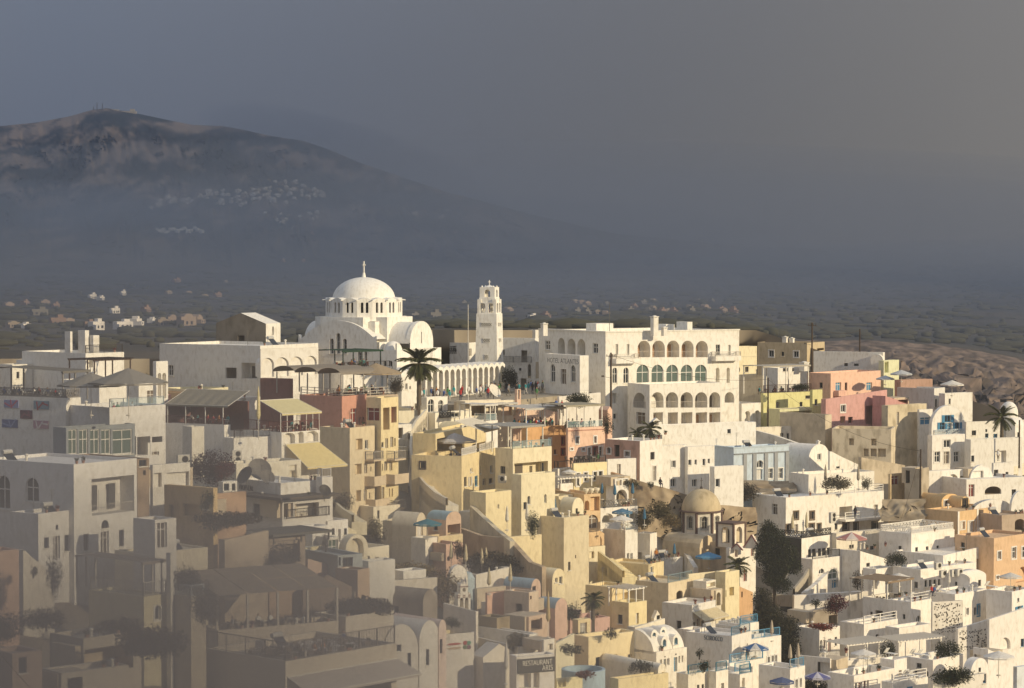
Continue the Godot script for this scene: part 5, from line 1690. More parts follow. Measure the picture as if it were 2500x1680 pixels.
	house("brown_lower_house", "low brown wall with a dark doorway below the brown house", [985, 1010, 1365, 1190, 1440], "c7ae86", {"t": 36, "D": 360, "worn": true, "slopeR": 1.6}, "")
	house("brown_door_house", "brown door house with a dark red doorway beside the lamp pole", [1230, 1245, 1362, 1325, 1460], "c9b38e", {"t": 38, "D": 352, "worn": true}, "Rxr:1255,1342,1320,1410")
	house("grey_block", "grey shaded block under the brown house's lit end", [1365, 1480, 1560, 1285, 1500], "b8ab96", {"t": 60, "D": 350, "worn": true}, "Lxk:1365,1295,1405,1400")
	house("long_grey_house", "long grey shaded house with a white end behind the vaulted blue-shuttered house", [1300, 1602, 1690, 628, 860], "dcd8d0", {"t": 56, "D": 398, "id": "longgrey"}, "Rwk:1612,715,1628,780 Rwk:1640,712,1652,775 Rwk:1662,708,1672,770")
	house("brown_cafe", "brown fronted cafe terrace with white posts and pale umbrellas", [1280, 1330, 1590, 560, 660], "b07a5c", {"t": 34, "D": 402, "cat": "cafe"}, "")
	house("white_step_house", "small white house stepping down at the cliff edge", [1640, 1690, 1915, 670, 860], "e7e2d8", {"t": 36, "D": 396, "rim": 0.5}, "")
	n = house("vault_shutter_house", "white vaulted house with blue shutters and a blue door", [1560, 1582, 1852, 770, 1040], "ece7de", {"t": 28, "D": 378, "vault": "R", "id": "bluevault"}, "RwSb:1690,845,1738,905 RwSb:1650,905,1690,975 Rdb:1700,905,1745,1000 RwSb:1775,905,1810,970")
	railing(n, [Vector3(0.5, on_face(n, "R", zx(1700), zy(1008)).y, 0.3), Vector3(dim(n, 0) - 0.3, on_face(n, "R", zx(1700), zy(1008)).y, 0.3)], 0.9, "c9d2d6", "lattice")
	house("under_vault_house", "white house with ornate window surrounds under the blue-shuttered vault", [1548, 1585, 1852, 1010, 1330], "eae5dc", {"t": 30, "D": 372, "rim": 0.3}, "RwT:1680,1045,1735,1112 RwT:1605,1142,1650,1230 RdT:1682,1142,1726,1240 RwT:1762,1142,1806,1228")
	house("left_shutter_house", "small white house with a dark blue window left of the vaulted house", [1465, 1480, 1590, 800, 1010], "e7e2d8", {"t": 34, "D": 382}, "Rdb:1490,865,1575,920")
	house("white_terraces", "stacked white terraces at the right of the blue-shuttered vault", [1850, 1862, 2340, 900, 1060], "e8e3d8", {"t": 26, "D": 384, "rim": 0.4}, "Rwb:2018,995,2045,1030 Rwb:2085,998,2118,1032 Rwk:2020,960,2036,985 Rwk:1910,970,1945,1010")
	n = house("little_church", "little white church with a small dome and buttress beside the right palm", [2185, 2262, 2330, 868, 1060], "eee9df", {"t": 45, "D": 386, "cat": "church", "vault": "L", "rise": 1.4}, "Rwk:2280,985,2300,1035")
	g = G.new()
	g.ball(Vector3(1.5, dim(n, 2) + 0.6, -2.2), Vector3(1.5, 1.9, 1.5), 8, 16, -0.1)
	put("dome", g, plaster("eee9df"), n)
	g = G.new()
	g.lathe(Vector3(1.5, dim(n, 2) - 0.8, -2.2), [Vector2(1.5, 0), Vector2(1.5, 1.4)], 16)
	put("drum", g, plaster("eee9df"), n)
	house("right_wall_house", "white wall house with a curved shadow at the right edge", [1850, 1900, 2320, 1045, 1280], "e6e1d7", {"t": 28, "D": 372, "rim": 0.6}, "Rwk:1905,1175,1930,1225 Rv:2100,1135,2190,1250")
	house("cave_vault", "white barrel vaulted cave house with a dark arched mouth", [1880, 1895, 2085, 1255, 1420], "eae5dc", {"t": 30, "D": 356, "vault": "R"}, "Rx:1920,1300,2005,1392")
	house("white_cube_house", "white house with two dark openings at the right above the arched store", [2070, 2085, 2250, 1235, 1430], "e4dfd6", {"t": 30, "D": 360}, "Rwk:2090,1290,2125,1350 Rwk:2185,1308,2208,1345")
	house("ornate_door_house", "white house with an arched dark porch and gabled cream door", [1540, 1560, 1865, 1300, 1540], "e8e3d9", {"t": 30, "D": 354, "rim": 0.4}, "RxC:1712,1325,1800,1400 RdwT:1718,1425,1775,1490 Rxk:1812,1340,1845,1480")
	house("arched_store", "white house with a wide arched opening and dark red door", [1855, 1865, 2340, 1368, 1570], "e9e4da", {"t": 26, "D": 350, "rim": 0.4}, "RxE:2015,1425,2150,1490 Rdr:1885,1410,1932,1508 Rwk:2235,1450,2270,1500")
	# vaults below the blue house
	n = house("white_vault_house", "white vaulted house with a small window and stepped side right of the blue house", [345, 582, 748, 1090, 1330], "f0eadf", {"t": 50, "D": 356, "vault": "R", "rise": 2.0, "id": "wvault", "chimney": [[658, 1052, 0.4]]}, "Rw:653,1158,685,1212")
	house("white_gable_house", "white house with a sloping parapet and one door right of the vault", [740, 752, 985, 1140, 1340], "ece6da", {"t": 34, "D": 354, "slopeR": 2.2}, "Rwk:806,1210,835,1280")
	house("stepped_white_wall", "white stepped wall with a triangular gable below the vaulted house", [420, 580, 1116, 1330, 1480], "e9e2d4", {"t": 30, "D": 345, "rim": 0.5}, "Rwk:806,1330,826,1362")
	slope_wall("white_ramp_wall", "white ramped wall running down below the long retaining wall", [[110, 960, 372], [300, 1010, 370], [500, 1080, 366], [600, 1100, 364]], 1.0, 7.0, "ece4d4")

func chapel() -> void:
	# the stone-domed chapel with its gabled front and belfry
	zoom(1340, 1240, 3.564)
	var D := 316.0
	var n := thing("chapel", "small chapel with a stone coloured dome on an octagonal drum and a white gabled front", "church", W(1690, 1390, D), deg_to_rad(50))
	reg["chapel"] = n
	var inv := n.transform.affine_inverse()
	var c := inv * W(1712, 1296, D + 3.0)
	var sc := D / F
	var stone := plaster("cbb894", true)
	var white := plaster("ece3d2")
	var dark := plaster("6b4a3e")
	var g := G.new()
	var r := 2.75
	var y0 := c.y
	for i in 8:
		var a0 := TAU * (i - 0.5) / 8
		var a1 := TAU * (i + 0.5) / 8
		var P0 := Vector3(c.x + sin(a0) * r, 0, c.z + cos(a0) * r)
		var P1 := Vector3(c.x + sin(a1) * r, 0, c.z + cos(a1) * r)
		var du := (P1 - P0).normalized()
		var nr := Vector3(sin(TAU * i / 8), 0, cos(TAU * i / 8))
		var L := P0.distance_to(P1)
		var h := {"u0": L * 0.32, "u1": L * 0.68, "v0": y0 + 0.5, "v1": y0 + 2.1, "rise": L * 0.18, "deep": 0.25, "kind": "a", "paint": "y", "trim": true, "shut": false, "rail": false, "wall": "ece3d2", "glass": "3a3733"}
		wall_face(g, P0, du, nr, [Vector2(0, y0 + 2.6), Vector2(L, y0 + 2.6)], y0 - 2.0, [h])
		opening(n, P0, du, nr, h)
		var q := G.new()
		q.tube(P0 + Vector3.UP * (y0 - 0.2), P0 + Vector3.UP * (y0 + 2.6), 0.2, 0.2, 6)
		put("corner_column", q, dark, n)
	put("drum", g, white, n)
	g = G.new()
	g.lathe(Vector3(c.x, y0 + 2.6, c.z), [Vector2(2.7, 0), Vector2(3.05, 0.02), Vector2(3.05, 0.16), Vector2(2.6, 0.2)], 16)
	put("cornice", g, dark, n)
	g = G.new()
	g.ball(Vector3(c.x, y0 + 2.75, c.z), Vector3(2.62, 2.85, 2.62), 10, 28, 0.0)
	put("dome", g, stone, n)
	g = G.new()
	var t := Vector3(c.x, y0 + 5.55, c.z)
	g.lathe(t, [Vector2(0.25, 0), Vector2(0.12, 0.3), Vector2(0.05, 0.4)], 8)
	g.bar(t, t + Vector3.UP * 1.5, 0.06)
	g.bar(t + Vector3(-0.3, 1.1, 0), t + Vector3(0.3, 1.1, 0), 0.05)
	put("cross", g, flat("4a4440"), n)
	# body under the drum, apse vaults either side
	g = G.new()
	g.box(Vector3(c.x - 3.6, -6, c.z - 4.2), Vector3(c.x + 3.6, y0 - 0.1, c.z + 3.2))
	put("wall", g, plaster("dccdb4", true), n)
	for s in [-1, 1]:
		g = G.new()
		for j in 8:
			var t0 := PI * j / 8
			var t1 := PI * (j + 1) / 8
			var p := Vector3(c.x + s * 3.4 + cos(t0) * 1.7, y0 - 1.6 + sin(t0) * 1.5, c.z + 3.4)
			var q := Vector3(c.x + s * 3.4 + cos(t1) * 1.7, y0 - 1.6 + sin(t1) * 1.5, c.z + 3.4)
			g.quad(p, q, q + Vector3(0, 0, -6), p + Vector3(0, 0, -6), Vector3.UP)
			g.tri(p, q, Vector3(c.x + s * 3.4, y0 - 1.6, c.z + 3.4), Vector3.BACK)
		g.box(Vector3(c.x + s * 3.4 - 1.7, -6, c.z - 2.6), Vector3(c.x + s * 3.4 + 1.7, y0 - 1.6, c.z + 3.4))
		put("vault", g, plaster("d6c3a2", true), n)
	house("lower_body", "", [1230, 1570, 1600, 310, 620], "c8b8a0", {"t": 50, "D": 313, "into": n, "worn": true}, "Lwk:1445,350,1487,418 Lwk:1325,440,1350,500")
	house("front", "", [1540, 1572, 1800, 350, 800], "efe8da", {"t": 38, "D": 310, "into": n}, "Rxr:1615,360,1645,428 RxrC:1755,310,1785,420 Rxr:1688,535,1725,640 Rvy:1600,620,1640,760")
	# two little gables on the front with dark red edging
	for q in [[1582, 1690, 310, 360], [1690, 1840, 235, 350]]:
		var a := inv * W(zx(q[0]), zy(q[3]), 310.2)
		var b := inv * W(zx(q[1]), zy(q[3]), 309.0)
		var m := inv * W(zx((q[0] + q[1]) / 2), zy(q[2]), 309.6)
		var u := (b - a)
		u.y = 0
		var o := u.cross(Vector3.UP).normalized() * -1.0
		if o.z < 0: o = -o
		g = G.new()
		b.y = a.y
		m = Vector3((a.x + b.x) / 2, m.y, (a.z + b.z) / 2)
		for e in [0.02, -0.5]: g.tri(a + o * e, b + o * e, m + o * e, o * (1 if e > 0 else -1))
		g.quad(a + o * 0.02, m + o * 0.02, m - o * 0.5, a - o * 0.5, Vector3.UP)
		g.quad(b + o * 0.02, m + o * 0.02, m - o * 0.5, b - o * 0.5, Vector3.UP)
		put("gable", g, plaster("efe8da"), n)
		g = G.new()
		g.bar(a + o * 0.05, m + o * 0.05, 0.16, 0.14)
		g.bar(b + o * 0.05, m + o * 0.05, 0.16, 0.14)
		put("gable_edge", g, plaster("9a4a40"), n)
	# belfry
	var p0 := inv * W(zx(1505), zy(312), 311.0)
	var w := 2.6
	var yb := p0.y - 0.6
	var yt := (inv * W(zx(1505), zy(150), 311.0)).y
	g = G.new()
	var outs := [Vector3.BACK, Vector3.RIGHT, Vector3.FORWARD, Vector3.LEFT]
	for f in 4:
		var o: Vector3 = [Vector3(0, 0, 0), Vector3(w, 0, 0), Vector3(w, 0, -w), Vector3(0, 0, -w)][f] + Vector3(p0.x + 1.2, 0, p0.z + 1.0)
		var du: Vector3 = [Vector3.RIGHT, Vector3.FORWARD, Vector3.LEFT, Vector3.BACK][f]
		wall_face(g, o, du, outs[f], [Vector2(0, yt), Vector2(w, yt)], yb, [{"u0": w * 0.24, "u1": w * 0.76, "v0": yb + 0.5, "v1": yt - 0.35, "rise": w * 0.26, "deep": 0.35}])
		var e := G.new()
		e.bar(o + Vector3.UP * yb, o + Vector3.UP * yt, 0.24)
		put("belfry_corner", e, dark, n)
	put("belfry", g, plaster("e8dcc8"), n)
	g = G.new()
	g.box(Vector3(p0.x + 1.05, yt, p0.z + 1.15 - w - 0.3), Vector3(p0.x + 1.35 + w, yt + 0.2, p0.z + 1.15))
	put("belfry_cornice", g, dark, n)

func town_lower_middle() -> void:
	var n: Node3D
	var g: G
	var y: float
	zoom(1340, 1240, 3.564)
	house("tan_tower", "tall tan blank wall with a sloping cream side above the railed stairs", [-110, 130, 348, 85, 640], "ddc58e", {"t": 48, "D": 296, "rim": 0.3}, "Rwk:168,470,188,545 Rwk:228,410,238,440")
	path("railed_stairs", "cream outdoor stairs with a white railing below the apricot house", [[425, 440, 305], [520, 510, 302], [640, 610, 298]], 2.0, "e6d6a8")
	house("cream_ramp_house", "cream wall with an arched doorway beside the railed stairs", [330, 345, 490, 340, 640], "e8d5a0", {"t": 36, "D": 306}, "Rxk:350,380,395,440")
	house("folly_arch", "apricot porch with a tall pointed arch at the foot of the apricot house", [305, 325, 482, 180, 420], "dba865", {"t": 36, "D": 309, "gable": 0.8}, "RxoC:375,232,460,345")
	n = house("white_pool_house", "white house with a glass railing and steps below the pool terrace", [480, 665, 772, 195, 500], WHITE, {"t": 48, "D": 310, "rails": "R", "rstyle": "glass", "rcol": "cfcac0", "rim": 0.9}, "Rw:680,395,700,470 Rw:710,395,730,470")
	house("shaded_white_block", "white block in shade between the pool houses", [768, 880, 940, 225, 520], "eee7da", {"t": 60, "D": 312}, "Lv:735,385,810,470")
	n = house("curved_stair_terrace", "white sun terrace with a curved stair wall and an arched recess", [875, 940, 1200, 250, 520], "f2ece2", {"t": 36, "D": 318, "rim": 1.0, "slopeR": 2.6}, "Rw:885,365,900,430 Rw:910,355,925,430 RvC:965,375,1050,440")
	house("sunbed_terrace", "white terrace parapet where two people sit by a closed blue parasol", [880, 890, 1165, 445, 560], WHITE, {"t": 30, "D": 312, "rim": 0.9, "id": "sunbed"}, "")
	slope_wall("white_stair_wall", "white curving stair parapet right of the sun terrace", [[1010, 235, 320], [1120, 320, 317], [1190, 410, 314], [1260, 520, 310]], 1.0, 4.0, "eae3d6")
	house("cream_long_house", "long cream house with a slim grey roof edge and white end", [500, 868, 1000, 492, 660], CREAM, {"t": 58, "D": 302, "rim": 0.3}, "Rw:885,510,910,565")
	house("sand_railed_house", "sand coloured house with teal railings and a triangular recess", [690, 1040, 1256, 655, 860], SAND, {"t": 54, "D": 296, "rails": "R", "rcol": "7f9296", "rim": 0.3}, "RxE:1110,720,1165,805")
	house("ledge_house", "cream ledge with plants behind the sand railed house", [1195, 1210, 1485, 575, 720], "dfc993", {"t": 36, "D": 300, "rim": 0.4}, "")
	house("white_narrow_house", "narrow white house with slit windows right of the sand railed house", [1255, 1370, 1452, 640, 930], "ece4d2", {"t": 54, "D": 298}, "Lwk:1262,785,1310,845 Rwk:1395,780,1415,865 Rv:1370,650,1450,690")
	house("yellow_parapet_house", "yellow house with a grey shuttered window left of the chapel trees", [1445, 1535, 1657, 560, 910], "ebd390", {"t": 50, "D": 300, "rim": 0.4}, "Rvy:1572,690,1612,765 Rwk:1500,720,1545,780")
	house("hanging_window_house", "white bay with dark arched window below the yellow parapet house", [1440, 1455, 1500, 720, 930], "e2d6bc", {"t": 46, "D": 297}, "RxC:1452,735,1495,850")
	house("small_orange_house", "small orange house beside the dark tree", [1640, 1650, 1775, 680, 860], "d8934a", {"t": 40, "D": 303, "slopeR": 1.0}, "Rwk:1675,730,1687,780")
	n = house("white_grey_house", "broad shaded white house with a grey blue window and tan awning", [985, 1245, 1450, 845, 1130], "e4ded4", {"t": 54, "D": 292, "id": "greywin"}, "Lxk:1110,982,1152,1055 Rwk:1256,995,1280,1062 Rdr:1290,965,1315,1068 Rwk:1325,980,1350,1050")
	var a := on_face(n, "R", zx(1255), zy(905))
	awning(n, Vector3(0.1, a.y, 0.05), Vector3(dim(n, 0), a.y, 0.05), Vector3(dim(n, 0) + 0.6, a.y - 1.0, 1.6), Vector3(0.4, a.y - 1.0, 1.6), "d2c3a0")
	house("bell_niche_house", "tiny white house with a pointed gable and narrow door", [890, 915, 975, 895, 1060], "f0e8d8", {"t": 40, "D": 288, "gable": 0.9}, "Rwk:938,935,968,1040")
	n = house("pergola_cream_house", "cream house with a white pergola porch above a door and windows", [318, 548, 705, 690, 900], CREAM, {"t": 54, "D": 286, "id": "pcream"}, "Rv:550,745,690,828")
	n = house("lower_cream_house", "cream house with blue doors and a glass railing terrace", [550, 695, 852, 828, 1080], "ead8a8", {"t": 44, "D": 282, "rim": 0.8}, "Rdw:618,935,660,1012 Rdw:757,915,783,1010 Lwk:600,930,640,1010")
	y = dim(n, 2)
	pergola(n, 0.3, dim(n, 0) - 0.3, -0.3, -3.5, y - 0.7, 2.2, "slats", "efe8d8")
	house("pink_court", "pink walled courtyard with a shaded arched door and palms", [0, 185, 530, 985, 1090], "d99a80", {"t": 36, "D": 278, "rim": 0.9, "sink": 3}, "")
	house("pink_gate_house", "small pink and cream gatehouse in shade", [0, 185, 285, 905, 1100], "cf9278", {"t": 52, "D": 277}, "Rx:195,940,255,1060 Lx:40,1020,90,1090")
	n = house("cream_door_frame", "cream tower with a tall recessed door and potted shrubs", [205, 255, 362, 975, 1150], CREAM, {"t": 42, "D": 270}, "Rdy:272,1000,332,1130")
	house("small_vault_house", "small cream vaulted house with shuttered windows left of the cream pergola house", [-60, 28, 142, 535, 720], "eadcb4", {"t": 44, "D": 284, "vault": "R"}, "Rw:50,610,75,640 Rw:85,605,110,640")
	n = house("tall_window_house", "cream house with a row of tall narrow dark windows and roof plants", [218, 345, 757, 1125, 1480], "f0ddb0", {"t": 40, "D": 264, "id": "tallwin", "rim": 0.5}, "Rwk:408,1300,446,1385 Rwk:462,1340,486,1426 Rwk:517,1335,544,1430 Rdo:560,1275,596,1468 Rwk:610,1315,636,1405 Rdo:687,1275,722,1400")
	n = house("dormer_house", "white vaulted house with four small dormers and narrow doors", [745, 935, 1200, 1255, 1460], "f0e8d8", {"t": 44, "D": 266, "id": "dormer", "rim": 0.2}, "Rw:968,1320,985,1380 Rdb:1000,1315,1022,1400 Rw:1030,1310,1050,1370 Rdb:1085,1300,1118,1425 Rw:1127,1290,1142,1350 Rw:1155,1285,1170,1345 Rwk:1005,1290,1016,1303 Rwk:1100,1268,1112,1284")
	y = dim(n, 2)
	var wr := dim(n, 0)
	var wl := dim(n, 1)
	g = G.new()
	for j in 10:
		var t0 := PI * 0.5 * j / 10
		var t1 := PI * 0.5 * (j + 1) / 10
		var p := Vector3(0, y - 0.3 + sin(t0) * 2.5, -0.4 - (1 - cos(t0)) * wl * 0.9)
		var q := Vector3(0, y - 0.3 + sin(t1) * 2.5, -0.4 - (1 - cos(t1)) * wl * 0.9)
		g.quad(p, q, q + Vector3(wr, 0, 0), p + Vector3(wr, 0, 0), Vector3(0, 1, 1))
		g.tri(p, q, Vector3(0, y - 0.3, -0.4 - wl * 0.9), Vector3.LEFT)
		g.tri(p + Vector3(wr, 0, 0), q + Vector3(wr, 0, 0), Vector3(wr, y - 0.3, -0.4 - wl * 0.9), Vector3.RIGHT)
	put("vault", g, plaster("efe8da"), n)
	for q in [[0.18, 0.35, -0.7], [0.56, 0.35, -0.7], [0.02, 1.1, -1.5], [0.38, 1.2, -1.8]]:
		var h := {"u0": 0.22, "u1": 0.82, "v0": 0.35, "v1": 1.15, "rise": 0.3, "deep": 0.2, "kind": "a", "paint": "b", "trim": false, "shut": false, "rail": false, "wall": WHITE, "glass": "50646c"}
		var o := Vector3(wr * q[0] + 0.3, y + q[1] - 0.3, q[2] + 0.35)
		var pf := []
		for k in 9: pf.append(Vector2(0.52 - cos(PI * k / 8) * 0.52, 0.95 + sin(PI * k / 8) * 0.52))
		g = G.new()
		wall_face(g, o, Vector3.RIGHT, Vector3.BACK, pf, -0.6, [h])
		for k in 8:
			var A := o + Vector3(pf[k].x, pf[k].y, 0)
			var B := o + Vector3(pf[k + 1].x, pf[k + 1].y, 0)
			g.quad(A, B, B + Vector3(0, 0, -1.6), A + Vector3(0, 0, -1.6), Vector3.UP)
		g.quad(o + Vector3(0, -0.6, 0), o + Vector3(0, 0.95, 0), o + Vector3(0, 0.95, -1.6), o + Vector3(0, -0.6, -1.6), Vector3.LEFT)
		g.quad(o + Vector3(1.04, -0.6, 0), o + Vector3(1.04, 0.95, 0), o + Vector3(1.04, 0.95, -1.6), o + Vector3(1.04, -0.6, -1.6), Vector3.RIGHT)
		put("dormer", g, plaster("f2ebde"), n)
		opening(n, o, Vector3.RIGHT, Vector3.BACK, h)
	house("white_ramp_house", "white sloping wall behind the dormer house", [680, 750, 1010, 1040, 1280], "ece2cc", {"t": 40, "D": 274, "slopeR": -0.6}, "")
	n = house("lettered_house", "large shaded white house lettered SCIROCCO with a lit white end", [1190, 1592, 1762, 1115, 1420], "e6dfd4", {"t": 56, "D": 272, "rails": "R", "rcol": "5f8194", "id": "scirocco"}, "RwT:1655,1300,1680,1370 Rdo:1605,1315,1635,1400 RxE:1712,1300,1742,1368")
	letters(n, "SCIROCCO", on_plane(n, "L", zx(1432), zy(1136), -0.02), Vector3.BACK, 0.5, "6a727a", false, 2.4)
	house("upper_link_house", "shaded white link with two low blocks left of the lettered house", [1130, 1340, 1460, 1075, 1300], "e8e0d4", {"t": 50, "D": 280}, "")
	house("balcony_stack_house", "white house with blue railings behind the lettered house's end", [1450, 1662, 1800, 1035, 1300], "ece5d8", {"t": 48, "D": 284, "rails": "R", "rcol": "5f8aa0"}, "")
	house("blue_rail_house", "white terrace house with blue railings at the bottom middle", [1110, 1212, 1395, 1450, 1720], "efe6d2", {"t": 42, "D": 258, "rails": "R", "rcol": "3f7486", "rim": 0.8}, "Rwk:1290,1540,1310,1600 Rwk:1330,1535,1350,1600")
	house("blue_rail_pier", "narrow white pier house with a blue railing and dark doorway", [1390, 1455, 1560, 1425, 1720], "f0e8d8", {"t": 46, "D": 259, "rails": "R", "rcol": "3f7486", "rim": 0.8}, "Rdk:1500,1525,1525,1620")
	house("blue_rail_end", "white end house with a blue railed balcony at the lower right of the lettered house", [1560, 1662, 1770, 1450, 1720], "efe7d8", {"t": 46, "D": 261, "rails": "R", "rcol": "3f7486", "rim": 0.8}, "Rv:1680,1480,1705,1560")
	house("cream_garden_wall", "long cream garden wall with small arches at the bottom middle", [530, 605, 1040, 1490, 1720], "ead7a6", {"t": 36, "D": 254, "rim": 0.6}, "RvC:845,1395,890,1450")
	house("small_arch_shed", "small white shed with a rounded top in the cream garden", [935, 950, 1020, 1360, 1480], "efe5cf", {"t": 40, "D": 258, "vault": "R", "rise": 0.7}, "Rwk:850,1400,880,1450")
	n = house("blue_apse_house", "cream house with a pale blue curved pool wall beside the lettered restaurant", [50, 70, 360, 1490, 1720], "e9dcae", {"t": 34, "D": 248, "rim": 0.4}, "Rv:80,1500,150,1560")
	g = G.new()
	var P := n.transform.affine_inverse() * W(zx(300), zy(1400), 252)
	g.lathe(P, [Vector2(2.3, -4.5), Vector2(2.3, 0.0), Vector2(2.0, 0.02), Vector2(2.0, -4.0)], 28)
	put("pool_wall", g, plaster("a9bcc6"), n)
	house("cream_niche_house", "cream house with a curved parapet above the blue pool wall", [-20, 60, 222, 1180, 1330], "e8d6a2", {"t": 40, "D": 258, "slopeR": -0.8}, "")

func town_lower_right() -> void:
	var n: Node3D
	var g: G
	var y: float
	zoom(1800, 1200, 3.267)
	n = house("white_hotel_house", "broad white house with a railed balcony, roof rail and many brown framed windows", [120, 387, 1168, 48, 350], "f1ebdf", {"t": 34, "D": 338, "id": "broad", "rim": 0.2},
		"RwTo:450,160,486,221 RwTo:580,160,613,223 ROo:815,120,918,205 Rdo:1090,105,1122,200 RwTo:390,265,420,326 Rdo:455,262,486,345 RwTo:575,258,613,336 RwTo:640,258,666,320 Rwo:778,255,800,305 RwTo:842,250,886,306 RwTo:930,250,962,310 RwTk:1075,245,1116,322 Ldk:275,100,320,182")
	y = dim(n, 2)
	railing(n, [Vector3(dim(n, 0) * 0.42, y, -0.2), Vector3(dim(n, 0), y, -0.2), Vector3(dim(n, 0), y, -6)], 0.9, "f0ebe0", "rails")
	var u := on_face(n, "R", zx(805), zy(235))
	var v := on_face(n, "R", zx(1160), zy(235))
	g = G.new()
	g.box(Vector3(u.x, u.y, 0.01), Vector3(v.x, u.y + 0.3, 1.6))
	put("balcony", g, plaster("f1ebdf"), n)
	railing(n, [Vector3(u.x, u.y + 0.3, 1.5), Vector3(v.x, u.y + 0.3, 1.5)], 1.0, "f0ebe0", "rails")
	n = house("basalt_house", "house with a dark basalt side wall and bright white front", [345, 512, 756, 375, 640], "f0e9dd", {"t": 46, "D": 326, "Lhex": "4c4844", "rails": "RL", "rcol": "3d3a37", "rstyle": "lattice", "rim": 0.8}, "Rwk:565,462,592,530 Rwk:597,458,628,536 Rwk:645,455,671,522 Rwk:676,452,706,530 Rwk:715,448,739,518 LwT:380,440,426,516")
	n = house("arched_cellar_house", "white house with a dark arched window, blue door and black railing", [510, 600, 826, 542, 800], "ede6da", {"t": 42, "D": 320, "rails": "R", "rcol": "38342f", "rim": 0.9}, "RaV:725,617,802,702 Rdb:755,705,802,770 RaE:650,615,695,660")
	path("broad_steps", "broad grey steps between white walls below the arched cellar house", [[600, 625, 323], [540, 730, 316], [460, 830, 309]], 3.0, "b0a695")
	slope_wall("steps_wall", "white triangular wall along the broad steps", [[720, 655, 318], [640, 735, 314], [545, 810, 309]], 1.0, 5.0, "efe7d9")
	house("shade_house", "white house with sloping parapet and one street lamp, shaded on its left", [755, 980, 1205, 475, 640], "efe8dc", {"t": 50, "D": 322, "slopeR": 1.8}, "Rwk:1030,570,1058,600")
	house("parasol_wall_house", "beige terrace wall behind the striped parasol", [745, 790, 1160, 335, 520], "e3d9c6", {"t": 36, "D": 330, "rim": 0.5}, "Rwk:893,425,930,452 Rwk:1060,435,1092,465")
	n = house("lattice_roof_house", "white house with a white lattice railing round its roof", [1130, 1388, 1732, 345, 520], "efe8dc", {"t": 44, "D": 328, "rails": "RLBE", "rcol": "eee8dc", "rstyle": "lattice", "rim": 0.2}, "Rwk:1420,445,1442,482 Rwk:1505,438,1526,472 Rwk:1590,432,1612,470 Lwk:1285,435,1310,490")
	n = house("ochre_house", "ochre house with white corner trim and four white doors", [1500, 1758, 2102, 160, 345], "dda458", {"t": 44, "D": 338, "rim": 0.2}, "RdwT:1778,240,1815,300 RdwT:1840,238,1893,322 RdwT:1932,236,1972,300 RdwT:2000,236,2052,325")
	g = G.new()
	var wr := dim(n, 0)
	for x in [0.15, wr * 0.45, wr - 0.15]: g.box(Vector3(x - 0.18, -1, 0.01), Vector3(x + 0.18, dim(n, 2), 0.08))
	put("trim", g, plaster("f2ecdf"), n)
	house("ochre_dormer", "small ochre vaulted house with white framed windows above the ochre house", [1560, 1630, 1772, 25, 170], "dfa54e", {"t": 40, "D": 346, "vault": "R", "rise": 1.0}, "RwT:1650,70,1685,122 RwT:1700,70,1740,122")
	house("ochre_arch_dormer", "tiny ochre arched gable next to the ochre vaulted house", [1775, 1785, 1852, 42, 170], "dda34e", {"t": 38, "D": 345, "vault": "R", "rise": 0.8}, "RwTk:1800,60,1835,125")
	house("grey_dome_house", "white vaulted roofs in shade right of the ochre dormers", [1850, 1880, 2190, 75, 200], "e7e2d8", {"t": 32, "D": 342, "vault": "R", "rise": 1.6}, "")
	house("edge_dome_house", "round white vaulted house at the right edge", [2170, 2185, 2330, 0, 200], "e7e2d8", {"t": 30, "D": 344, "vault": "R", "rise": 2.4}, "")
	house("tan_side_house", "tan house with an arched dark porch at the right edge below the vaults", [2100, 2110, 2330, 190, 360], "b89a78", {"t": 34, "D": 338}, "RxE:2215,220,2290,310")
	house("orange_edge_house", "orange house at the right edge with three white framed windows", [1735, 2045, 2340, 372, 780], "dca264", {"t": 46, "D": 326, "rim": 0.4}, "RwT:2075,478,2104,542 RwT:2190,445,2224,536 RwT:2268,440,2300,530 RvC:2225,600,2330,720 RwT:2065,672,2085,700")
	house("dark_court_house", "white house with a black barred opening and air units", [1250, 1642, 2065, 510, 700], "efe8dc", {"t": 44, "D": 322, "rim": 0.3, "slopeR": -0.6}, "RxkR:1910,528,2056,630")
	n = house("four_window_house", "white house with four small windows in a row below the barred opening", [1240, 1462, 1900, 622, 820], "f0e9dd", {"t": 42, "D": 314, "rim": 0.3}, "Rwk:1495,708,1516,762 Rwk:1530,705,1551,758 Rwk:1566,703,1588,756 Rwk:1602,700,1621,752 Lwk:1410,720,1440,770")
	house("little_vault_house", "little white vaulted house with two square windows and a blue door", [1640, 1855, 1985, 655, 840], "ece5da", {"t": 52, "D": 310, "vault": "L", "rise": 0.7}, "Rwk:1922,705,1945,755 Lwk:1735,720,1755,755")
	house("white_gate_house", "white gatehouse with a dark doorway above the long sloping wall", [1000, 1105, 1242, 620, 780], "efe8dc", {"t": 44, "D": 316, "rim": 0.3}, "Rxk:1180,660,1215,740")
	house("step_tower", "small white stepped tower beside the gatehouse", [1050, 1070, 1180, 680, 860], "ece5da", {"t": 44, "D": 311}, "Rv:1075,712,1118,780")
	slope_wall("long_white_wall", "long white wall sloping down above the hillside terraces", [[455, 830, 306], [700, 815, 307], [1045, 795, 308]], 1.0, 6.0, "efe7da")
	n = house("pergola_terrace_house", "white terrace house under a brown slatted pergola with dark sun screen", [1000, 1200, 1410, 862, 1080], "efe8dc", {"t": 46, "D": 300, "rim": 0.9, "id": "pterrace"}, "Lwk:1060,960,1080,1010 Lxk:1100,950,1160,1050 La:1228,950,1259,1032")
	y = dim(n, 2)
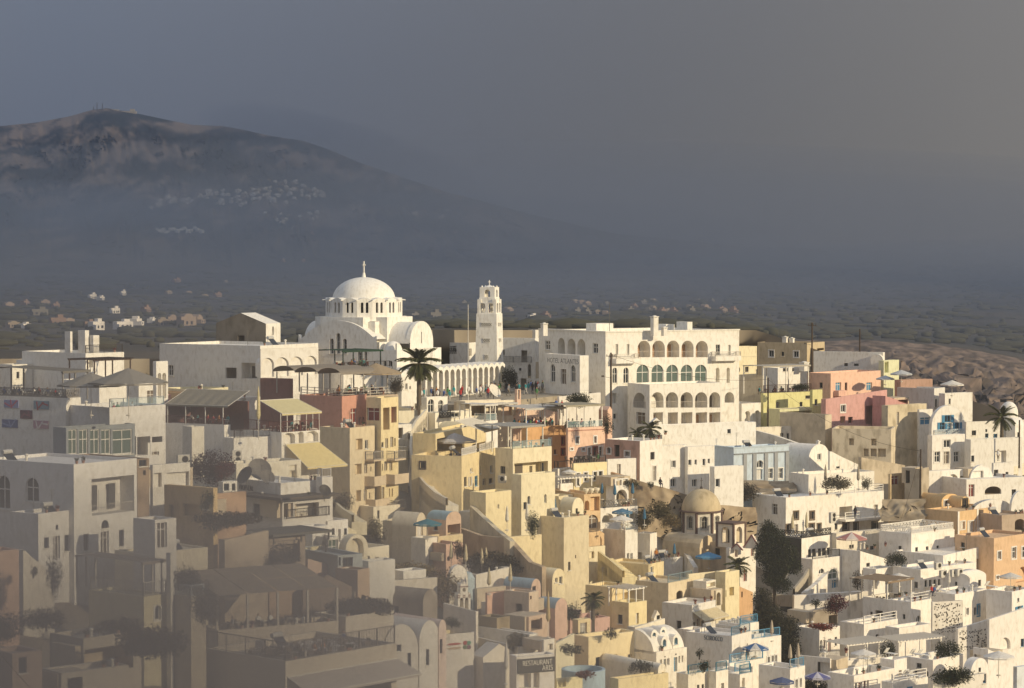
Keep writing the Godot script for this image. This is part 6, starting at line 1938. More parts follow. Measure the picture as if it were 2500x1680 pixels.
	pergola(n, 0.3, dim(n, 0) - 0.3, -0.3, -6.0, y - 0.8, 2.9, "canopy", "8f7c66", "e9e2d4")
	n = house("arched_window_tower", "white cube house with an arched double window in its lit end", [1200, 1385, 1548, 882, 1190], "f1eadf", {"t": 46, "D": 297, "rails": "R", "rcol": "e8e2d8", "rstyle": "rails"}, "Ra:1427,990,1464,1072 Lwk:1320,980,1340,1020 La:1230,955,1258,1030")
	n = house("white_cottage", "white cottage with two blue framed windows and urns right of the stone studded wall", [1500, 1735, 1990, 820, 1060], "f0e9de", {"t": 46, "D": 303, "rim": 0.3}, "RwT:1825,930,1845,985 RwTb:1915,905,1932,990 Rwk:1890,925,1908,985")
	n = house("shaded_cube_house", "large white cube house with blue shutters on its sunlit side at the right edge", [1985, 2190, 2340, 800, 1080], "efe9e0", {"t": 50, "D": 303, "rim": 0.8}, "RwSb:2232,915,2262,1025 Rwk:2235,850,2250,880")
	stone_wall()
	n = house("stone_porch_house", "white house with a stone porch and flowering terrace by the dark tree", [455, 655, 818, 1100, 1320], "efe7da", {"t": 46, "D": 288, "rim": 0.8, "id": "porch"}, "RaE:660,1185,680,1280 Rwr:688,1185,703,1252 Rdr:725,1175,748,1280 Rwk:778,1160,796,1230 Lwk:560,1345,580,1380")
	y = dim(n, 2)
	house("stone_room", "rough brown stone room with a thatched edge above the flowering terrace", [535, 590, 800, 965, 1110], "a08a6c", {"t": 42, "D": 292, "worn": true}, "Rxk:560,985,600,1050 RO:730,985,800,1060")
	house("middle_white_house", "white house with a blank wall and hanging flowers in the lower right slope", [820, 1010, 1280, 1060, 1300], "efe8dc", {"t": 44, "D": 290, "rim": 0.8, "rails": "R", "rcol": "e8e2d8", "rstyle": "rails"}, "Rwk:1105,1140,1130,1170 Lwk:860,1200,880,1250")
	house("white_square_house", "white square house with a deep shaded court behind the vine pergola", [1180, 1290, 1545, 1090, 1330], "ede6da", {"t": 40, "D": 288}, "Rwk:1375,1160,1395,1185")
	n = house("vine_pergola_house", "white terrace with a slatted pergola and a climbing vine", [1260, 1285, 1780, 1325, 1480], "ece4d6", {"t": 30, "D": 281, "rim": 0.9}, "Rwk:1420,1365,1470,1400")
	pergola(n, 0.3, 6.6, -0.3, -4.0, dim(n, 2) - 0.8, 2.6, "slats", "efe8da", "efe8da")
	n = house("sunbed_pergola_house", "white terrace with sunbeds under a thin white pergola", [820, 880, 1250, 1350, 1500], "ece4d6", {"t": 34, "D": 279, "rim": 0.9, "id": "sunpergola"}, "")
	pergola(n, 0.3, 6.3, -0.3, -4.0, dim(n, 2) - 0.8, 2.5, "slats", "efe8da", "efe8da")
	house("bay_window_house", "shaded house with a wooden bay window at the foot of the white stairs", [460, 740, 905, 1330, 1600], "e6ddcf", {"t": 56, "D": 274, "slopeR": 2.0, "rim": 2.4}, "Lxk:668,1365,745,1475 Lwk:640,1360,665,1440")
	house("brown_door_house", "white house with brown doors in a row at the bottom right", [720, 930, 1250, 1470, 1720], "f0e9dd", {"t": 44, "D": 268, "rim": 0.8, "id": "redcushion"}, "Rdr:962,1525,995,1600 Rwr:1008,1510,1025,1590 Rdr:1032,1505,1050,1590 Rwk:940,1530,955,1600")
	house("white_pier_house", "white cube with one pale niche in the lower right terraces", [1140, 1252, 1352, 1345, 1540], "f2ebe0", {"t": 46, "D": 274}, "Rv:1288,1425,1312,1485")
	house("shadow_court_house", "white house with shaded court walls under the vine", [1350, 1560, 1800, 1345, 1560], "eee7dc", {"t": 46, "D": 276, "rim": 0.9}, "Lwk:1430,1370,1470,1410 Lwk:1415,1430,1435,1480 La:1500,1430,1525,1480")
	house("round_vault_house", "white barrel vaulted house with a round gable by the parasol", [1800, 1862, 2005, 1340, 1510], "f1ebe1", {"t": 40, "D": 273, "vault": "R"}, "Rwk:1925,1405,1945,1440")
	house("triangle_house", "white house with a steep triangular shadow at the right edge", [1880, 2000, 2250, 1260, 1450], "f0e9df", {"t": 44, "D": 278, "slopeR": 2.2}, "Lxk:1880,1300,1945,1340")
	house("right_bastion", "white sloping bastion wall with an arched recess at the right edge", [1990, 2010, 2340, 1020, 1270], "efe8dd", {"t": 36, "D": 288, "slopeR": -1.0}, "RvC:2095,1165,2180,1260 Rwb:2262,1175,2290,1240")
	house("blue_pool_house", "white terrace with a blue pool edge at the right edge bottom", [2200, 2230, 2400, 1400, 1700], "dfe3e4", {"t": 36, "D": 268, "rim": 0.5}, "")
	house("lower_white_house", "white terrace house with white sunbeds and rails at the bottom", [1150, 1235, 1520, 1525, 1750], "efe8dc", {"t": 40, "D": 264, "rails": "R", "rcol": "eee8de", "rstyle": "rails", "rim": 0.9, "id": "lowsun"}, "")
	house("lower_step_house", "plain white stepped house at the bottom right under the vine tree", [1540, 1560, 1990, 1500, 1750], "ebe3d6", {"t": 32, "D": 262, "rim": 0.8}, "Rwb:1960,1455,1990,1530")
	# the terraces with blue railings left of the tree
	house("upper_blue_terrace", "topmost white terrace with blue railings left of the dark tree", [-150, 28, 172, 1060, 1240], "f2ebdf", {"t": 42, "D": 284, "rails": "R", "rcol": "5f95b4", "rim": 0.9}, "Rv:110,1120,150,1190")
	house("blue_terrace_second", "second white terrace with blue railings and closed parasols left of the tree", [-160, -30, 350, 1200, 1440], "f2ebdf", {"t": 40, "D": 277, "rails": "R", "rcol": "5f95b4", "rim": 0.9, "id": "bterr2"}, "RwT:240,1320,258,1400 RwT:272,1310,290,1390 RwT:300,1305,316,1380 Rw:10,1330,35,1390")
	house("blue_terrace_third", "third white terrace with short blue railings left of the tree", [-160, -60, 216, 1370, 1560], "f2ebdf", {"t": 40, "D": 270, "rails": "R", "rcol": "5f95b4", "rim": 0.9}, "Rw:20,1470,60,1540")
	house("blue_terrace_lowest", "lowest white terrace with blue railings and umbrellas at the bottom", [170, 420, 540, 1412, 1720], "efe8dc", {"t": 48, "D": 266, "rails": "R", "rcol": "5f95b4", "rim": 0.9}, "RwT:460,1500,480,1568 RwT:495,1490,512,1560")
	house("blue_terrace_left", "white terrace corner with a blue railing at the bottom left of the tree", [-200, -20, 110, 1440, 1720], "f2ebdf", {"t": 40, "D": 266, "rails": "R", "rcol": "5f95b4", "rim": 0.9}, "Rv:20,1490,60,1568")

func stone_wall() -> void:
	# white wall studded with dark lava stones
	var n := house("studded_wall", "white wall studded with black lava stones", [1545, 1556, 1800, 880, 1150], "e6dfd2", {"t": 18, "D": 294, "cat": "wall", "slopeR": 0.0})
	var m := house("studded_bastion", "low white bastion studded with black lava stones", [1740, 1760, 2100, 1095, 1280], "ebe4d8", {"t": 24, "D": 289, "cat": "wall", "slopeR": -1.2})
	for q in [n, m]:
		var g := G.new()
		var w := dim(q, 0)
		var h := dim(q, 2)
		rng.seed = 31
		var k := int(w * h * 9.0)
		for i in k:
			var p := Vector3(rng.randf_range(0.3, w - 0.2), rng.randf_range(0.2, h - 0.3), 0.0)
			g.tbox(Transform3D(Basis(Vector3.BACK, rng.randf() * TAU), p), Vector3(rng.randf_range(0.07, 0.22), rng.randf_range(0.06, 0.12), rng.randf_range(0.06, 0.12)))
		var o := put("lava_stones", g, flat("4a423c", 0.95), q)
		o.set_meta("kind", "stuff")

func town_lower_centre() -> void:
	var n: Node3D
	var g: G
	var y: float
	zoom(880, 1220, 3.408)
	house("big_tan_wall", "big blank tan wall below the cream apartment block", [185, 462, 545, 182, 640], "d2bd92", {"t": 72, "D": 284}, "")
	house("white_strip_house", "small white house with a door below the terracotta balcony", [-10, 108, 330, 60, 260], "e8ddc4", {"t": 44, "D": 292}, "Rwk:140,90,158,160")
	n = house("arch_end_vault", "cream vaulted house with a white arched end and glazed door", [262, 462, 550, 112, 350], "d9cbb0", {"t": 56, "D": 281, "vault": "R", "rise": 1.7, "id": "archend"}, "Rdw:472,215,520,340")
	house("white_door_house", "white house with open shutters above a terrace of deck chairs", [420, 540, 640, 322, 600], "ece4d4", {"t": 50, "D": 278}, "RdSy:572,448,596,565")
	n = house("peach_house", "peach house with a pale blue barrel roof and a wooden bay window", [552, 712, 838, 105, 480], "d8a77c", {"t": 52, "D": 283, "vault": "R", "rise": 0.9, "roof": "a9c0c4"}, "Lwk:610,218,642,256 RO:725,205,832,300 Rv:735,290,830,350")
	house("orange_garden_house", "small orange garden house with a round window in shade", [700, 712, 850, 372, 520], "d39a78", {"t": 40, "D": 277}, "RxC:722,470,745,510")
	slope_wall("tan_garden_wall", "wide tan garden wall in shade behind the closed parasols", [[835, 240, 287], [1000, 300, 285], [1220, 320, 283], [1400, 520, 277], [1510, 560, 275]], 1.0, 9.0, "bba68a")
	house("cream_stair_wall", "cream triangular wall with a slanting shadow line left of the tan tower", [1205, 1225, 1508, 310, 620], "ead9ae", {"t": 34, "D": 286, "slopeR": 0.0}, "Rwk:1370,465,1385,488")
	slope_wall("stair_balustrade", "slanting cream stair parapet descending towards the small vaulted house", [[1210, 330, 284], [1300, 430, 281], [1400, 530, 278]], 1.0, 3.0, "d8c59a")
	house("small_arch_house", "small cream arched house below the tan tower", [1500, 1595, 1700, 580, 760], "ecdcb4", {"t": 46, "D": 276, "vault": "R", "rise": 1.3}, "Rw:1620,650,1640,690 Rw:1655,640,1680,700")
	house("blue_vault_house", "orange house with a pale blue barrel vault roof", [1190, 1420, 1500, 665, 860], "d9a883", {"t": 54, "D": 272, "vault": "R", "rise": 1.0, "roof": "9fb0b8"}, "Rwk:1430,720,1460,760")
	house("blue_vault_annex", "long pale blue vault with an orange end beside the palms", [1470, 1620, 1720, 830, 1010], "d8a080", {"t": 54, "D": 266, "vault": "R", "rise": 1.0, "roof": "9db0ba"}, "")
	n = house("orange_court_house", "orange house with one dark square window and a shaded court below", [1195, 1402, 1482, 772, 1180], "e0bd92", {"t": 56, "D": 264, "rim": 0.4}, "Lxk:1290,865,1347,935 Rv:1410,800,1425,830")
	house("orange_court_lower", "low orange courtyard wall with a black opening and a curved stair", [1260, 1400, 1570, 975, 1200], "d9ad84", {"t": 50, "D": 259, "rim": 0.5}, "Rxk:1420,990,1512,1085")
	house("pink_strip_house", "pink and white strip house left of the orange square window", [1040, 1055, 1205, 775, 960], "e2b8a0", {"t": 40, "D": 266}, "")
	house("parasol_terrace", "tan terrace with closed parasols behind the bell wall", [950, 970, 1210, 740, 960], "c9b28c", {"t": 36, "D": 270, "rim": 0.4}, "")
	house("white_terrace_wall", "white slanted terrace wall behind the closed parasols", [955, 962, 1250, 625, 740], "ede4d2", {"t": 30, "D": 274, "slopeR": -0.6}, "")
	# the bell wall and its chapel
	n = house("bell_chapel", "small white chapel with a pale blue rounded apse", [720, 740, 892, 548, 800], "eee7da", {"t": 34, "D": 268, "cat": "church", "vault": "R", "rise": 1.6}, "")
	g = G.new()
	g.lathe(Vector3(dim(n, 0) + 0.5, -4, -1.5), [Vector2(1.2, 0), Vector2(1.2, 5.6), Vector2(0.85, 6.2), Vector2(0.0, 6.5)], 20)
	put("apse", g, plaster("b4c4ca"), n)
	bell_wall()
	n = house("ruined_vault", "weathered grey vaulted house with two rounded white parapets", [185, 520, 640, 755, 1030], "9c9286", {"t": 56, "D": 252, "worn": true, "vault": "R", "rise": 1.2}, "Lxk:250,885,318,945")
	house("white_slat_house", "white house with a thin slatted awning behind the ruined vault", [270, 285, 640, 672, 800], "d8cfc0", {"t": 30, "D": 262, "rim": 0.3}, "")
	n = house("bar_house", "white shaded house with dark lettering and a small balcony left of the dry slope", [60, 110, 288, 515, 720], "e5dfd5", {"t": 36, "D": 262}, "Rv:150,600,270,650")
	letters(n, "MAMA'S", on_plane(n, "R", zx(215), zy(640), 0.02), Vector3.RIGHT, 0.6, "5a5550", false, 1.9)
	house("dark_brown_ruin", "brown stone ruin with a crumbling lit corner", [980, 1135, 1243, 985, 1300], "a39274", {"t": 48, "D": 256, "worn": true}, "")
	n = house("white_double_vault", "large white double vaulted house with slit windows at the bottom", [-60, 490, 655, 1015, 1720], "dcd6cc", {"t": 50, "D": 238, "vault": "R", "rise": 2.0, "id": "dvault"}, "Rwk:545,1245,572,1378")
	house("white_vault_left", "white rounded vault front beside the double vaulted house", [180, 195, 480, 1045, 1720], "d8d1c6", {"t": 30, "D": 236, "vault": "R", "rise": 2.6}, "Rwk:392,1275,422,1400")
	house("pink_white_vault", "narrow pinkish vaulted end wall with a slit window", [640, 652, 714, 1000, 1600], "dcc6b8", {"t": 46, "D": 240, "vault": "R", "rise": 0.9}, "Rwk:660,1160,682,1280")
	n = house("poster_wall_house", "grey wall painted with red and green signs beside the vaults", [700, 712, 946, 1120, 1420], "d8d2c8", {"t": 30, "D": 246, "rim": 0.3}, "")
	for q in [[862, 1180, "9a4a48"], [892, 1180, "5f8f78"], [862, 1215, "6a7a60"], [892, 1215, "7a5a68"], [770, 1190, "a85a50"], [770, 1225, "b09a80"]]:
		var p := on_plane(n, "R", zx(q[0] + 10), zy(q[1] + 12), 0.02)
		g = G.new()
		var w := 0.9 if q[0] == 770 else 0.3
		g.ball(p, Vector3(w, 0.24 if w < 0.5 else 0.13, 0.03), 4, 10)
		put("painted_sign", g, flat(q[2]), n)
	house("white_slope_house", "white sloping roofs and walls above the grey sign wall", [690, 960, 980, 930, 1250], "e2d9ca", {"t": 60, "D": 252, "slopeL": -0.6}, "")
	house("white_ridge_house", "white low ridged roof in front of the brown ruin", [920, 1020, 1290, 1215, 1500], "e0d8ca", {"t": 40, "D": 247, "gable": 1.2}, "")
	n = house("sign_restaurant", "white restaurant with a grey board lettered RESTAURANT ARIS", [1240, 1298, 1614, 1305, 1720], "e6dfd4", {"t": 26, "D": 243, "cat": "restaurant", "id": "aris"}, "RvC:1440,1430,1490,1568 Rv:1320,1450,1420,1568")
	var a := on_face(n, "R", zx(1305), zy(1330))
	var b := on_face(n, "R", zx(1612), zy(1425))
	g = G.new()
	g.box(Vector3(a.x, minf(a.y, b.y), 0.01), Vector3(b.x, maxf(a.y, b.y), 0.12))
	put("sign_board", g, flat("57544f", 0.7), n)
	letters(n, "RESTAURANT", on_plane(n, "R", zx(1470), zy(1356), 0.13), Vector3.RIGHT, 0.5, "e9e2d2", false, 3.3)
	letters(n, "ARIS", on_plane(n, "R", zx(1556), zy(1398), 0.13), Vector3.RIGHT, 0.5, "e9e2d2", false, 1.2)
	house("white_chimney_house", "white narrow house with a grille window above the lettered restaurant", [1505, 1525, 1614, 1165, 1320], "ece4d4", {"t": 40, "D": 247}, "Rxk:1560,1200,1600,1250")
	house("white_fence_house", "white low courtyard with grey picket doors by the dry bushes", [1300, 1310, 1470, 1225, 1340], "e6ddcc", {"t": 34, "D": 249, "rim": 0.8}, "Rvy:1420,1150,1440,1250")
	house("white_gate_posts", "white gate posts with slim blue shutters above the dry bushes", [1395, 1405, 1475, 1120, 1260], "ece5d8", {"t": 44, "D": 252}, "Rdb:1440,1150,1455,1230")

func bell_wall() -> void:
	var n := thing("bell_wall", "white free-standing bell wall with three arches and brown bands", "belfry", W(1118, 1500, 262.0), deg_to_rad(26))
	var white := plaster("ece5d8")
	var k := 262.0 / F
	var w := 104.0 / 3.408 * k / cos(n.rotation.y)
	var H := func(py: float) -> float: return (1500 - (1220 + py / 3.408)) * k
	var g := G.new()
	var y1: float = H.call(950.0)
	var y2: float = H.call(800.0)
	var y3: float = H.call(668.0)
	var T := 0.9
	var two := []
	for i in 2: two.append({"u0": w * (0.16 + 0.4 * i), "u1": w * (0.44 + 0.4 * i), "v0": y1 + 0.1, "v1": y2 - 0.25, "rise": w * 0.14, "deep": T})
	var one := [{"u0": w * 0.38, "u1": w * 0.62, "v0": y2 + 0.4, "v1": y3 - 0.9, "rise": w * 0.12, "deep": T}]
	var pf := [Vector2(0, y2 + 0.1), Vector2(w * 0.08, y2 + 0.3), Vector2(w * 0.2, y2), Vector2(w * 0.2001, y3 - 0.5), Vector2(w * 0.3, y3 - 0.35), Vector2(w * 0.42, y3 - 0.55), Vector2(w * 0.5, y3), Vector2(w * 0.58, y3 - 0.55), Vector2(w * 0.7, y3 - 0.35), Vector2(w * 0.7999, y3 - 0.5), Vector2(w * 0.8, y2), Vector2(w * 0.92, y2 + 0.3), Vector2(w, y2 + 0.1)]
	wall_face(g, Vector3.ZERO, Vector3.RIGHT, Vector3.BACK, pf, -3, two + one)
	wall_face(g, Vector3(0, 0, -T), Vector3.RIGHT, Vector3.FORWARD, pf, -3, [])
	g.v.resize(g.v.size())
	for i in pf.size() - 1:
		var a := Vector3(pf[i].x, pf[i].y, 0)
		var b := Vector3(pf[i + 1].x, pf[i + 1].y, 0)
		g.quad(a, b, b + Vector3(0, 0, -T), a + Vector3(0, 0, -T), Vector3(0, 1, 0) if absf(a.y - b.y) < 1.0 else Vector3(-1 if i < 5 else 1, 0, 0))
	g.quad(Vector3(0, -3, 0), Vector3(0, pf[0].y, 0), Vector3(0, pf[0].y, -T), Vector3(0, -3, -T), Vector3.LEFT)
	g.quad(Vector3(w, -3, 0), Vector3(w, pf[0].y, 0), Vector3(w, pf[0].y, -T), Vector3(w, -3, -T), Vector3.RIGHT)
	put("wall", g, white, n)
	for q in [[y1 + 1.7, 0.0, 1.0], [y2 + 0.9, 0.2, 0.8], [y2 - 0.05, 0.0, 1.0]]:
		g = G.new()
		for e in [[q[1], q[1] + 0.14], [(q[1] + q[2]) / 2 - 0.06, (q[1] + q[2]) / 2 + 0.06], [q[2] - 0.14, q[2]]]: g.box(Vector3(w * e[0] - 0.04, q[0], -0.2), Vector3(w * e[1] + 0.04, q[0] + 0.12, 0.05))
		put("band", g, plaster("8a5a48"), n)
	for q in [[0.3, y1 + 1.6], [0.7, y1 + 1.6], [0.5, y2 + 1.0]]:
		g = G.new()
		g.lathe(Vector3(w * q[0], q[1] - 0.2, -T / 2), [Vector2(0.24, 0), Vector2(0.18, 0.14), Vector2(0.12, 0.38), Vector2(0.0, 0.46)], 10)
		put("bell", g, flat("5d4a30", 0.4, 0.8), n)

func town_misty_left() -> void:
	var n: Node3D
	var g: G
	var y: float
	# the terraces that the mist covers
	zoom(480, 1220, 3.408)
	house("stair_cottage", "cream stair walls and steps beside the covered balcony", [1095, 1110, 1330, 160, 330], "dcd0b0", {"t": 40, "D": 268, "slopeR": 1.6}, "")
	path("white_steps", "flight of pale steps descending right of the covered balcony", [[1120, 60, 282], [1210, 140, 277], [1290, 190, 273]], 1.8, "d8cdb0")
	n = house("green_door_house", "white house with climbing flowers, arched door and green shutter", [850, 965, 1095, 225, 540], "e2ddd4", {"t": 50, "D": 256}, "RxC:1010,350,1060,500 Rdg:1100,330,1180,520 Rwr:935,250,968,390")
	house("green_gate", "tall dark green gate beside the flowered white house", [1088, 1095, 1182, 315, 560], "d9d3c6", {"t": 44, "D": 255}, "Rdg:1098,335,1176,540")
	house("portal_house", "cream curved portal wall with an arched mirrored doorway", [1185, 1240, 1425, 300, 520], "ddd2b8", {"t": 46, "D": 258, "vault": "R", "rise": 1.5}, "RvC:1258,320,1390,480")
	house("white_box_house", "white flat house with a ledge left of the tan wall", [1345, 1430, 1650, 515, 690], "dad5cb", {"t": 40, "D": 252, "rim": 0.5}, "")
	house("grey_kiosk", "small grey blue kiosk with a round window", [1165, 1175, 1380, 465, 600], "aab0b0", {"t": 36, "D": 247}, "Rwk:1215,480,1300,560 Rwk:1175,480,1200,550")
	house("tan_lane_house", "tan house with a slanted white wall above the lane", [1155, 1340, 1440, 585, 870], "bfa68c", {"t": 56, "D": 245}, "RxC:1370,790,1395,850")
	house("pinkish_wall", "pale pink slanting wall under the flowered house", [875, 925, 1165, 495, 680], "d0b4a0", {"t": 40, "D": 247, "slopeR": 1.0}, "")
	n = house("art_house", "tall tan wall with three rows of faded painted words", [185, 235, 600, 335, 830], "bfae98", {"t": 38, "D": 236, "worn": true, "id": "art", "slopeR": -0.6}, "")
	letters(n, "SANTORINI", on_plane(n, "R", zx(400), zy(592), 0.02), Vector3.RIGHT, 0.75, "8d8274", true, 2.5)
	letters(n, "ART", on_plane(n, "R", zx(400), zy(642), 0.02), Vector3.RIGHT, 0.75, "8d8274", true, 1.0)
	letters(n, "GALLERY", on_plane(n, "R", zx(405), zy(690), 0.02), Vector3.RIGHT, 0.75, "8d8274", true, 2.1)
	n = house("dark_roof_house", "house with a dark canvas roof and hanging plants left of the flowered house", [560, 600, 905, 320, 700], "a89886", {"t": 40, "D": 243, "rim": 0.8}, "Rxk:610,340,860,520")
	pergola(n, 0.2, 7.0, 0.6, -5.0, dim(n, 2) - 0.6, 0.9, "canopy", "6a675f", "55504a")
	house("brown_slope_house", "brown sloping wall in the mist right of the painted words", [590, 605, 1100, 610, 900], "b0967c", {"t": 40, "D": 239, "slopeR": 3.4, "rim": 3.6}, "")
	house("tiled_shed", "low dark tiled shed roof in the misty lane", [870, 885, 1290, 640, 860], "8a7a6c", {"t": 34, "D": 240, "gable": 1.4, "roof": "6a6058"}, "")
	n = house("canvas_terrace", "misty restaurant terrace under a wide panelled canvas roof", [60, 180, 1180, 1090, 1230], "c4b8a6", {"t": 30, "D": 222, "rim": 0.5, "cat": "restaurant", "id": "canvas"}, "")
	y = dim(n, 2)
	var wr := dim(n, 0)
	g = G.new()
	for k in 5: g.bar(Vector3(wr * k / 4.0, y, -0.3), Vector3(wr * k / 4.0, y + 3.1, -0.3), 0.2)
	put("posts", g, flat("b8b0a4"), n)
	for k in 4:
		for j in 2:
			g = G.new()
			var x0 := wr * k / 4.0 + 0.06
			var x1 := wr * (k + 1) / 4.0 - 0.06
			var z0 := -0.1 - 4.2 * j
			var z1 := -4.2 - 4.2 * j
			var h0 := 3.2 + 0.7 * j
			g.quad(Vector3(x0, y + h0, z0), Vector3(x1, y + h0, z0), Vector3(x1, y + h0 + 0.68, z1), Vector3(x0, y + h0 + 0.68, z1), Vector3.UP)
			put("canvas_panel", g, cloth("948674"), n)
	n = house("railed_terrace", "long misty restaurant terrace with a balustrade and an awning below", [70, 740, 1665, 1345, 1720], "c6bba9", {"t": 48, "D": 208, "cat": "restaurant", "rim": 0.6, "id": "railed"}, "Rx:1100,1480,1340,1660 Rx:1400,1480,1620,1660")
	house_rails(n, "RL", "6f675f", "bars", 1.6)
	y = dim(n, 2)
	wr = dim(n, 0)
	awning(n, Vector3(0.2, y - 1.4, 0.05), Vector3(wr, y - 1.4, 0.05), Vector3(wr + 0.8, y - 2.6, 2.4), Vector3(0.6, y - 2.6, 2.4), "b3aaa0")
	house("grey_wedge_house", "low grey roof between the canvas terrace and the vaults", [980, 1240, 1640, 975, 1180], "cbc1b1", {"t": 48, "D": 232, "rim": 0.3}, "")
	zoom(0, 1340, 4.612)
	n = house("cream_low_house", "low cream wall with a flat grey roof behind the misty pergola", [1290, 1582, 2340, 58, 330], "d8cdb4", {"t": 44, "D": 226, "rim": 0.2}, "")
	house("white_post", "tall slim white post standing in front of the misty pergola house", [1918, 1922, 1956, 50, 760], "d8d2c8", {"t": 40, "D": 212, "cat": "post", "d": 0.7})
	n = house("arch_niche_house", "misty cream house with a small arched door under a picket balcony", [1000, 1620, 1895, 540, 830], "d9ceab", {"t": 52, "D": 211, "rim": 0.2, "id": "picket"}, "RaT:1740,640,1805,800")
	house_rails(n, "LR", "b8b2a8", "bars", 1.2)
	y = dim(n, 2)
	pergola(n, 0.3, dim(n, 0) - 0.4, -0.4, -9.0, y, 2.9, "canopy", "857c72", "b5aea4")
	house("misty_column_house", "misty tan house with a railing right of the slim post", [1950, 2150, 2320, 540, 860], "b9ad98", {"t": 50, "D": 211, "rails": "RL", "rcol": "a8b0b4"}, "")
	house("white_cutout_wall", "pale misty wall with a curved top at the far left", [205, 262, 610, 15, 540], "d3ccbf", {"t": 40, "D": 214, "slopeR": 2.4, "rim": 2.6}, "")
	house("pink_edge_house", "pinkish misty wall at the left edge", [-200, -30, 215, 25, 560], "bfa08c", {"t": 40, "D": 208}, "")
	house("left_corner_house", "orange brown misty house in the bottom left corner", [-120, 140, 475, 1180, 1700], "b8947a", {"t": 44, "D": 180}, "Rwk:210,1220,300,1400")
	house("left_column_house", "misty pale house with slim columns near the bottom left corner", [470, 690, 1450, 1400, 1800], "c9bfb0", {"t": 40, "D": 184, "rim": 0.4}, "Rx:760,1450,930,1600")
	house("misty_store", "dim misty store building under the dark shrubs", [560, 940, 1590, 1010, 1420], "bdb2a1", {"t": 48, "D": 194, "rim": 0.4}, "Rx:950,1100,1500,1380")

# ================================================================ ground pieces, plants and things
func rocky(called: String, tops: Array, feet: Array, rough: float, lit: Color, dark: Color, fr := 0.22, rows := 22) -> void:
	# tops and feet: [px, py, distance] in the current enlarged view, same count
	land_noise.frequency = 1.0
	var n := tops.size()
	sheet(called, steps(0, n - 1, (n - 1) * (14 if rows < 40 else 24)), steps(0, 1, rows), func(u: float, t: float) -> Vector3:
		var i := mini(int(u), n - 2)
		var f := u - i
		var a := W(zx(lerpf(tops[i][0], tops[i + 1][0], f)), zy(lerpf(tops[i][1], tops[i + 1][1], f)), lerpf(tops[i][2], tops[i + 1][2], f))
		var b := W(zx(lerpf(feet[i][0], feet[i + 1][0], f)), zy(lerpf(feet[i][1], feet[i + 1][1], f)), lerpf(feet[i][2], feet[i + 1][2], f))
		var p := a.lerp(b, t)
		var s := sin(PI * clampf(t, 0.04, 0.96)) * rough
		return p + Vector3(land_noise.get_noise_3dv(p * fr), land_noise.get_noise_3dv(p * fr + Vector3(9, 0, 0)), land_noise.get_noise_3dv(p * fr * 1.1 + Vector3(0, 7, 0)) * 1.5) * s, func(p: Vector3, q: Vector3) -> Color:
		var k := clampf(0.55 + land_noise.get_noise_3dv(p * fr * 1.6) * 1.3, 0, 1)
		return dark.lerp(lit, k), tinted_mat("earth"))

func ground_pieces() -> void:
	# paved square before the arcade
	var ar: Node3D = reg["arcade"]
	var g := G.new()
	g.box(Vector3(-9, -0.9, 0.5), Vector3(40, -0.02, 13))
	var o := put("square_paving", g, plaster("a89c88", true), null)
	o.transform = ar.transform
	o.set_meta("kind", "structure")
	zoom(1260, 960, 4.612)
	rocky("cliff", [[1060, 905, 319], [1228, 938, 318.5], [1500, 1020, 319], [1750, 1090, 320], [1950, 1152, 321], [2300, 1260, 322], [2700, 1290, 328]], [[1300, 1560, 314], [1380, 1580, 316], [1500, 1600, 317], [1700, 1640, 318], [1900, 1700, 319], [2250, 1720, 320], [2700, 1700, 326]], 0.9, Color(0.42, 0.33, 0.22), Color(0.20, 0.15, 0.10))
	zoom(1800, 1200, 3.267)
	rocky("cliff_2", [[1160, 60, 343], [1330, 62, 344], [1500, 58, 345]], [[1150, 240, 340], [1330, 240, 340], [1500, 240, 340]], 1.2, Color(0.38, 0.31, 0.22), Color(0.2, 0.16, 0.11))
	zoom(1800, 760, 3.334)
	rocky("cliff_3", [[-40, 1380, 350], [200, 1378, 350], [480, 1385, 350]], [[-40, 1570, 342], [200, 1500, 344], [480, 1470, 345]], 0.9, Color(0.40, 0.32, 0.22), Color(0.22, 0.17, 0.12))
	# the bare headland on the right
	zoom(0, 0, 1)
	var tops := []
	var feet := []
	for i in 12:
		var x := 1760.0 + 90.0 * i
		tops.append([x, crest(x), 820.0])
		feet.append([x + 30, crest(x) + 330, 560.0])
	rocky("headland", tops, feet, 5.5, Color(0.27, 0.20, 0.155), Color(0.08, 0.065, 0.052), 0.10, 90)

# ---------------------------------------------------------------- far houses
func far_point(x: float, y: float) -> Vector3:
	var k := 0.6
	while k < 11.0:
		var p := mountain_at(x, k)
		var q := (p - EYE).rotated(Vector3.RIGHT, PITCH)
		if CY - q.y / -q.z * F <= y: return p
		k += 0.03
	return mountain_at(x, 10.5)

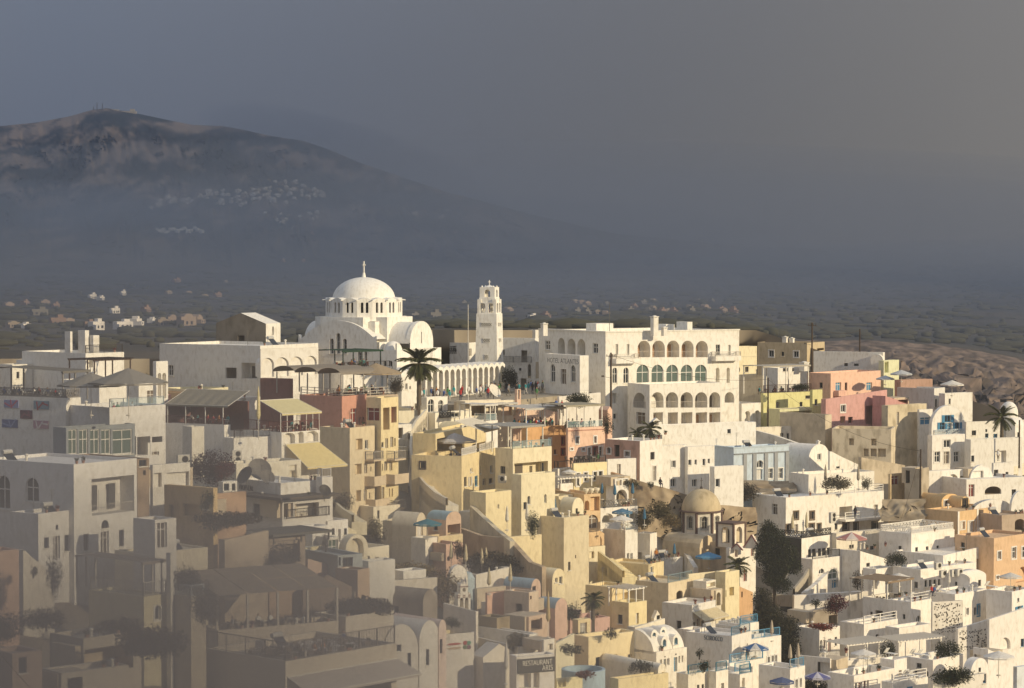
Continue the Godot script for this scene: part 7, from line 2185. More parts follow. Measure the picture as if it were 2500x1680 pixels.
func far_houses() -> void:
	rng.seed = 5
	var kinds := []
	for i in 6:
		var g := G.new()
		g.tinted = true
		g.col = [Color(0.8, 0.74, 0.66), Color(0.32, 0.26, 0.20), Color(0.30, 0.21, 0.165), Color(0.85, 0.82, 0.78), Color(0.22, 0.2, 0.175), Color(0.34, 0.265, 0.215)][i]
		var w := 1.0
		g.box(Vector3(-0.5, -0.6, -0.4), Vector3(0.5, 0.5, 0.4))
		g.box(Vector3(-0.5, -0.6, 0.4), Vector3(0.05 + 0.1 * (i % 3), 0.2, 0.85))
		if i % 2 == 0: g.box(Vector3(0.0, 0.5, -0.3), Vector3(0.35, 0.8, 0.25))
		else:
			for j in 6:
				var t0 := PI * j / 6
				var t1 := PI * (j + 1) / 6
				g.quad(Vector3(-cos(t0) * 0.3, 0.5 + sin(t0) * 0.25, 0.4), Vector3(-cos(t1) * 0.3, 0.5 + sin(t1) * 0.25, 0.4), Vector3(-cos(t1) * 0.3, 0.5 + sin(t1) * 0.25, -0.4), Vector3(-cos(t0) * 0.3, 0.5 + sin(t0) * 0.25, -0.4), Vector3.UP)
				g.tri(Vector3(-cos(t0) * 0.3, 0.5 + sin(t0) * 0.25, 0.4), Vector3(-cos(t1) * 0.3, 0.5 + sin(t1) * 0.25, 0.4), Vector3(0, 0.5, 0.4), Vector3.BACK)
		g.col = Color(0.05, 0.05, 0.06)
		for x in [-0.35, -0.05, 0.28]:
			g.box(Vector3(x, -0.15, 0.39), Vector3(x + 0.12, 0.12, 0.41 if x > 0.2 else 0.86))
			g.box(Vector3(0.49, -0.15, x * 0.8), Vector3(0.51, 0.14, x * 0.8 + 0.12))
		kinds.append(g.mesh())
	var m := tinted_mat("farhouse")
	var one := func(x: float, y: float, size: float, label: String, group: String, kind := -1) -> void:
		var o := MeshInstance3D.new()
		o.name = numbered("far_house")
		o.mesh = kinds[rng.randi() % 6 if kind < 0 else kind]
		o.material_override = m
		o.position = far_point(x, y) + Vector3(0, size * 0.22, 0)
		o.rotation.y = rng.randf_range(0.3, 1.3)
		o.scale = Vector3(size * rng.randf_range(0.8, 1.7), size * rng.randf_range(0.6, 0.95), size)
		tag(o, label, "house", group)
		add_child(o)
	# the white village on the mountain side: rows that climb to its church
	var prof := [[362, 518, 512], [400, 498, 486], [450, 500, 478], [500, 500, 468], [545, 502, 466], [590, 504, 470], [630, 500, 448], [680, 498, 438], [720, 496, 446], [760, 490, 462], [790, 482, 470]]
	for i in 120:
		var t := rng.randf() * (prof.size() - 1)
		var a := int(t)
		var f := t - a
		var y0 := lerpf(prof[a][1], prof[a + 1][1], f)
		var y1 := lerpf(prof[a][2], prof[a + 1][2], f)
		one.call(lerpf(prof[a][0], prof[a + 1][0], f), lerpf(y0, y1, rng.randf()), rng.randf_range(5.0, 8.5), "tiny white house of the village on the mountain side", "houses of the mountain village", [0, 3, 0, 0, 1, 5][rng.randi() % 6])
	for i in 14: one.call(382.0 + i * 8.5, 566.0 + rng.randf_range(-4, 4), rng.randf_range(4.5, 6.5), "tiny blue white house in the row below the mountain village", "row of houses below the village", 3)
	for i in 44: one.call(970.0 + i * 7.2, 514.0 + i * 0.45 + rng.randf_range(-9, 12), rng.randf_range(4, 7), "tiny pale house strung along the saddle right of the mountain", "houses along the saddle")
	for i in 22: one.call(rng.randf_range(600, 790), rng.randf_range(518, 545), rng.randf_range(4, 6), "tiny pale house scattered below the mountain village", "scattered houses below the village")
	for q in [[20, 752], [60, 745], [110, 745], [135, 752], [225, 730], [245, 733], [300, 722], [410, 718], [500, 726], [530, 725], [460, 718], [30, 800], [60, 802], [140, 795], [165, 790], [215, 800], [235, 805], [300, 803], [330, 795], [370, 790], [395, 795], [420, 790], [455, 795], [480, 790], [95, 770], [280, 765], [355, 762], [430, 690], [550, 690], [690, 640], [740, 640], [715, 560], [760, 572], [1110, 570], [1130, 745], [1180, 770], [1010, 775], [1060, 780], [1330, 775], [1240, 760], [1300, 780]]:
		one.call(float(q[0]), float(q[1]), rng.randf_range(3.5, 6.5), "small hazy house scattered on the plain behind the town", "houses scattered on the plain", [1, 2, 4, 5, 0][rng.randi() % 5])
	for i in 26: one.call(rng.randf_range(1390, 1800), rng.randf_range(738, 768), rng.randf_range(3, 5), "faint hazy house on the plain behind the hotel", "houses on the plain behind the hotel", [1, 2, 4, 5][rng.randi() % 4])
	# dark scrub over the plain
	var sg := G.new()
	sg.ball(Vector3(0, 0.3, 0), Vector3(1, 0.7, 0.8), 3, 6)
	var mm := MultiMesh.new()
	mm.transform_format = MultiMesh.TRANSFORM_3D
	mm.mesh = sg.mesh()
	mm.instance_count = 3200
	for i in 3200:
		var p := mountain_at(rng.randf_range(-150, 2650), 0.7 + 7.6 * pow(rng.randf(), 0.8))
		var s := rng.randf_range(0.8, 3.4)
		mm.set_instance_transform(i, Transform3D(Basis(Vector3.UP, rng.randf() * TAU).scaled(Vector3(s * rng.randf_range(0.8, 3.2), s * rng.randf_range(0.5, 1.0), s)), p))
	var mi := MultiMeshInstance3D.new()
	mi.name = "far_scrub"
	mi.multimesh = mm
	mi.material_override = flat("4b4a3d", 0.95)
	tag(mi, "dark scrub and hedges dotting the plain behind the town", "scrub", "", "stuff")
	add_child(mi)
	# the monastery and masts on the summit
	zoom(0, 0, 1)
	var n := thing("summit_station", "pale buildings on the mountain top", "building", W(318, 276, 5580))
	var g := G.new()
	g.box(Vector3(-26, -14, -8), Vector3(14, 4, 8))
	g.box(Vector3(-50, -14, -8), Vector3(-27, 8, 6))
	g.box(Vector3(0, 4, -6), Vector3(10, 9, 4))
	put("wall", g, plaster("c9bca8"), n)
	for q in [[237, 252], [250, 254], [228, 262]]:
		n = thing("radio_mast", "thin radio mast on the mountain top", "mast", W(q[0], 274, 5580), 0.0, "masts on the summit")
		g = G.new()
		var h: float = (276 - q[1]) * 5580 / F
		for s in [-1, 1]:
			g.bar(Vector3(s * 1.2, -6, 0), Vector3(s * 0.3, h, 0), 0.7)
		for k in 5: g.bar(Vector3(-1.2 + 0.2 * k, h * k / 6.0, 0), Vector3(1.0 - 0.15 * k, h * (k + 1) / 6.0, 0), 0.5)
		put("lattice", g, flat("6a6460"), n)

# the first surface of a house or of the slope seen at a place of the picture: [point, is it a roof or floor]
var boxes := []
func first_seen(px: float, py: float) -> Array:
	if boxes.is_empty():
		for o in get_children():
			if o.has_meta("dim"): boxes.append([o.transform.affine_inverse(), o.get_meta("dim"), o])
	var best := 1e9
	var hit := [Vector3.ZERO, false]
	var r := ray(px, py)
	for b in boxes:
		var o: Vector3 = b[0] * EYE
		var d: Vector3 = b[0].basis * r
		var w: float = b[1][0]
		var l: float = b[1][1]
		var h: float = b[1][2]
		var fl: float = h - b[1][4]
		for s in 3:
			var t: float = [(fl - o.y) / d.y, -o.z / d.z, -o.x / d.x][s]
			if t <= 0 or t >= best: continue
			var p := o + d * t
			if s == 0 and p.x > 0 and p.x < w and p.z < 0 and p.z > -l or s == 1 and p.x > 0 and p.x < w and p.y < h and p.y > -9 or s == 2 and p.z < 0 and p.z > -l and p.y < h and p.y > -9:
				best = t
				hit = [EYE + r * t, s == 0]
	return hit

# where a thing whose foot shows at (px, py) stands: on the roof or floor seen there or just above, else where it was guessed
func stand(px: float, py: float, d: float) -> Vector3:
	for k in 9:
		var h := first_seen(px, py - 3.0 * k)
		if h[1] and absf(-(h[0] - EYE).z - d) < 26.0: return h[0]
	return W(px, py, d)

# ---------------------------------------------------------------- plants
func frond_mesh(len: float, lift: float, droop: float, s: int) -> ArrayMesh:
	var g := G.new()
	g.tinted = true
	rng.seed = s
	var p := Vector3.ZERO
	var ang := lift
	var k := 16
	var seg := len / k
	for i in k:
		var d := Vector3(0, sin(ang), cos(ang))
		var q := p + d * seg
		g.col = Color(0.14, 0.12, 0.05)
		g.bar(p, q, lerpf(0.07, 0.02, float(i) / k))
		if i > 1:
			for side in [-1, 1]:
				var ll := 0.62 * sin(PI * clampf((i + 1.5) / (k + 2.0), 0.1, 1.0)) + 0.12
				var tip: Vector3 = p + Vector3(side * ll * 0.75, -ll * 0.32 + rng.randf_range(-0.06, 0.06), 0) + d * ll * 0.5
				var v := rng.randf_range(0.7, 1.2)
				g.col = Color(0.055 * v, 0.062 * v, 0.024 * v)
				g.tri(p, p + d * seg * 0.8, tip, Vector3.UP)
				g.tri(p + d * seg * 0.5, q, tip + d * seg * 0.6, Vector3.UP)
		p = q
		ang -= droop / k
	return g.mesh()

func palm(label: String, foot: Vector3, high: float, len: float, n_fronds: int, s: int) -> void:
	var n := thing("palm_tree", label, "palm", foot)
	var g := G.new()
	var prof := []
	for i in 13:
		var t := i / 12.0
		prof.append(Vector2((0.36 - 0.1 * t + (0.14 if t > 0.8 else 0.0) + (0.03 if i % 2 == 0 else 0.0)) * (high / 6.0 * 0.4 + 0.6), high * t))
	g.lathe(Vector3.ZERO, prof, 10)
	g.box(Vector3(-0.2, -2, -0.2), Vector3(0.2, 0.1, 0.2))
	put("trunk", g, plaster("6a5840", true), n)
	var ms := [frond_mesh(len, 1.15, 1.0, s), frond_mesh(len * 1.05, 0.7, 1.25, s + 1), frond_mesh(len, 0.15, 1.1, s + 2), frond_mesh(len * 0.85, -0.5, 0.7, s + 3)]
	var m := tinted_mat("leaf", 0.8, 0.25)
	rng.seed = s + 9
	for i in n_fronds:
		var ring: int = [0, 0, 1, 1, 1, 2, 2, 2, 3, 3][i % 10]
		var t := Transform3D(Basis(Vector3.UP, i * 2.399 + rng.randf_range(-0.2, 0.2)).scaled(Vector3.ONE * rng.randf_range(0.85, 1.1)), Vector3(0, high - 0.05 * ring, 0))
		again("frond", ms[ring], m, n, t)

# a crown of small leaf faces spread through lumps; lumps: [centre, radii]
func leaves(lumps: Array, count: int, size: float, tone: Color, s: int, spread := 0.35) -> G:
	var g := G.new()
	g.tinted = true
	rng.seed = s
	var vol := 0.0
	for l in lumps: vol += l[1].x * l[1].y * l[1].z
	for l in lumps:
		for i in int(count * l[1].x * l[1].y * l[1].z / vol):
			var d := Vector3(rng.randfn(), rng.randfn(), rng.randfn()).normalized()
			var r := pow(rng.randf(), 0.45) * (1.0 + rng.randf_range(-0.2, spread) * absf(sin(d.x * 5.0 + s) * cos(d.y * 4.0 + d.z * 3.0)))
			var p: Vector3 = l[0] + d * r * l[1]
			var b := Basis.from_euler(Vector3(rng.randf() * TAU, rng.randf() * TAU, rng.randf() * TAU))
			var k := size * rng.randf_range(0.6, 1.4)
			var v := rng.randf_range(0.55, 1.45)
			g.col = Color(tone.r * v * rng.randf_range(0.9, 1.15), tone.g * v, tone.b * v)
			g.tri(p - b.x * k, p + b.x * k, p + b.y * k * 1.6, b.z)
			g.tri(p - b.x * k * 0.7, p - b.y * k * 1.3, p + b.x * k * 0.7, b.z)
	return g

func tree(called: String, label: String, cat: String, foot: Vector3, lumps: Array, count: int, size: float, tone: Color, s: int, trunk := 0.25, group := "") -> void:
	var n := thing(called, label, cat, foot, 0.0, group)
	var g := G.new()
	var top: Vector3 = lumps[0][0]
	g.tube(Vector3(0, -2.0 if trunk > 0.12 else -0.25, 0), top * 0.6, trunk, trunk * 0.7, 8)
	for l in lumps: g.tube(top * 0.55, l[0], trunk * 0.55, trunk * 0.15, 6)
	put("trunk" if trunk > 0.12 else "stem", g, plaster("4a3c2e", true), n)
	put("crown", leaves(lumps, count, size, tone, s), tinted_mat("leaf", 0.8, 0.25), n)

func bush(label: String, px: float, py: float, d: float, w: float, h: float, tone: Color, s: int, called := "shrub", group := "") -> void:
	var p := stand(zx(px), zy(py), d)
	rng.seed = s * 3 + 1
	var lumps := [[Vector3(0, h * 0.42, 0), Vector3(w * 0.42, h * 0.5, w * 0.3)]]
	for i in 4: lumps.append([Vector3(rng.randf_range(-0.4, 0.4) * w, h * rng.randf_range(0.12, 0.5), rng.randf_range(-0.2, 0.3) * w), Vector3(w * 0.25, h * rng.randf_range(0.25, 0.45), w * 0.22)])
	tree(called, label, "shrub", p, lumps, int(clampf(w * h * 420, 300, 6000)), clampf(0.035 + w * 0.008, 0.04, 0.085), tone, s, 0.08, group)

func plants() -> void:
	zoom(0, 0, 1)
	palm("tall palm tree with a dark shaggy crown standing before the cathedral", W(1023, 990, 337), 5.9, 3.4, 96, 40)
	palm("palm tree beside the little church at the right edge", W(2446, 1072, 377), 3.4, 3.1, 34, 50)
	palm("larger of two palms at the foot of the hotel wall", W(1588, 1075, 342), 1.6, 1.9, 26, 60)
	palm("smaller of two palms at the foot of the hotel wall", W(1556, 1076, 341), 1.0, 1.5, 20, 70)
	palm("low palm in front of the gabled chapel", W(1802, 1400, 304), 1.0, 1.8, 24, 80)
	palm("small palm in the pink walled courtyard", W(1448, 1512, 277), 2.3, 1.5, 20, 90)
	var green := Color(0.040, 0.045, 0.026)
	tree("dark_tree", "tall dark evergreen tree beside the chapel front", "tree", W(1893, 1440, 305), [[Vector3(-0.6, 6.6, 0), Vector3(1.7, 1.6, 1.6)], [Vector3(-1.5, 4.8, 0.4), Vector3(1.3, 1.7, 1.4)], [Vector3(1.0, 4.6, 0), Vector3(1.9, 1.5, 1.7)], [Vector3(0.2, 3.2, 0.6), Vector3(2.0, 1.3, 1.5)], [Vector3(-1.0, 8.0, 0), Vector3(0.9, 0.9, 0.9)], [Vector3(2.2, 3.0, 0.3), Vector3(1.2, 1.1, 1.0)], [Vector3(0.8, 6.2, 0.5), Vector3(1.0, 0.8, 0.9)], [Vector3(-0.2, 1.6, 0.4), Vector3(1.6, 1.3, 1.3)], [Vector3(0.9, 0.6, 0.3), Vector3(1.3, 1.0, 1.1)]], 26000, 0.07, green, 3, 0.22)
	tree("dark_tree", "broad dark evergreen tree below the chapel steps", "tree", W(1890, 1635, 288), [[Vector3(-0.8, 6.2, 0), Vector3(1.9, 2.0, 1.9)], [Vector3(-1.4, 8.4, 0), Vector3(1.2, 1.5, 1.2)], [Vector3(0.8, 4.4, 0.5), Vector3(2.2, 2.0, 1.9)], [Vector3(-1.2, 3.2, 0.7), Vector3(1.9, 1.9, 1.8)], [Vector3(1.4, 2.2, 0.3), Vector3(1.8, 1.9, 1.6)], [Vector3(2.0, 5.6, -0.4), Vector3(0.9, 0.8, 0.9)]], 28000, 0.07, Color(0.045, 0.043, 0.026), 4, 0.25)
	zoom(1260, 960, 4.612)
	bush("dark green shrub on the white wall beside the hotel", 705, 135, 343, 4.4, 2.0, green, 5)
	bush("dark creeper hanging by the salmon gatehouse", 1035, 440, 331, 1.4, 3.0, green, 6)
	bush("large olive bush on the rock face under the white houses", 1600, 1400, 313, 3.6, 2.4, Color(0.10, 0.085, 0.045), 7)
	bush("dark bush low on the rock face beside the pool terrace", 1450, 1490, 311, 3.2, 2.4, Color(0.06, 0.055, 0.035), 8)
	bush("dark tuft near the top of the rock face", 1310, 1060, 317, 1.6, 1.2, green, 9)
	bush("small dark tuft on the rock face under the seated person", 1510, 1050, 317.6, 1.1, 0.8, green, 10)
	bush("dry brown bush at the foot of the stone dome", 1740, 1500, 312, 2.6, 2.0, Color(0.17, 0.13, 0.07), 11)
	bush("potted flowers along the tan tower ledge", 380, 1430, 303, 3.6, 0.7, Color(0.16, 0.08, 0.04), 12)
	zoom(880, 1220, 3.408)
	bush("tall dry olive bush against the big tan wall", 120, 440, 280, 2.8, 4.6, Color(0.13, 0.11, 0.06), 13)
	bush("dry yellowish brush on the slope below the tan wall", 400, 640, 272, 5.5, 1.8, Color(0.19, 0.145, 0.06), 14)
	bush("brown brush behind the bell wall", 690, 860, 268, 4.5, 4.2, Color(0.16, 0.12, 0.06), 15)
	bush("wide dark bush under the tan garden wall", 1080, 600, 274, 6.4, 2.6, Color(0.06, 0.052, 0.035), 16)
	bush("dark reddish bush beside the peach house", 810, 480, 275, 2.0, 2.2, Color(0.07, 0.045, 0.03), 17)
	bush("dry brown bush above the lettered restaurant", 1310, 1270, 250, 3.0, 2.4, Color(0.12, 0.10, 0.055), 18)
	bush("small green plant on the white sloping roof", 760, 1050, 249, 1.8, 1.1, Color(0.05, 0.055, 0.03), 19)
	bush("dry brush in front of the ruined vault", 60, 960, 250, 6.0, 1.6, Color(0.09, 0.075, 0.045), 20)
	bush("green climber hanging over the garden by the closed parasols", 1430, 280, 283, 2.0, 3.0, Color(0.04, 0.05, 0.022), 64)
	zoom(1340, 1240, 3.564)
	bush("leafy plants beside the tall cream door tower", 300, 1150, 268, 2.0, 1.0, green, 21)
	bush("round bush on the roof of the tall window house", 540, 1130, 264, 1.6, 1.3, Color(0.055, 0.055, 0.03), 22)
	bush("dark agave clump in the pink court", 180, 960, 276, 3.2, 1.8, green, 23)
	bush("low planting in the cream garden", 800, 1420, 258, 2.4, 1.4, Color(0.06, 0.06, 0.035), 24)
	bush("small cypress pot on a white pedestal by the lettered house", 1310, 1300, 262, 0.8, 1.3, green, 25)
	bush("round clipped bush by the blue railings", 1355, 1410, 258, 1.6, 1.2, green, 26)
	bush("shrub with red flowers at the blue pool wall", 320, 1480, 247, 2.6, 0.9, Color(0.15, 0.05, 0.03), 27)
	bush("dry shrub before the cream niche house", 200, 1270, 255, 2.4, 1.2, Color(0.06, 0.06, 0.035), 28)
	zoom(1800, 1200, 3.267)
	bush("red bougainvillea above the stone room", 785, 960, 290, 3.0, 2.4, Color(0.10, 0.03, 0.035), 29)
	bush("red flowers along the stone porch terrace", 690, 1100, 285, 3.8, 0.8, Color(0.17, 0.04, 0.03), 30)
	bush("dark vine over the slatted pergola", 1690, 1330, 279, 2.8, 2.4, Color(0.035, 0.042, 0.02), 31)
	bush("dark spreading vine tree at the bottom right", 1720, 1530, 262, 4.4, 2.0, Color(0.03, 0.036, 0.018), 32)
	bush("dark low palm-like shrub beside the shaded house", 1270, 580, 318, 3.0, 1.8, green, 33)
	bush("dark shrubs climbing by the steps to the gatehouse", 960, 770, 311, 1.4, 2.6, Color(0.06, 0.045, 0.03), 34)
	bush("small spiky plant on the long white wall", 625, 920, 301, 1.4, 1.2, green, 35)
	bush("leafy climber behind the white pergola", 1200, 1320, 280, 1.8, 2.2, green, 36)
	bush("dark brush at the foot of the lower tree", 600, 1640, 272, 5.0, 2.2, Color(0.06, 0.055, 0.03), 37)
	zoom(1800, 760, 3.334)
	bush("pale feathery bushes on the railed white roof", 820, 1440, 341, 4.4, 1.9, Color(0.14, 0.125, 0.085), 38)
	bush("olive bush right of the pale roof bushes", 1060, 1440, 341, 1.6, 1.8, Color(0.11, 0.11, 0.07), 39)
	bush("dark shrub on the lime restaurant balcony", 520, 640, 388, 3.2, 1.1, green, 65)
	bush("dark scrub at the cliff below the blue house", 70, 1530, 342, 4.4, 2.6, Color(0.07, 0.06, 0.04), 66)
	zoom(600, 600, 3.733)
	bush("leafless brown bush on the cream tower roof", 1370, 1330, 296, 2.4, 2.2, Color(0.07, 0.06, 0.045), 67)
	zoom(1200, 640, 3.733)
	bush("dark shrub in the shade beside the bell tower", 160, 1140, 377, 2.8, 3.6, Color(0.035, 0.04, 0.03), 68)
	zoom(360, 940, 4.612)
	bush("dark red bougainvillea beside the dish terrace", 700, 1090, 264, 4.4, 3.8, Color(0.05, 0.022, 0.02), 40)
	bush("red flowered bougainvillea at the dish terrace wall", 860, 1040, 263, 2.2, 2.0, Color(0.12, 0.03, 0.03), 41)
	bush("dark creeper on the yellow house front", 660, 1400, 238, 1.4, 2.2, green, 42)
	bush("row of plants on the misty terrace under the orange wall", 900, 1590, 238, 6.0, 1.6, Color(0.06, 0.05, 0.035), 43)
	bush("thorny dry brush beside the pale steps", 2230, 1420, 281, 2.6, 2.6, Color(0.16, 0.135, 0.10), 44)
	zoom(0, 1340, 4.612)
	bush("dark cypress-like shrub before the pale curved wall", 590, 470, 205, 1.5, 3.4, Color(0.05, 0.05, 0.04), 45)
	bush("dark hanging planter on the pale curved wall", 375, 300, 207, 0.8, 1.0, Color(0.06, 0.05, 0.04), 46)
	bush("large dark shrub under the misty far left wall", 520, 900, 197, 3.4, 2.0, Color(0.05, 0.042, 0.036), 47)
	bush("large dark shrub below the misty picket balcony", 1400, 950, 198, 4.0, 1.5, Color(0.05, 0.044, 0.036), 48)
	bush("dark misty shrub mass at the left edge", 80, 1000, 192, 3.4, 2.2, Color(0.05, 0.042, 0.036), 49)
	bush("leafy trees behind the slim white post", 2080, 470, 213, 3.0, 2.4, Color(0.05, 0.05, 0.035), 50)
	bush("flowering shrub beside the misty stairs", 2270, 800, 206, 2.6, 3.2, Color(0.10, 0.09, 0.075), 51)
	bush("dim shrub on the misty slope near the bottom", 1750, 1200, 188, 6.5, 2.4, Color(0.05, 0.045, 0.038), 52)
	zoom(480, 1220, 3.408)
	bush("hanging plants under the dark canvas roof", 720, 560, 240, 3.8, 2.6, Color(0.055, 0.048, 0.04), 53)
	bush("white flowered climber beside the arched door", 1075, 520, 253, 0.9, 2.6, Color(0.22, 0.2, 0.17), 54)
	bush("dark scrub on the misty lane bank", 1380, 940, 238, 7.0, 1.6, Color(0.07, 0.06, 0.045), 55)
	bush("tree at the left end of the canvas terrace", 60, 960, 222, 3.0, 3.6, Color(0.08, 0.075, 0.06), 56)
	bush("potted hedge behind the misty balustrade", 700, 1290, 209, 6.0, 0.8, Color(0.06, 0.055, 0.045), 57)

# ---------------------------------------------------------------- people: one soft surface over tapered bones
const POSES := {
	"stand": [[[0, 0.95, 0], [0, 1.4, 0], 0.145, 0.17, 1], [[-0.17, 1.38, 0], [-0.24, 1.1, 0.02], 0.06, 0.05, 1], [[-0.24, 1.1, 0.02], [-0.22, 0.84, 0.08], 0.045, 0.035, 0], [[0.17, 1.38, 0], [0.24, 1.1, 0.0], 0.06, 0.05, 1], [[0.24, 1.1, 0], [0.23, 0.85, 0.06], 0.045, 0.035, 0], [[-0.09, 0.92, 0], [-0.1, 0.5, 0.01], 0.1, 0.07, 2], [[-0.1, 0.5, 0.01], [-0.1, 0.08, -0.02], 0.065, 0.045, 2], [[0.09, 0.92, 0], [0.11, 0.5, 0.02], 0.1, 0.07, 2], [[0.11, 0.5, 0.02], [0.12, 0.08, 0], 0.065, 0.045, 2], [[-0.1, 0.05, -0.02], [-0.11, 0.04, 0.14], 0.05, 0.04, 3], [[0.12, 0.05, 0], [0.13, 0.04, 0.16], 0.05, 0.04, 3], [[0, 1.45, 0], [0, 1.55, 0.01], 0.055, 0.055, 0], [[0, 1.63, 0.015], [0, 1.68, 0.01], 0.095, 0.09, 0], [[0, 1.69, -0.02], [0, 1.73, -0.01], 0.095, 0.085, 3]],
	"walk": [[[0, 0.95, 0], [0, 1.4, 0.03], 0.145, 0.17, 1], [[-0.17, 1.38, 0], [-0.23, 1.1, -0.1], 0.06, 0.05, 1], [[-0.23, 1.1, -0.1], [-0.21, 0.88, 0.02], 0.045, 0.035, 0], [[0.17, 1.38, 0], [0.23, 1.12, 0.12], 0.06, 0.05, 1], [[0.23, 1.12, 0.12], [0.2, 0.95, 0.28], 0.045, 0.035, 0], [[-0.09, 0.92, 0], [-0.1, 0.52, 0.18], 0.1, 0.07, 2], [[-0.1, 0.52, 0.18], [-0.1, 0.1, 0.24], 0.065, 0.045, 2], [[0.09, 0.92, 0], [0.1, 0.52, -0.08], 0.1, 0.07, 2], [[0.1, 0.52, -0.08], [0.1, 0.14, -0.34], 0.065, 0.045, 2], [[-0.1, 0.05, 0.24], [-0.1, 0.05, 0.4], 0.05, 0.04, 3], [[0.1, 0.1, -0.34], [0.1, 0.04, -0.2], 0.05, 0.04, 3], [[0, 1.45, 0.03], [0, 1.55, 0.05], 0.055, 0.055, 0], [[0, 1.63, 0.06], [0, 1.68, 0.05], 0.095, 0.09, 0], [[0, 1.69, 0.02], [0, 1.73, 0.03], 0.095, 0.085, 3]],
	"sit": [[[0, 0.5, 0], [0, 0.95, -0.03], 0.15, 0.17, 1], [[-0.17, 0.93, 0], [-0.24, 0.68, 0.1], 0.06, 0.05, 1], [[-0.24, 0.68, 0.1], [-0.15, 0.6, 0.34], 0.045, 0.035, 0], [[0.17, 0.93, 0], [0.24, 0.68, 0.1], 0.06, 0.05, 1], [[0.24, 0.68, 0.1], [0.12, 0.62, 0.33], 0.045, 0.035, 0], [[-0.1, 0.48, 0.02], [-0.13, 0.5, 0.44], 0.1, 0.075, 2], [[-0.13, 0.5, 0.44], [-0.13, 0.08, 0.48], 0.065, 0.045, 2], [[0.1, 0.48, 0.02], [0.13, 0.5, 0.44], 0.1, 0.075, 2], [[0.13, 0.5, 0.44], [0.14, 0.08, 0.46], 0.065, 0.045, 2], [[-0.13, 0.05, 0.48], [-0.13, 0.04, 0.64], 0.05, 0.04, 3], [[0.14, 0.05, 0.46], [0.14, 0.04, 0.62], 0.05, 0.04, 3], [[0, 1.0, -0.02], [0, 1.1, 0], 0.055, 0.055, 0], [[0, 1.18, 0.01], [0, 1.23, 0.0], 0.095, 0.09, 0], [[0, 1.24, -0.03], [0, 1.28, -0.02], 0.095, 0.085, 3]]}
var body_cache := {}

func body(pose: String) -> Array:
	if body_cache.has(pose): return body_cache[pose]
	var bones := []
	for b in POSES[pose]: bones.append([Vector3(b[0][0], b[0][1], b[0][2]), Vector3(b[1][0], b[1][1], b[1][2]), b[2], b[3], b[4]])
	var c := 0.042
	var lo := Vector3(-0.42, -0.06, -0.5)
	var nx := 20
	var ny := 47
	var nz := 30
	var val := PackedFloat32Array()
	val.resize(nx * ny * nz)
	for k in nz:
		for j in ny:
			for i in nx:
				var p := lo + Vector3(i, j, k) * c
				var d := 1.0
				for b in bones:
					var ab: Vector3 = b[1] - b[0]
					var t := clampf((p - b[0]).dot(ab) / ab.length_squared(), 0, 1)
					var e: float = p.distance_to(b[0] + ab * t) - lerpf(b[2], b[3], t)
					var h := clampf(0.5 + 0.5 * (d - e) / 0.035, 0, 1)
					d = lerpf(d, e, h) - 0.035 * h * (1 - h)
				val[(k * ny + j) * nx + i] = d
	var verts := PackedVector3Array()
	var part := []
	var id := {}
	for k in nz - 1:
		for j in ny - 1:
			for i in nx - 1:
				var s := Vector3.ZERO
				var n := 0
				for e in 12:
					var ax := e / 4
					var u := e & 1
					var w := (e >> 1) & 1
					var q := [[0, u, w], [u, 0, w], [u, w, 0]][ax] as Array
					var r := q.duplicate()
					r[ax] = 1
					var a := val[((k + q[2]) * ny + j + q[1]) * nx + i + q[0]]
					var b2 := val[((k + r[2]) * ny + j + r[1]) * nx + i + r[0]]
					if (a < 0) != (b2 < 0):
						s += Vector3(q[0], q[1], q[2]).lerp(Vector3(r[0], r[1], r[2]), a / (a - b2))
						n += 1
				if n:
					var p := lo + (Vector3(i, j, k) + s / n) * c
					id[(k * ny + j) * nx + i] = verts.size()
					verts.append(p)
					var best := 9.0
					var bp := 1
					for b in bones:
						var ab: Vector3 = b[1] - b[0]
						var t := clampf((p - b[0]).dot(ab) / ab.length_squared(), 0, 1)
						var e2: float = p.distance_to(b[0] + ab * t) - lerpf(b[2], b[3], t)
						if e2 < best:
							best = e2
							bp = b[4]
					part.append(bp)
	var tris := PackedInt32Array()
	var step := [1, nx, nx * ny]
	for k in range(1, nz - 1):
		for j in range(1, ny - 1):
			for i in range(1, nx - 1):
				var o := (k * ny + j) * nx + i
				for ax in 3:
					if (val[o] < 0) != (val[o + step[ax]] < 0):
						var u: int = step[(ax + 1) % 3]
						var w: int = step[(ax + 2) % 3]
						if id.has(o) and id.has(o - u) and id.has(o - w) and id.has(o - u - w):
							var q := [id[o], id[o - u], id[o - u - w], id[o - w]]
							if val[o] < 0: q.reverse()
							tris.append_array([q[0], q[1], q[2], q[0], q[2], q[3]])
	body_cache[pose] = [verts, part, tris]
	return body_cache[pose]

func person_mesh(pose: String, shirt: Color, legs: Color, hair: Color) -> ArrayMesh:
	var b := body(pose)
	var tone := [Color(0.42, 0.26, 0.18), shirt, legs, hair]
	var st := SurfaceTool.new()
	st.begin(Mesh.PRIMITIVE_TRIANGLES)
	for i in b[0].size():
		st.set_smooth_group(0)
		st.set_color(tone[b[1][i]])
		st.add_vertex(b[0][i])
	for i in b[2]: st.add_index(i)
	st.generate_normals()
	return st.commit()

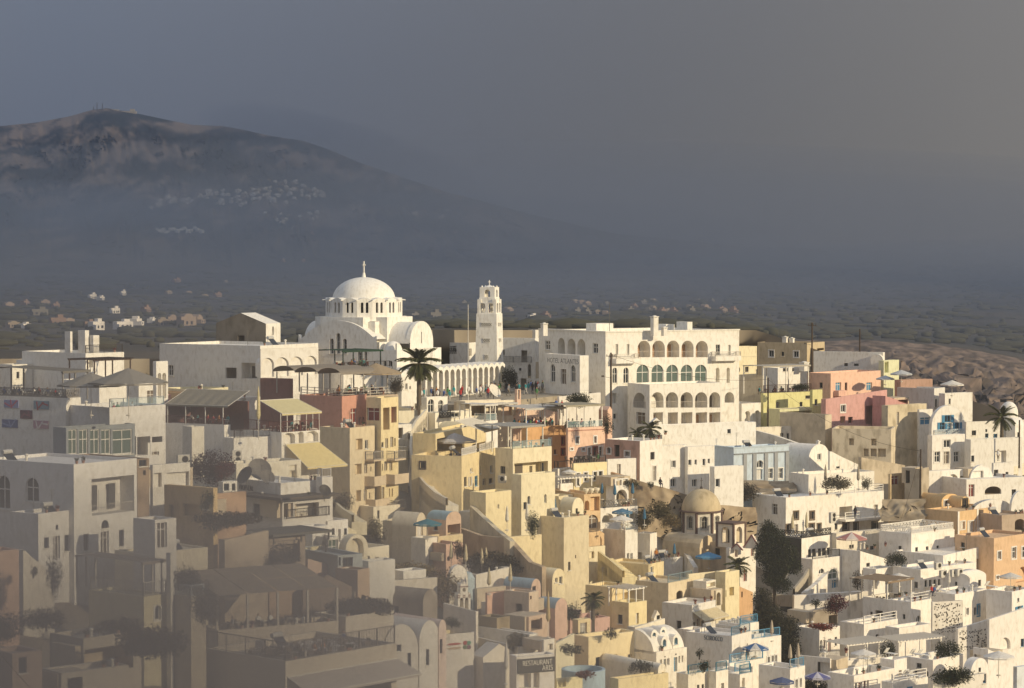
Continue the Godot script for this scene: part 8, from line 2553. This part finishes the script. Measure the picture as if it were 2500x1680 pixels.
const WEAR := [["red", Color(0.45, 0.05, 0.05)], ["white", Color(0.75, 0.73, 0.7)], ["blue", Color(0.08, 0.14, 0.35)], ["black", Color(0.03, 0.03, 0.035)], ["grey", Color(0.25, 0.25, 0.26)], ["teal", Color(0.05, 0.28, 0.3)], ["orange", Color(0.5, 0.2, 0.05)], ["green", Color(0.08, 0.2, 0.08)]]
var person_cache := {}
func person(pose: String, wear: int, at: Vector3, turn: float, place: String, group: String) -> void:
	var key := "%s%d" % [pose, wear]
	if not person_cache.has(key): person_cache[key] = person_mesh(pose, WEAR[wear][1], [Color(0.04, 0.05, 0.09), Color(0.2, 0.18, 0.14), Color(0.5, 0.47, 0.42)][wear % 3], Color(0.04, 0.03, 0.02))
	var o := MeshInstance3D.new()
	o.name = numbered("person")
	o.mesh = person_cache[key]
	o.material_override = tinted_mat("skin", 0.9)
	o.position = at
	o.rotation.y = turn
	tag(o, "person in a %s top %s %s" % [WEAR[wear][0], {"stand": "standing", "walk": "walking", "sit": "sitting"}[pose], place], "person", group)
	add_child(o)

# ---------------------------------------------------------------- furniture
var kit := {}
func furniture() -> void:
	var g := G.new()
	g.tube(Vector3(0, 0.7, 0), Vector3(0, 0.74, 0), 0.42, 0.42, 12)
	kit.top = g.mesh()
	g = G.new()
	g.tube(Vector3(0, 0, 0), Vector3(0, 0.7, 0), 0.04, 0.04, 6)
	g.tube(Vector3(0, 0, 0), Vector3(0, 0.03, 0), 0.24, 0.24, 8)
	kit.table_leg = g.mesh()
	g = G.new()
	g.box(Vector3(-0.22, 0.43, -0.22), Vector3(0.22, 0.47, 0.22))
	kit.seat = g.mesh()
	g = G.new()
	g.box(Vector3(-0.22, 0.52, -0.23), Vector3(0.22, 0.9, -0.19))
	kit.backrest = g.mesh()
	g = G.new()
	g.box(Vector3(-0.02, 0, -0.02), Vector3(0.02, 0.45, 0.02))
	kit.leg = g.mesh()

func cafe_table(at: Vector3, place: String, hex: String) -> void:
	var n := thing("cafe_table", "small round cafe table " + place, "table", at, 0.0, "cafe tables " + place)
	again("table_top", kit.top, flat(hex), n, Transform3D())
	again("table_leg", kit.table_leg, flat("3a3632"), n, Transform3D())

func chair(at: Vector3, turn: float, place: String, hex: String) -> void:
	var n := thing("cafe_chair", "cafe chair " + place, "chair", at, turn, "cafe chairs " + place)
	again("seat", kit.seat, flat(hex), n, Transform3D())
	again("backrest", kit.backrest, flat(hex), n, Transform3D())
	for s in [[-1, -1], [-1, 1], [1, -1], [1, 1]]: again("leg", kit.leg, flat("3a3632"), n, Transform3D(Basis(), Vector3(s[0] * 0.19, 0, s[1] * 0.19)))

# tables, chairs and guests over a terrace of a building: in its local frame
func seating(n: Node3D, x0: float, x1: float, z0: float, z1: float, y: float, nx: int, nz: int, place: String, hex: String, guests: float, s: int) -> void:
	var r := RandomNumberGenerator.new()
	r.seed = s
	for i in nx:
		for j in nz:
			var p := Vector3(lerpf(x0, x1, (i + 0.5) / nx) + r.randf_range(-0.2, 0.2), y, lerpf(z0, z1, (j + 0.5) / nz) + r.randf_range(-0.2, 0.2))
			cafe_table(n.transform * p, place, "d8d2c6" if r.randf() < 0.6 else "8a8378")
			var a0 := r.randf() * TAU
			for k in 2 + (r.randi() % 2):
				var a := a0 + TAU * k / 3.0
				var q := p + Vector3(sin(a), 0, cos(a)) * 0.72
				chair(n.transform * q, n.rotation.y + a + PI, place, hex)
				if r.randf() < guests: person("sit", r.randi() % 8, n.transform * (q + Vector3(0, -0.02, 0)), n.rotation.y + a + PI, place, "guests " + place)

func parasol(label: String, px: float, py: float, d: float, r: float, h: float, hex: String, open := true, hex2 := "") -> void:
	# py is where its foot stands
	var n := thing("parasol" if open else "closed_parasol", label, "parasol", stand(zx(px), zy(py), d), 0.3)
	var g := G.new()
	g.tube(Vector3(0, -0.3, 0), Vector3(0, h, 0), 0.04, 0.03, 8)
	g.tube(Vector3(0, 0, 0), Vector3(0, 0.1, 0), 0.28, 0.24, 10)
	put("pole", g, flat("cfc8ba"), n)
	if open:
		for i in 8:
			var a := TAU * i / 8
			var b := TAU * (i + 1) / 8
			var c := G.new()
			var top := Vector3(0, h, 0)
			var p := Vector3(sin(a) * r, h - r * 0.36, cos(a) * r)
			var q := Vector3(sin(b) * r, h - r * 0.36, cos(b) * r)
			var mid := (p + q) / 2 + Vector3.UP * 0.06
			c.tri(top, p, mid, Vector3.UP + p)
			c.tri(top, mid, q, Vector3.UP + q)
			c.quad(p, q, q + Vector3.DOWN * 0.16, p + Vector3.DOWN * 0.16, p + q)
			put("canopy_panel", c, cloth(hex2 if hex2 and i % 2 else hex), n)
	else:
		g = G.new()
		g.lathe(Vector3.ZERO, [Vector2(0.1, h * 0.35), Vector2(0.24, h * 0.42), Vector2(0.2, h * 0.6), Vector2(0.13, h * 0.85), Vector2(0.03, h)], 9)
		put("folded_canopy", g, cloth(hex), n)

func dish(label: String, px: float, py: float, d: float, r: float, hex: String, turn: float) -> void:
	var n := thing("satellite_dish", label, "dish", W(zx(px), zy(py), d), turn)
	var g := G.new()
	g.tube(Vector3(0, -r * 1.6, 0), Vector3(0, 0, -0.1), 0.05, 0.05, 6)
	put("mount", g, flat("6a6660"), n)
	g = G.new()
	var b := Basis(Vector3.RIGHT, 1.0)
	for j in 4:
		for i in 14:
			var p := []
			for e in [[j, i], [j, i + 1], [j + 1, i + 1], [j + 1, i]]:
				var rr: float = r * e[0] / 4.0
				var a: float = TAU * e[1] / 14
				p.append(b * Vector3(cos(a) * rr, rr * rr / r * 0.3, sin(a) * rr))
			g.quad(p[0], p[1], p[2], p[3], b.y)
	put("bowl", g, flat(hex, 0.5), n)
	g = G.new()
	g.bar(b * Vector3(0, 0.3 * r, r), b * Vector3(0, r * 0.9, 0), 0.04)
	g.box(b * Vector3(0, r * 0.9, 0) - Vector3.ONE * 0.06, b * Vector3(0, r * 0.9, 0) + Vector3.ONE * 0.06)
	put("feed_arm", g, flat("55514c"), n)

func air_unit(label: String, px: float, py: float, d: float, turn: float, k := 1.0) -> void:
	var n := thing("air_unit", label, "air conditioner", W(zx(px), zy(py), d), turn, "air units on the houses")
	var g := G.new()
	g.box(Vector3(-0.45, -0.32, -0.17) * k, Vector3(0.45, 0.32, 0.17) * k)
	g.box(Vector3(-0.4, -0.45, -0.15) * k, Vector3(0.4, -0.33, 0.15) * k)
	put("case", g, flat("c9c4b9"), n)
	g = G.new()
	g.tube(Vector3(0.1, 0, 0.16) * k, Vector3(0.1, 0, 0.2) * k, 0.24 * k, 0.24 * k, 12)
	put("fan_grille", g, flat("37342f"), n)

func pole(label: String, px: float, y0: float, y1: float, d: float, r: float, hex: String, arm := false, called := "utility_pole") -> Vector3:
	var a := W(zx(px), zy(y1), d)
	var b := W(zx(px), zy(y0), d)
	var n := thing(called, label, "pole", a)
	var g := G.new()
	g.tube(Vector3(0, -3, 0), Vector3(0, b.y - a.y, 0), r, r * 0.75, 8)
	put("shaft", g, flat(hex), n)
	if arm:
		g = G.new()
		var h := b.y - a.y
		g.bar(Vector3(-0.7, h - 0.5, 0), Vector3(0.7, h - 0.5, 0), 0.1)
		for x in [-0.6, -0.2, 0.2, 0.6]: g.tube(Vector3(x, h - 0.45, 0), Vector3(x, h - 0.2, 0), 0.05, 0.04, 6)
		put("crossarm", g, flat("4a4038"), n)
		g = G.new()
		g.tube(Vector3(0, h * 0.55, 0), Vector3(-1.1, h * 0.58, 0.2), 0.03, 0.03, 6)
		g.box(Vector3(-1.4, h * 0.57, 0.1), Vector3(-1.0, h * 0.6, 0.3))
		put("street_lamp", g, flat("5a544c"), n)
	return a + Vector3(0, b.y - a.y - 0.25, 0)

func wire(label: String, a: Vector3, b: Vector3, sag: float) -> void:
	var n := thing("overhead_wire", label, "wire", a)
	var g := G.new()
	var last := Vector3.ZERO
	for i in range(1, 13):
		var t := i / 12.0
		var p := (b - a) * t + Vector3.DOWN * sag * 4.0 * t * (1 - t)
		g.tube(last, p, 0.022, 0.022, 4, false)
		last = p
	put("cable", g, flat("4a3c30"), n)

func small_things() -> void:
	furniture()
	zoom(1200, 640, 3.733)
	var a := pole("tall dark utility pole standing against the hotel front", 1088, 825, 1340, 352, 0.17, "4a3d32", true)
	zoom(1800, 760, 3.334)
	var b := pole("dark utility pole before the grey brown house", 608, 92, 500, 408, 0.16, "4a3d32", true)
	var c := pole("bare dark utility pole behind the humped white house", 997, 145, 340, 425, 0.15, "4a3d32")
	var d := pole("utility pole in front of the lime restaurant", 250, 540, 950, 384, 0.15, "3d332a")
	var e := pole("utility pole with a small lamp beside the weathered brown house", 1492, 1122, 1410, 350, 0.15, "4a3d32")
	var f := pole("utility pole near the right edge by the palm", 2296, 885, 1120, 372, 0.14, "4a3d32")
	wire("overhead wire from the hotel pole to the lime restaurant pole", a, d, 1.4)
	wire("overhead wire sagging over the yellow green restaurant to the brown house pole", d, e, 2.2)
	wire("overhead wire from the brown house pole down to the lower right", e, W(1960, 1330, 330) + Vector3(12, 0, 0), 1.2)
	wire("overhead wire between the back poles", b, c, 1.0)
	zoom(600, 600, 3.733)
	pole("slim white flagpole in the square", 2027, 535, 1410, 352, 0.06, "d8d2c6", false, "flagpole")
	zoom(0, 0, 1)
	pole("thin antenna mast on the hotel roof", 1488, 738, 812, 378, 0.05, "6a6660", false, "antenna_mast")
	wire("dark cable crossing the misty bottom left corner", W(-60, 1520, 150), W(150, 1760, 140), 0.2)
	# dishes and air units
	zoom(360, 940, 4.612)
	dish("largest grey satellite dish on the dish terrace", 1255, 965, 266, 1.35, "77726b", 0.4)
	dish("narrow grey satellite dish at the left of the dish terrace", 1115, 1030, 264, 1.1, "6f6a64", -0.8)
	dish("low grey satellite dish at the right of the largest dish", 1340, 1045, 264, 0.9, "6f6a64", 0.6)
	dish("round dark dish at the right end of the curved bar", 1990, 1195, 256, 0.7, "4a4642", 0.6)
	air_unit("air unit on the white wall below the small white house", 400, 835, 277, 0.5, 1.6)
	air_unit("upper air unit beside the dark balustrade", 1000, 775, 279, 0.5, 1.3)
	air_unit("lower air unit beside the dark balustrade", 1000, 840, 279, 0.5, 1.3)
	zoom(800, 940, 4.612)
	air_unit("air unit on the end of the vaulted cream house", 1530, 480, 322, 0.8, 1.1)
	air_unit("air unit on the shaded side of the pergola house", 1965, 1055, 302, -0.6, 1.2)
	zoom(1800, 1200, 3.267)
	for q in [[760, 188, "left of the broad house balcony, upper"], [760, 222, "left of the broad house balcony, lower"], [1640, 652, "left of three on the four window house"], [1725, 645, "middle of three on the four window house"], [1770, 640, "right of three on the four window house"], [1600, 590, "on the shaded side of the barred house"]]:
		air_unit("air unit " + q[2], q[0], q[1], 335 if q[1] < 300 else 311, 0.7, 1.2)
	# solar tank on the humped house
	zoom(600, 600, 3.733)
	dish("white satellite dish in the square", 2260, 1330, 345, 1.1, "d8d2c4", 0.9)
	# parasols
	zoom(0, 640, 3.733)
	parasol("large grey parasol over the cafe terrace", 1172, 1400, 252, 4.2, 5.0, "8d8880")
	parasol("second large grey parasol left on the cafe terrace", 830, 1400, 256, 3.6, 4.6, "8d8880")
	zoom(600, 600, 3.733)
	parasol("broad beige parasol on the cream tower roof", 1185, 1380, 292, 3.4, 4.0, "a8957a")
	zoom(800, 940, 4.612)
	parasol("wide white parasol on the roof terrace of the umbrella house", 1430, 800, 299.2, 2.9, 3.0, "c9c6c4")
	zoom(360, 940, 4.612)
	parasol("tall closed cream parasol beside the yellow awnings", 1250, 590, 281, 0.4, 6.0, "d9cb9c", false)
	zoom(1260, 960, 4.612)
	for q in [[1112, 1215, 310, "closed blue parasol on the pool terrace, left"], [1312, 1200, 310, "closed blue parasol on the pool terrace, right"], [968, 1200, 311, "closed blue parasol at the left end of the pool terrace"], [1255, 1490, 307, "closed blue parasol below the pool terrace arches"], [1445, 1490, 308, "closed teal parasol right of the pool terrace"], [435, 1370, 304, "closed dark blue parasol by the cream block house"]]:
		parasol(q[3], q[0], q[1], q[2], 0.4, 2.2, "48708c", false)
	parasol("open blue parasol under the pool terrace arches", 1195, 1480, 307.5, 1.4, 2.1, "5c7f98")
	parasol("open white parasol below the pool terrace", 1185, 1540, 305, 1.6, 1.9, "e6e1d7")
	parasol("small white parasol by the white kiosk", 600, 1020, 315, 1.0, 1.9, "e4e0d8")
	zoom(1340, 1240, 3.564)
	parasol("open bright blue parasol before the chapel", 1388, 530, 309, 1.8, 2.2, "5f93b4")
	parasol("closed blue parasol beside the two sunbathers", 1092, 455, 310.5, 0.4, 2.2, "48708c", false)
	zoom(880, 1220, 3.408)
	parasol("open teal parasol at the arch end house", 558, 330, 277, 1.7, 2.4, "4a7c88")
	for q in [[755, 570, 272, "first"], [877, 590, 271, "second"], [1045, 640, 270, "tallest"], [1010, 680, 269, "fourth"], [1247, 760, 266, "rightmost"], [1070, 790, 265, "front"]]:
		parasol("closed cream parasol, the %s of six on the tan terrace" % q[3], q[0], q[1], q[2], 0.4, 3.0, "cbbd9c", false)
	parasol("tall closed tan parasol beside the orange court", 1562, 1150, 257, 0.4, 5.0, "c9b284", false)
	parasol("closed white parasol by the white ridged roof", 1213, 1540, 241, 0.45, 4.4, "c9c3ba", false)
	zoom(800, 940, 4.612)
	parasol("closed white parasol in the garden under the umbrella house, left", 2020, 1640, 287, 0.4, 3.0, "e2dccb", false)
	parasol("closed white parasol in the garden under the umbrella house, right", 2245, 1640, 286, 0.4, 3.4, "e2dccb", false)
	zoom(1800, 1200, 3.267)
	parasol("pink and white striped parasol in front of the beige terrace wall", 912, 460, 326, 2.2, 2.3, "b9827c", true, "dccfc4")
	parasol("closed cream parasol left before the broad white house", 440, 365, 333, 0.4, 3.2, "c9bd9c", false)
	parasol("closed cream parasol right before the broad white house", 552, 360, 333, 0.4, 3.4, "c9bd9c", false)
	parasol("white parasol in the court of the gatehouse", 1288, 760, 309, 1.6, 1.8, "e2dcd0")
	parasol("white parasol above red cushions near the bottom", 1005, 1440, 270, 1.5, 2.6, "e2ddd4")
	parasol("white parasol beside the round vaulted house", 2085, 1470, 268, 1.8, 2.8, "e6e1d8")
	parasol("white parasol at the right edge on the orange house terrace", 2180, 770, 308, 1.5, 2.0, "d8d3ca")
	parasol("closed white parasol with a thin pole behind the four window house", 1688, 790, 304, 0.4, 2.6, "d6cfc2", false)
	for q in [[275, 1195, 281, "topmost"], [80, 1385, 273, "left"], [422, 1400, 264, "middle"], [485, 1390, 263, "right"]]:
		parasol("closed grey parasol, the %s on the blue railed terraces" % q[3], q[0], q[1], q[2], 0.4, 2.5, "b8ab98", false)
	parasol("open blue and white parasol on the second blue railed terrace", 145, 1320, 272, 1.6, 1.6, "4a6c98", true, "d0ccc6")
	parasol("open blue parasol at the bottom below the blue terraces", 355, 1568, 258, 1.4, 1.2, "5c6684")
	parasol("open violet blue parasol at the bottom beside the brush", 640, 1540, 262, 1.5, 1.4, "6a6c98", true, "c8c4cc")
	zoom(1800, 760, 3.334)
	parasol("pale grey parasol on the brown fronted cafe", 1335, 575, 398, 1.9, 2.0, "c2c4c4")
	parasol("smaller pale parasol left of the brown fronted cafe", 1205, 600, 399, 1.6, 1.6, "c2c4c4")
	parasol("pale parasol on the small white step house", 1748, 690, 392, 2.0, 2.6, "e3ded4")
	parasol("closed grey parasol among the roof bushes, left", 718, 1440, 342, 0.4, 3.4, "a89e8c", false)
	parasol("closed grey parasol among the roof bushes, right", 985, 1450, 342, 0.4, 3.6, "a89e8c", false)
	# guests, tables and walkers
	var n: Node3D = reg["arcade"]
	var r := RandomNumberGenerator.new()
	r.seed = 77
	for i in 46:
		var p := Vector3(r.randf_range(-4, 30), -0.02, r.randf_range(0.8, 7.5))
		person(["stand", "walk", "stand"][i % 3], r.randi() % 8, n.transform * p, r.randf() * TAU, ("near " if p.z > 4.0 else "close to ") + "the arcade's " + ["left end", "first arches", "middle", "last arches", "tower end"][clampi(int((p.x + 4.0) / 7.0), 0, 4)], "people in the square")
	n = reg["orange"]
	seating(n, 0.6, dim(n, 0) - 0.6, -0.8, -5.5, dim(n, 2) - 0.3, 6, 2, "on the orange restaurant terrace", "4a3a32", 0.6, 1)
	n = reg["salmon"]
	seating(n, 0.6, dim(n, 0) - 0.6, -0.8, -4.0, dim(n, 2) - 0.2, 5, 1, "on the salmon house terrace", "4a3a32", 0.3, 2)
	n = reg["yellow4"]
	seating(n, 0.5, dim(n, 0) - 0.5, -0.6, -3.4, dim(n, 2) - 0.2, 6, 1, "on the yellow house terrace", "3d3632", 0.3, 3)
	n = reg["pavilion"]
	seating(n, 0.8, dim(n, 0) - 2.0, -0.8, -3.5, dim(n, 2) - 0.2, 5, 1, "in the green roofed pavilion", "6a3a34", 0.5, 4)
	n = reg["roof_rest"]
	seating(n, 1.0, dim(n, 0) - 1.0, -0.8, -5.0, dim(n, 2) - 0.1, 4, 2, "on the rooftop restaurant", "6a4a3c", 0.3, 5)
	n = reg["umbrella"]
	seating(n, 0.6, dim(n, 0) - 0.6, -0.6, -2.6, dim(n, 2) - 0.9, 4, 1, "on the umbrella house terrace", "5a3a30", 0.4, 6)
	n = reg["posters"]
	seating(n, 0.6, 2.6, -0.8, -10.0, dim(n, 2) - 0.35, 1, 7, "on the terrace above the pictures", "4a4440", 0.5, 7)
	n = reg["cafe"]
	seating(n, 0.8, dim(n, 0) - 1.0, -0.8, -4.0, dim(n, 2) - 1.0, 4, 1, "on the cafe terrace", "4a4440", 0.5, 8)
	n = reg["canvas"]
	seating(n, 1.0, dim(n, 0) - 1.0, -0.8, -4.0, dim(n, 2) - 0.5, 8, 1, "under the canvas roof", "6a6058", 0.1, 9)
	n = reg["railed"]
	seating(n, 1.0, dim(n, 0) - 1.0, -0.8, -7.0, dim(n, 2) - 0.6, 7, 2, "on the misty railed terrace", "7a6e62", 0.1, 10)
	n = reg["lime"]
	seating(n, 0.6, dim(n, 0) - 1.0, -0.6, -3.0, dim(n, 2) - 0.3, 5, 1, "on the lime restaurant balcony", "5a3a34", 0.4, 11)
	n = reg["bar"]
	seating(n, 0.6, 2.6, -0.6, -dim(n, 1) + 0.6, dim(n, 2) - 0.2, 1, 8, "in the red bar under the canvas", "4a2c26", 0.3, 12)
	n = reg["yellow_awning"]
	seating(n, 0.6, dim(n, 0) - 0.6, -0.6, -3.6, dim(n, 2) - 0.2, 5, 2, "under the upper yellow awning", "5a2f28", 0.1, 13)
	n = reg["pterrace"]
	seating(n, 0.6, dim(n, 0) - 0.6, -0.8, -3.0, dim(n, 2) - 0.9, 3, 1, "under the brown slatted pergola", "5a5048", 0.0, 14)
	zoom(0, 0, 1)
	person("sit", 3, W(1612, 1190, 318.5), 0.3, "alone on top of the rock wall", "people on the slope")
	person("sit", 6, stand(1602, 1364, 311), 0.2, "on the white sun terrace, left", "people on the slope")
	person("sit", 1, stand(1627, 1365, 311), -0.2, "on the white sun terrace, right", "people on the slope")
	person("walk", 3, stand(1853, 1508, 296), 0.4, "on the lane by the orange house, left", "people on the slope")
	person("walk", 4, stand(1862, 1510, 296), 0.5, "on the lane by the orange house, right", "people on the slope")
	person("stand", 3, stand(2088, 1266, 335.5), 2.4, "on the balcony of the broad white house", "people on the slope")
	person("stand", 1, stand(2437, 1126, 366), 0.2, "before a dark doorway at the right", "people on the slope")
	person("sit", 0, stand(2275, 1454, 300), 0.4, "above the stone studded wall, left", "people on the slope")
	person("sit", 2, stand(2281, 1455, 300), -0.4, "above the stone studded wall, right", "people on the slope")
	person("stand", 2, stand(1358, 1005, 340), 0.4, "by the salmon chimney", "people on the slope")
	person("stand", 0, stand(1372, 1008, 340), 0.7, "by the salmon chimney", "people on the slope")
	person("walk", 7, stand(1310, 975, 348), 0.4, "beside the hotel steps", "people on the slope")
	# sunbeds
	for q in [[2290, 1468, 298], [2305, 1468, 298], [2245, 1604, 268], [2262, 1606, 268], [2425, 1437, 305], [2112, 1614, 276], [2180, 1602, 277], [2240, 1464, 299], [2228, 1655, 262], [2240, 1657, 262]]:
		var t := thing("sunbed", "white sunbed with a raised back on a lower right terrace", "sunbed", stand(q[0], q[1], q[2]), 0.7, "sunbeds on the lower right terraces")
		var g := G.new()
		g.box(Vector3(-0.32, 0.25, -0.9), Vector3(0.32, 0.33, 0.5))
		put("mattress", g, flat("dedad2"), t)
		g = G.new()
		g.tbox(Transform3D(Basis(Vector3.RIGHT, -0.9), Vector3(0, 0.55, -0.95)), Vector3(0.62, 0.07, 0.7))
		put("back", g, flat("dedad2"), t)
		for s in [[-1, -0.8], [1, -0.8], [-1, 0.4], [1, 0.4]]: again("leg", kit.leg, flat("b8b2a8"), t, Transform3D(Basis().scaled(Vector3(1, 0.56, 1)), Vector3(s[0] * 0.28, 0, s[1])))

func town_back() -> void:
	zoom(600, 600, 3.733)
	var n := house("small_hotel", "white hotel in blue shade lettered HOTEL ARESSANA behind the arcade", [1755, 2012, 2200, 885, 1140], "e8e3d9", {"t": 60, "D": 392, "cat": "hotel", "chimney": [[1735, 815, 1.2]]}, "Rxo:2038,938,2058,1005")
	letters(n, "HOTEL", on_plane(n, "L", zx(1893), zy(938), -0.02), Vector3.BACK, 0.8, "4a4642", true, 1.3)
	letters(n, "ARESSANA", on_plane(n, "L", zx(1857), zy(958), -0.02), Vector3.BACK, 0.9, "4a4642", true, 2.7)
	house("hotel_roof_vault", "", [1755, 2010, 2170, 838, 900], "e9e6e0", {"t": 60, "D": 396, "into": n, "sink": 2.0}, "")
	zoom(1200, 640, 3.733)
	n = house("blue_shade_house", "white house in blue shade between the bell tower and the large hotel", [40, 395, 430, 695, 1210], "e8e3d9", {"t": 66, "D": 396, "vault": "", "id": "bshade"}, "Lxk:270,805,325,915 Lxk:95,800,120,850 Lwk:248,965,272,990 LxkC:330,930,360,1060 Lxk:265,1060,318,1170")
	railing(n, [Vector3(-0.3, on_face(n, "L", zx(200), zy(915)).y, -0.5), Vector3(-0.3, on_face(n, "L", zx(200), zy(915)).y, -dim(n, 1))], 1.0, "8a8680", "bars")
	house("grey_roof_box", "small grey roof room behind the blue shaded house", [335, 400, 428, 618, 760], "e4dfd5", {"t": 60, "D": 405, "cat": "house"}, "")
	# the salmon chimney block and lanes above the orange restaurant
	n = house("salmon_roof_house", "long salmon parapet with a square chimney above the orange restaurant", [-60, 0, 600, 1265, 1500], "e6b48c", {"t": 26, "D": 342, "slopeR": 1.8, "rim": 2.0}, "")
	house("salmon_chimney", "", [212, 232, 268, 1160, 1320], "e0a882", {"t": 30, "D": 343, "into": n, "sink": 0.5}, "Rxr:238,1165,258,1250")
	house("hotel_corner_wall", "white parapet wall with a dark shrub below the hotel entrance", [600, 615, 995, 1225, 1420], "ece6da", {"t": 28, "D": 346, "slopeR": -0.4}, "")
	n = house("canopy_shops", "low cream shops under white canopies beside the square", [-320, -240, 200, 1270, 1430], "e4d8c0", {"t": 30, "D": 339, "cat": "shop"}, "Rx:-200,1300,-60,1400 Rxo:-30,1300,60,1400 Rx:90,1310,190,1400")
	pergola(n, 0.2, dim(n, 0) - 0.4, 1.2, -3.0, dim(n, 2) - 1.4, 1.0, "canopy", "c9c6c0", "dcd7cc")
	# houses that fill the slope between the named ones
	zoom(0, 0, 1)
	var hexes := ["e9e3d6", "ece7de", "e6dcc4", "e3d3a8", "ebe6dc", "ddc9a0"]
	var spots := [[655, 700, 760, 1225, 1330], [760, 800, 850, 1262, 1370], [820, 880, 950, 1330, 1420], [690, 735, 800, 1330, 1420], [955, 985, 1040, 1385, 1470], [1040, 1070, 1130, 1300, 1390], [1120, 1150, 1210, 1240, 1330], [560, 590, 660, 1130, 1220], [300, 330, 380, 1000, 1080], [1040, 1085, 1150, 1530, 1640], [1150, 1190, 1260, 1460, 1560], [1690, 1730, 1790, 1490, 1580], [1730, 1765, 1830, 1560, 1650], [1940, 1960, 2020, 1440, 1500], [2060, 2090, 2150, 1470, 1540], [2180, 2220, 2290, 1420, 1480], [2380, 2420, 2500, 1500, 1580], [2330, 2380, 2440, 1560, 1640], [2030, 2070, 2130, 1600, 1680], [1960, 1990, 2050, 1540, 1620], [2150, 2200, 2260, 1290, 1350], [2340, 2390, 2470, 1350, 1420], [2100, 2140, 2200, 1140, 1220], [2250, 2290, 2360, 1170, 1250], [1930, 1960, 2010, 1150, 1230], [1460, 1490, 1540, 1250, 1330], [1400, 1430, 1480, 1180, 1260], [1270, 1300, 1350, 1290, 1370], [1500, 1530, 1590, 1400, 1470], [1580, 1620, 1680, 1620, 1700], [1440, 1480, 1540, 1580, 1660], [480, 520, 580, 1240, 1330], [2430, 2460, 2530, 1130, 1210], [2420, 2450, 2520, 1240, 1310], [40, 90, 160, 870, 960], [180, 230, 290, 900, 980], [0, 30, 80, 880, 960]]
	rng.seed = 21
	for i in spots.size():
		var q: Array = spots[i]
		var x: float = q[1]
		var y0: float = q[3] + 10
		var y1: float = q[4]
		var w: float = q[2] - x
		var t := ""
		for k in 2 + i % 2:
			var u := x + w * (0.2 + 0.3 * k)
			t += "R%s:%d,%d,%d,%d " % ["dk" if k == 1 else "wk", u, y0 + 18 if k != 1 else y0 + 20, u + w * 0.14, y0 + 34 if k != 1 else y0 + 52]
		var at := W(x, y1, far_at(x, y1))
		var best := 1e9
		var near := ""
		for o in get_children():
			if o is Node3D and o.has_meta("dim") and not String(o.name).begins_with("infill"):
				var dd: float = o.position.distance_squared_to(at)
				if dd < best:
					best = dd
					near = String(o.name).rstrip("_0123456789").replace("_", " ")
		house("infill_house", "small plain %s house wedged %s the %s" % [["off-white", "white", "cream", "sandy", "bright white", "tan"][i % 6], ["behind", "beside", "next to"][i % 3], near], [q[0], q[1], q[2], q[3] + 10, q[4]], hexes[i % 6], {"t": 36 + (i * 7) % 24, "D": far_at(x, y1) + 7.0, "grp": "small plain houses between the named ones", "rim": 0.4}, t)
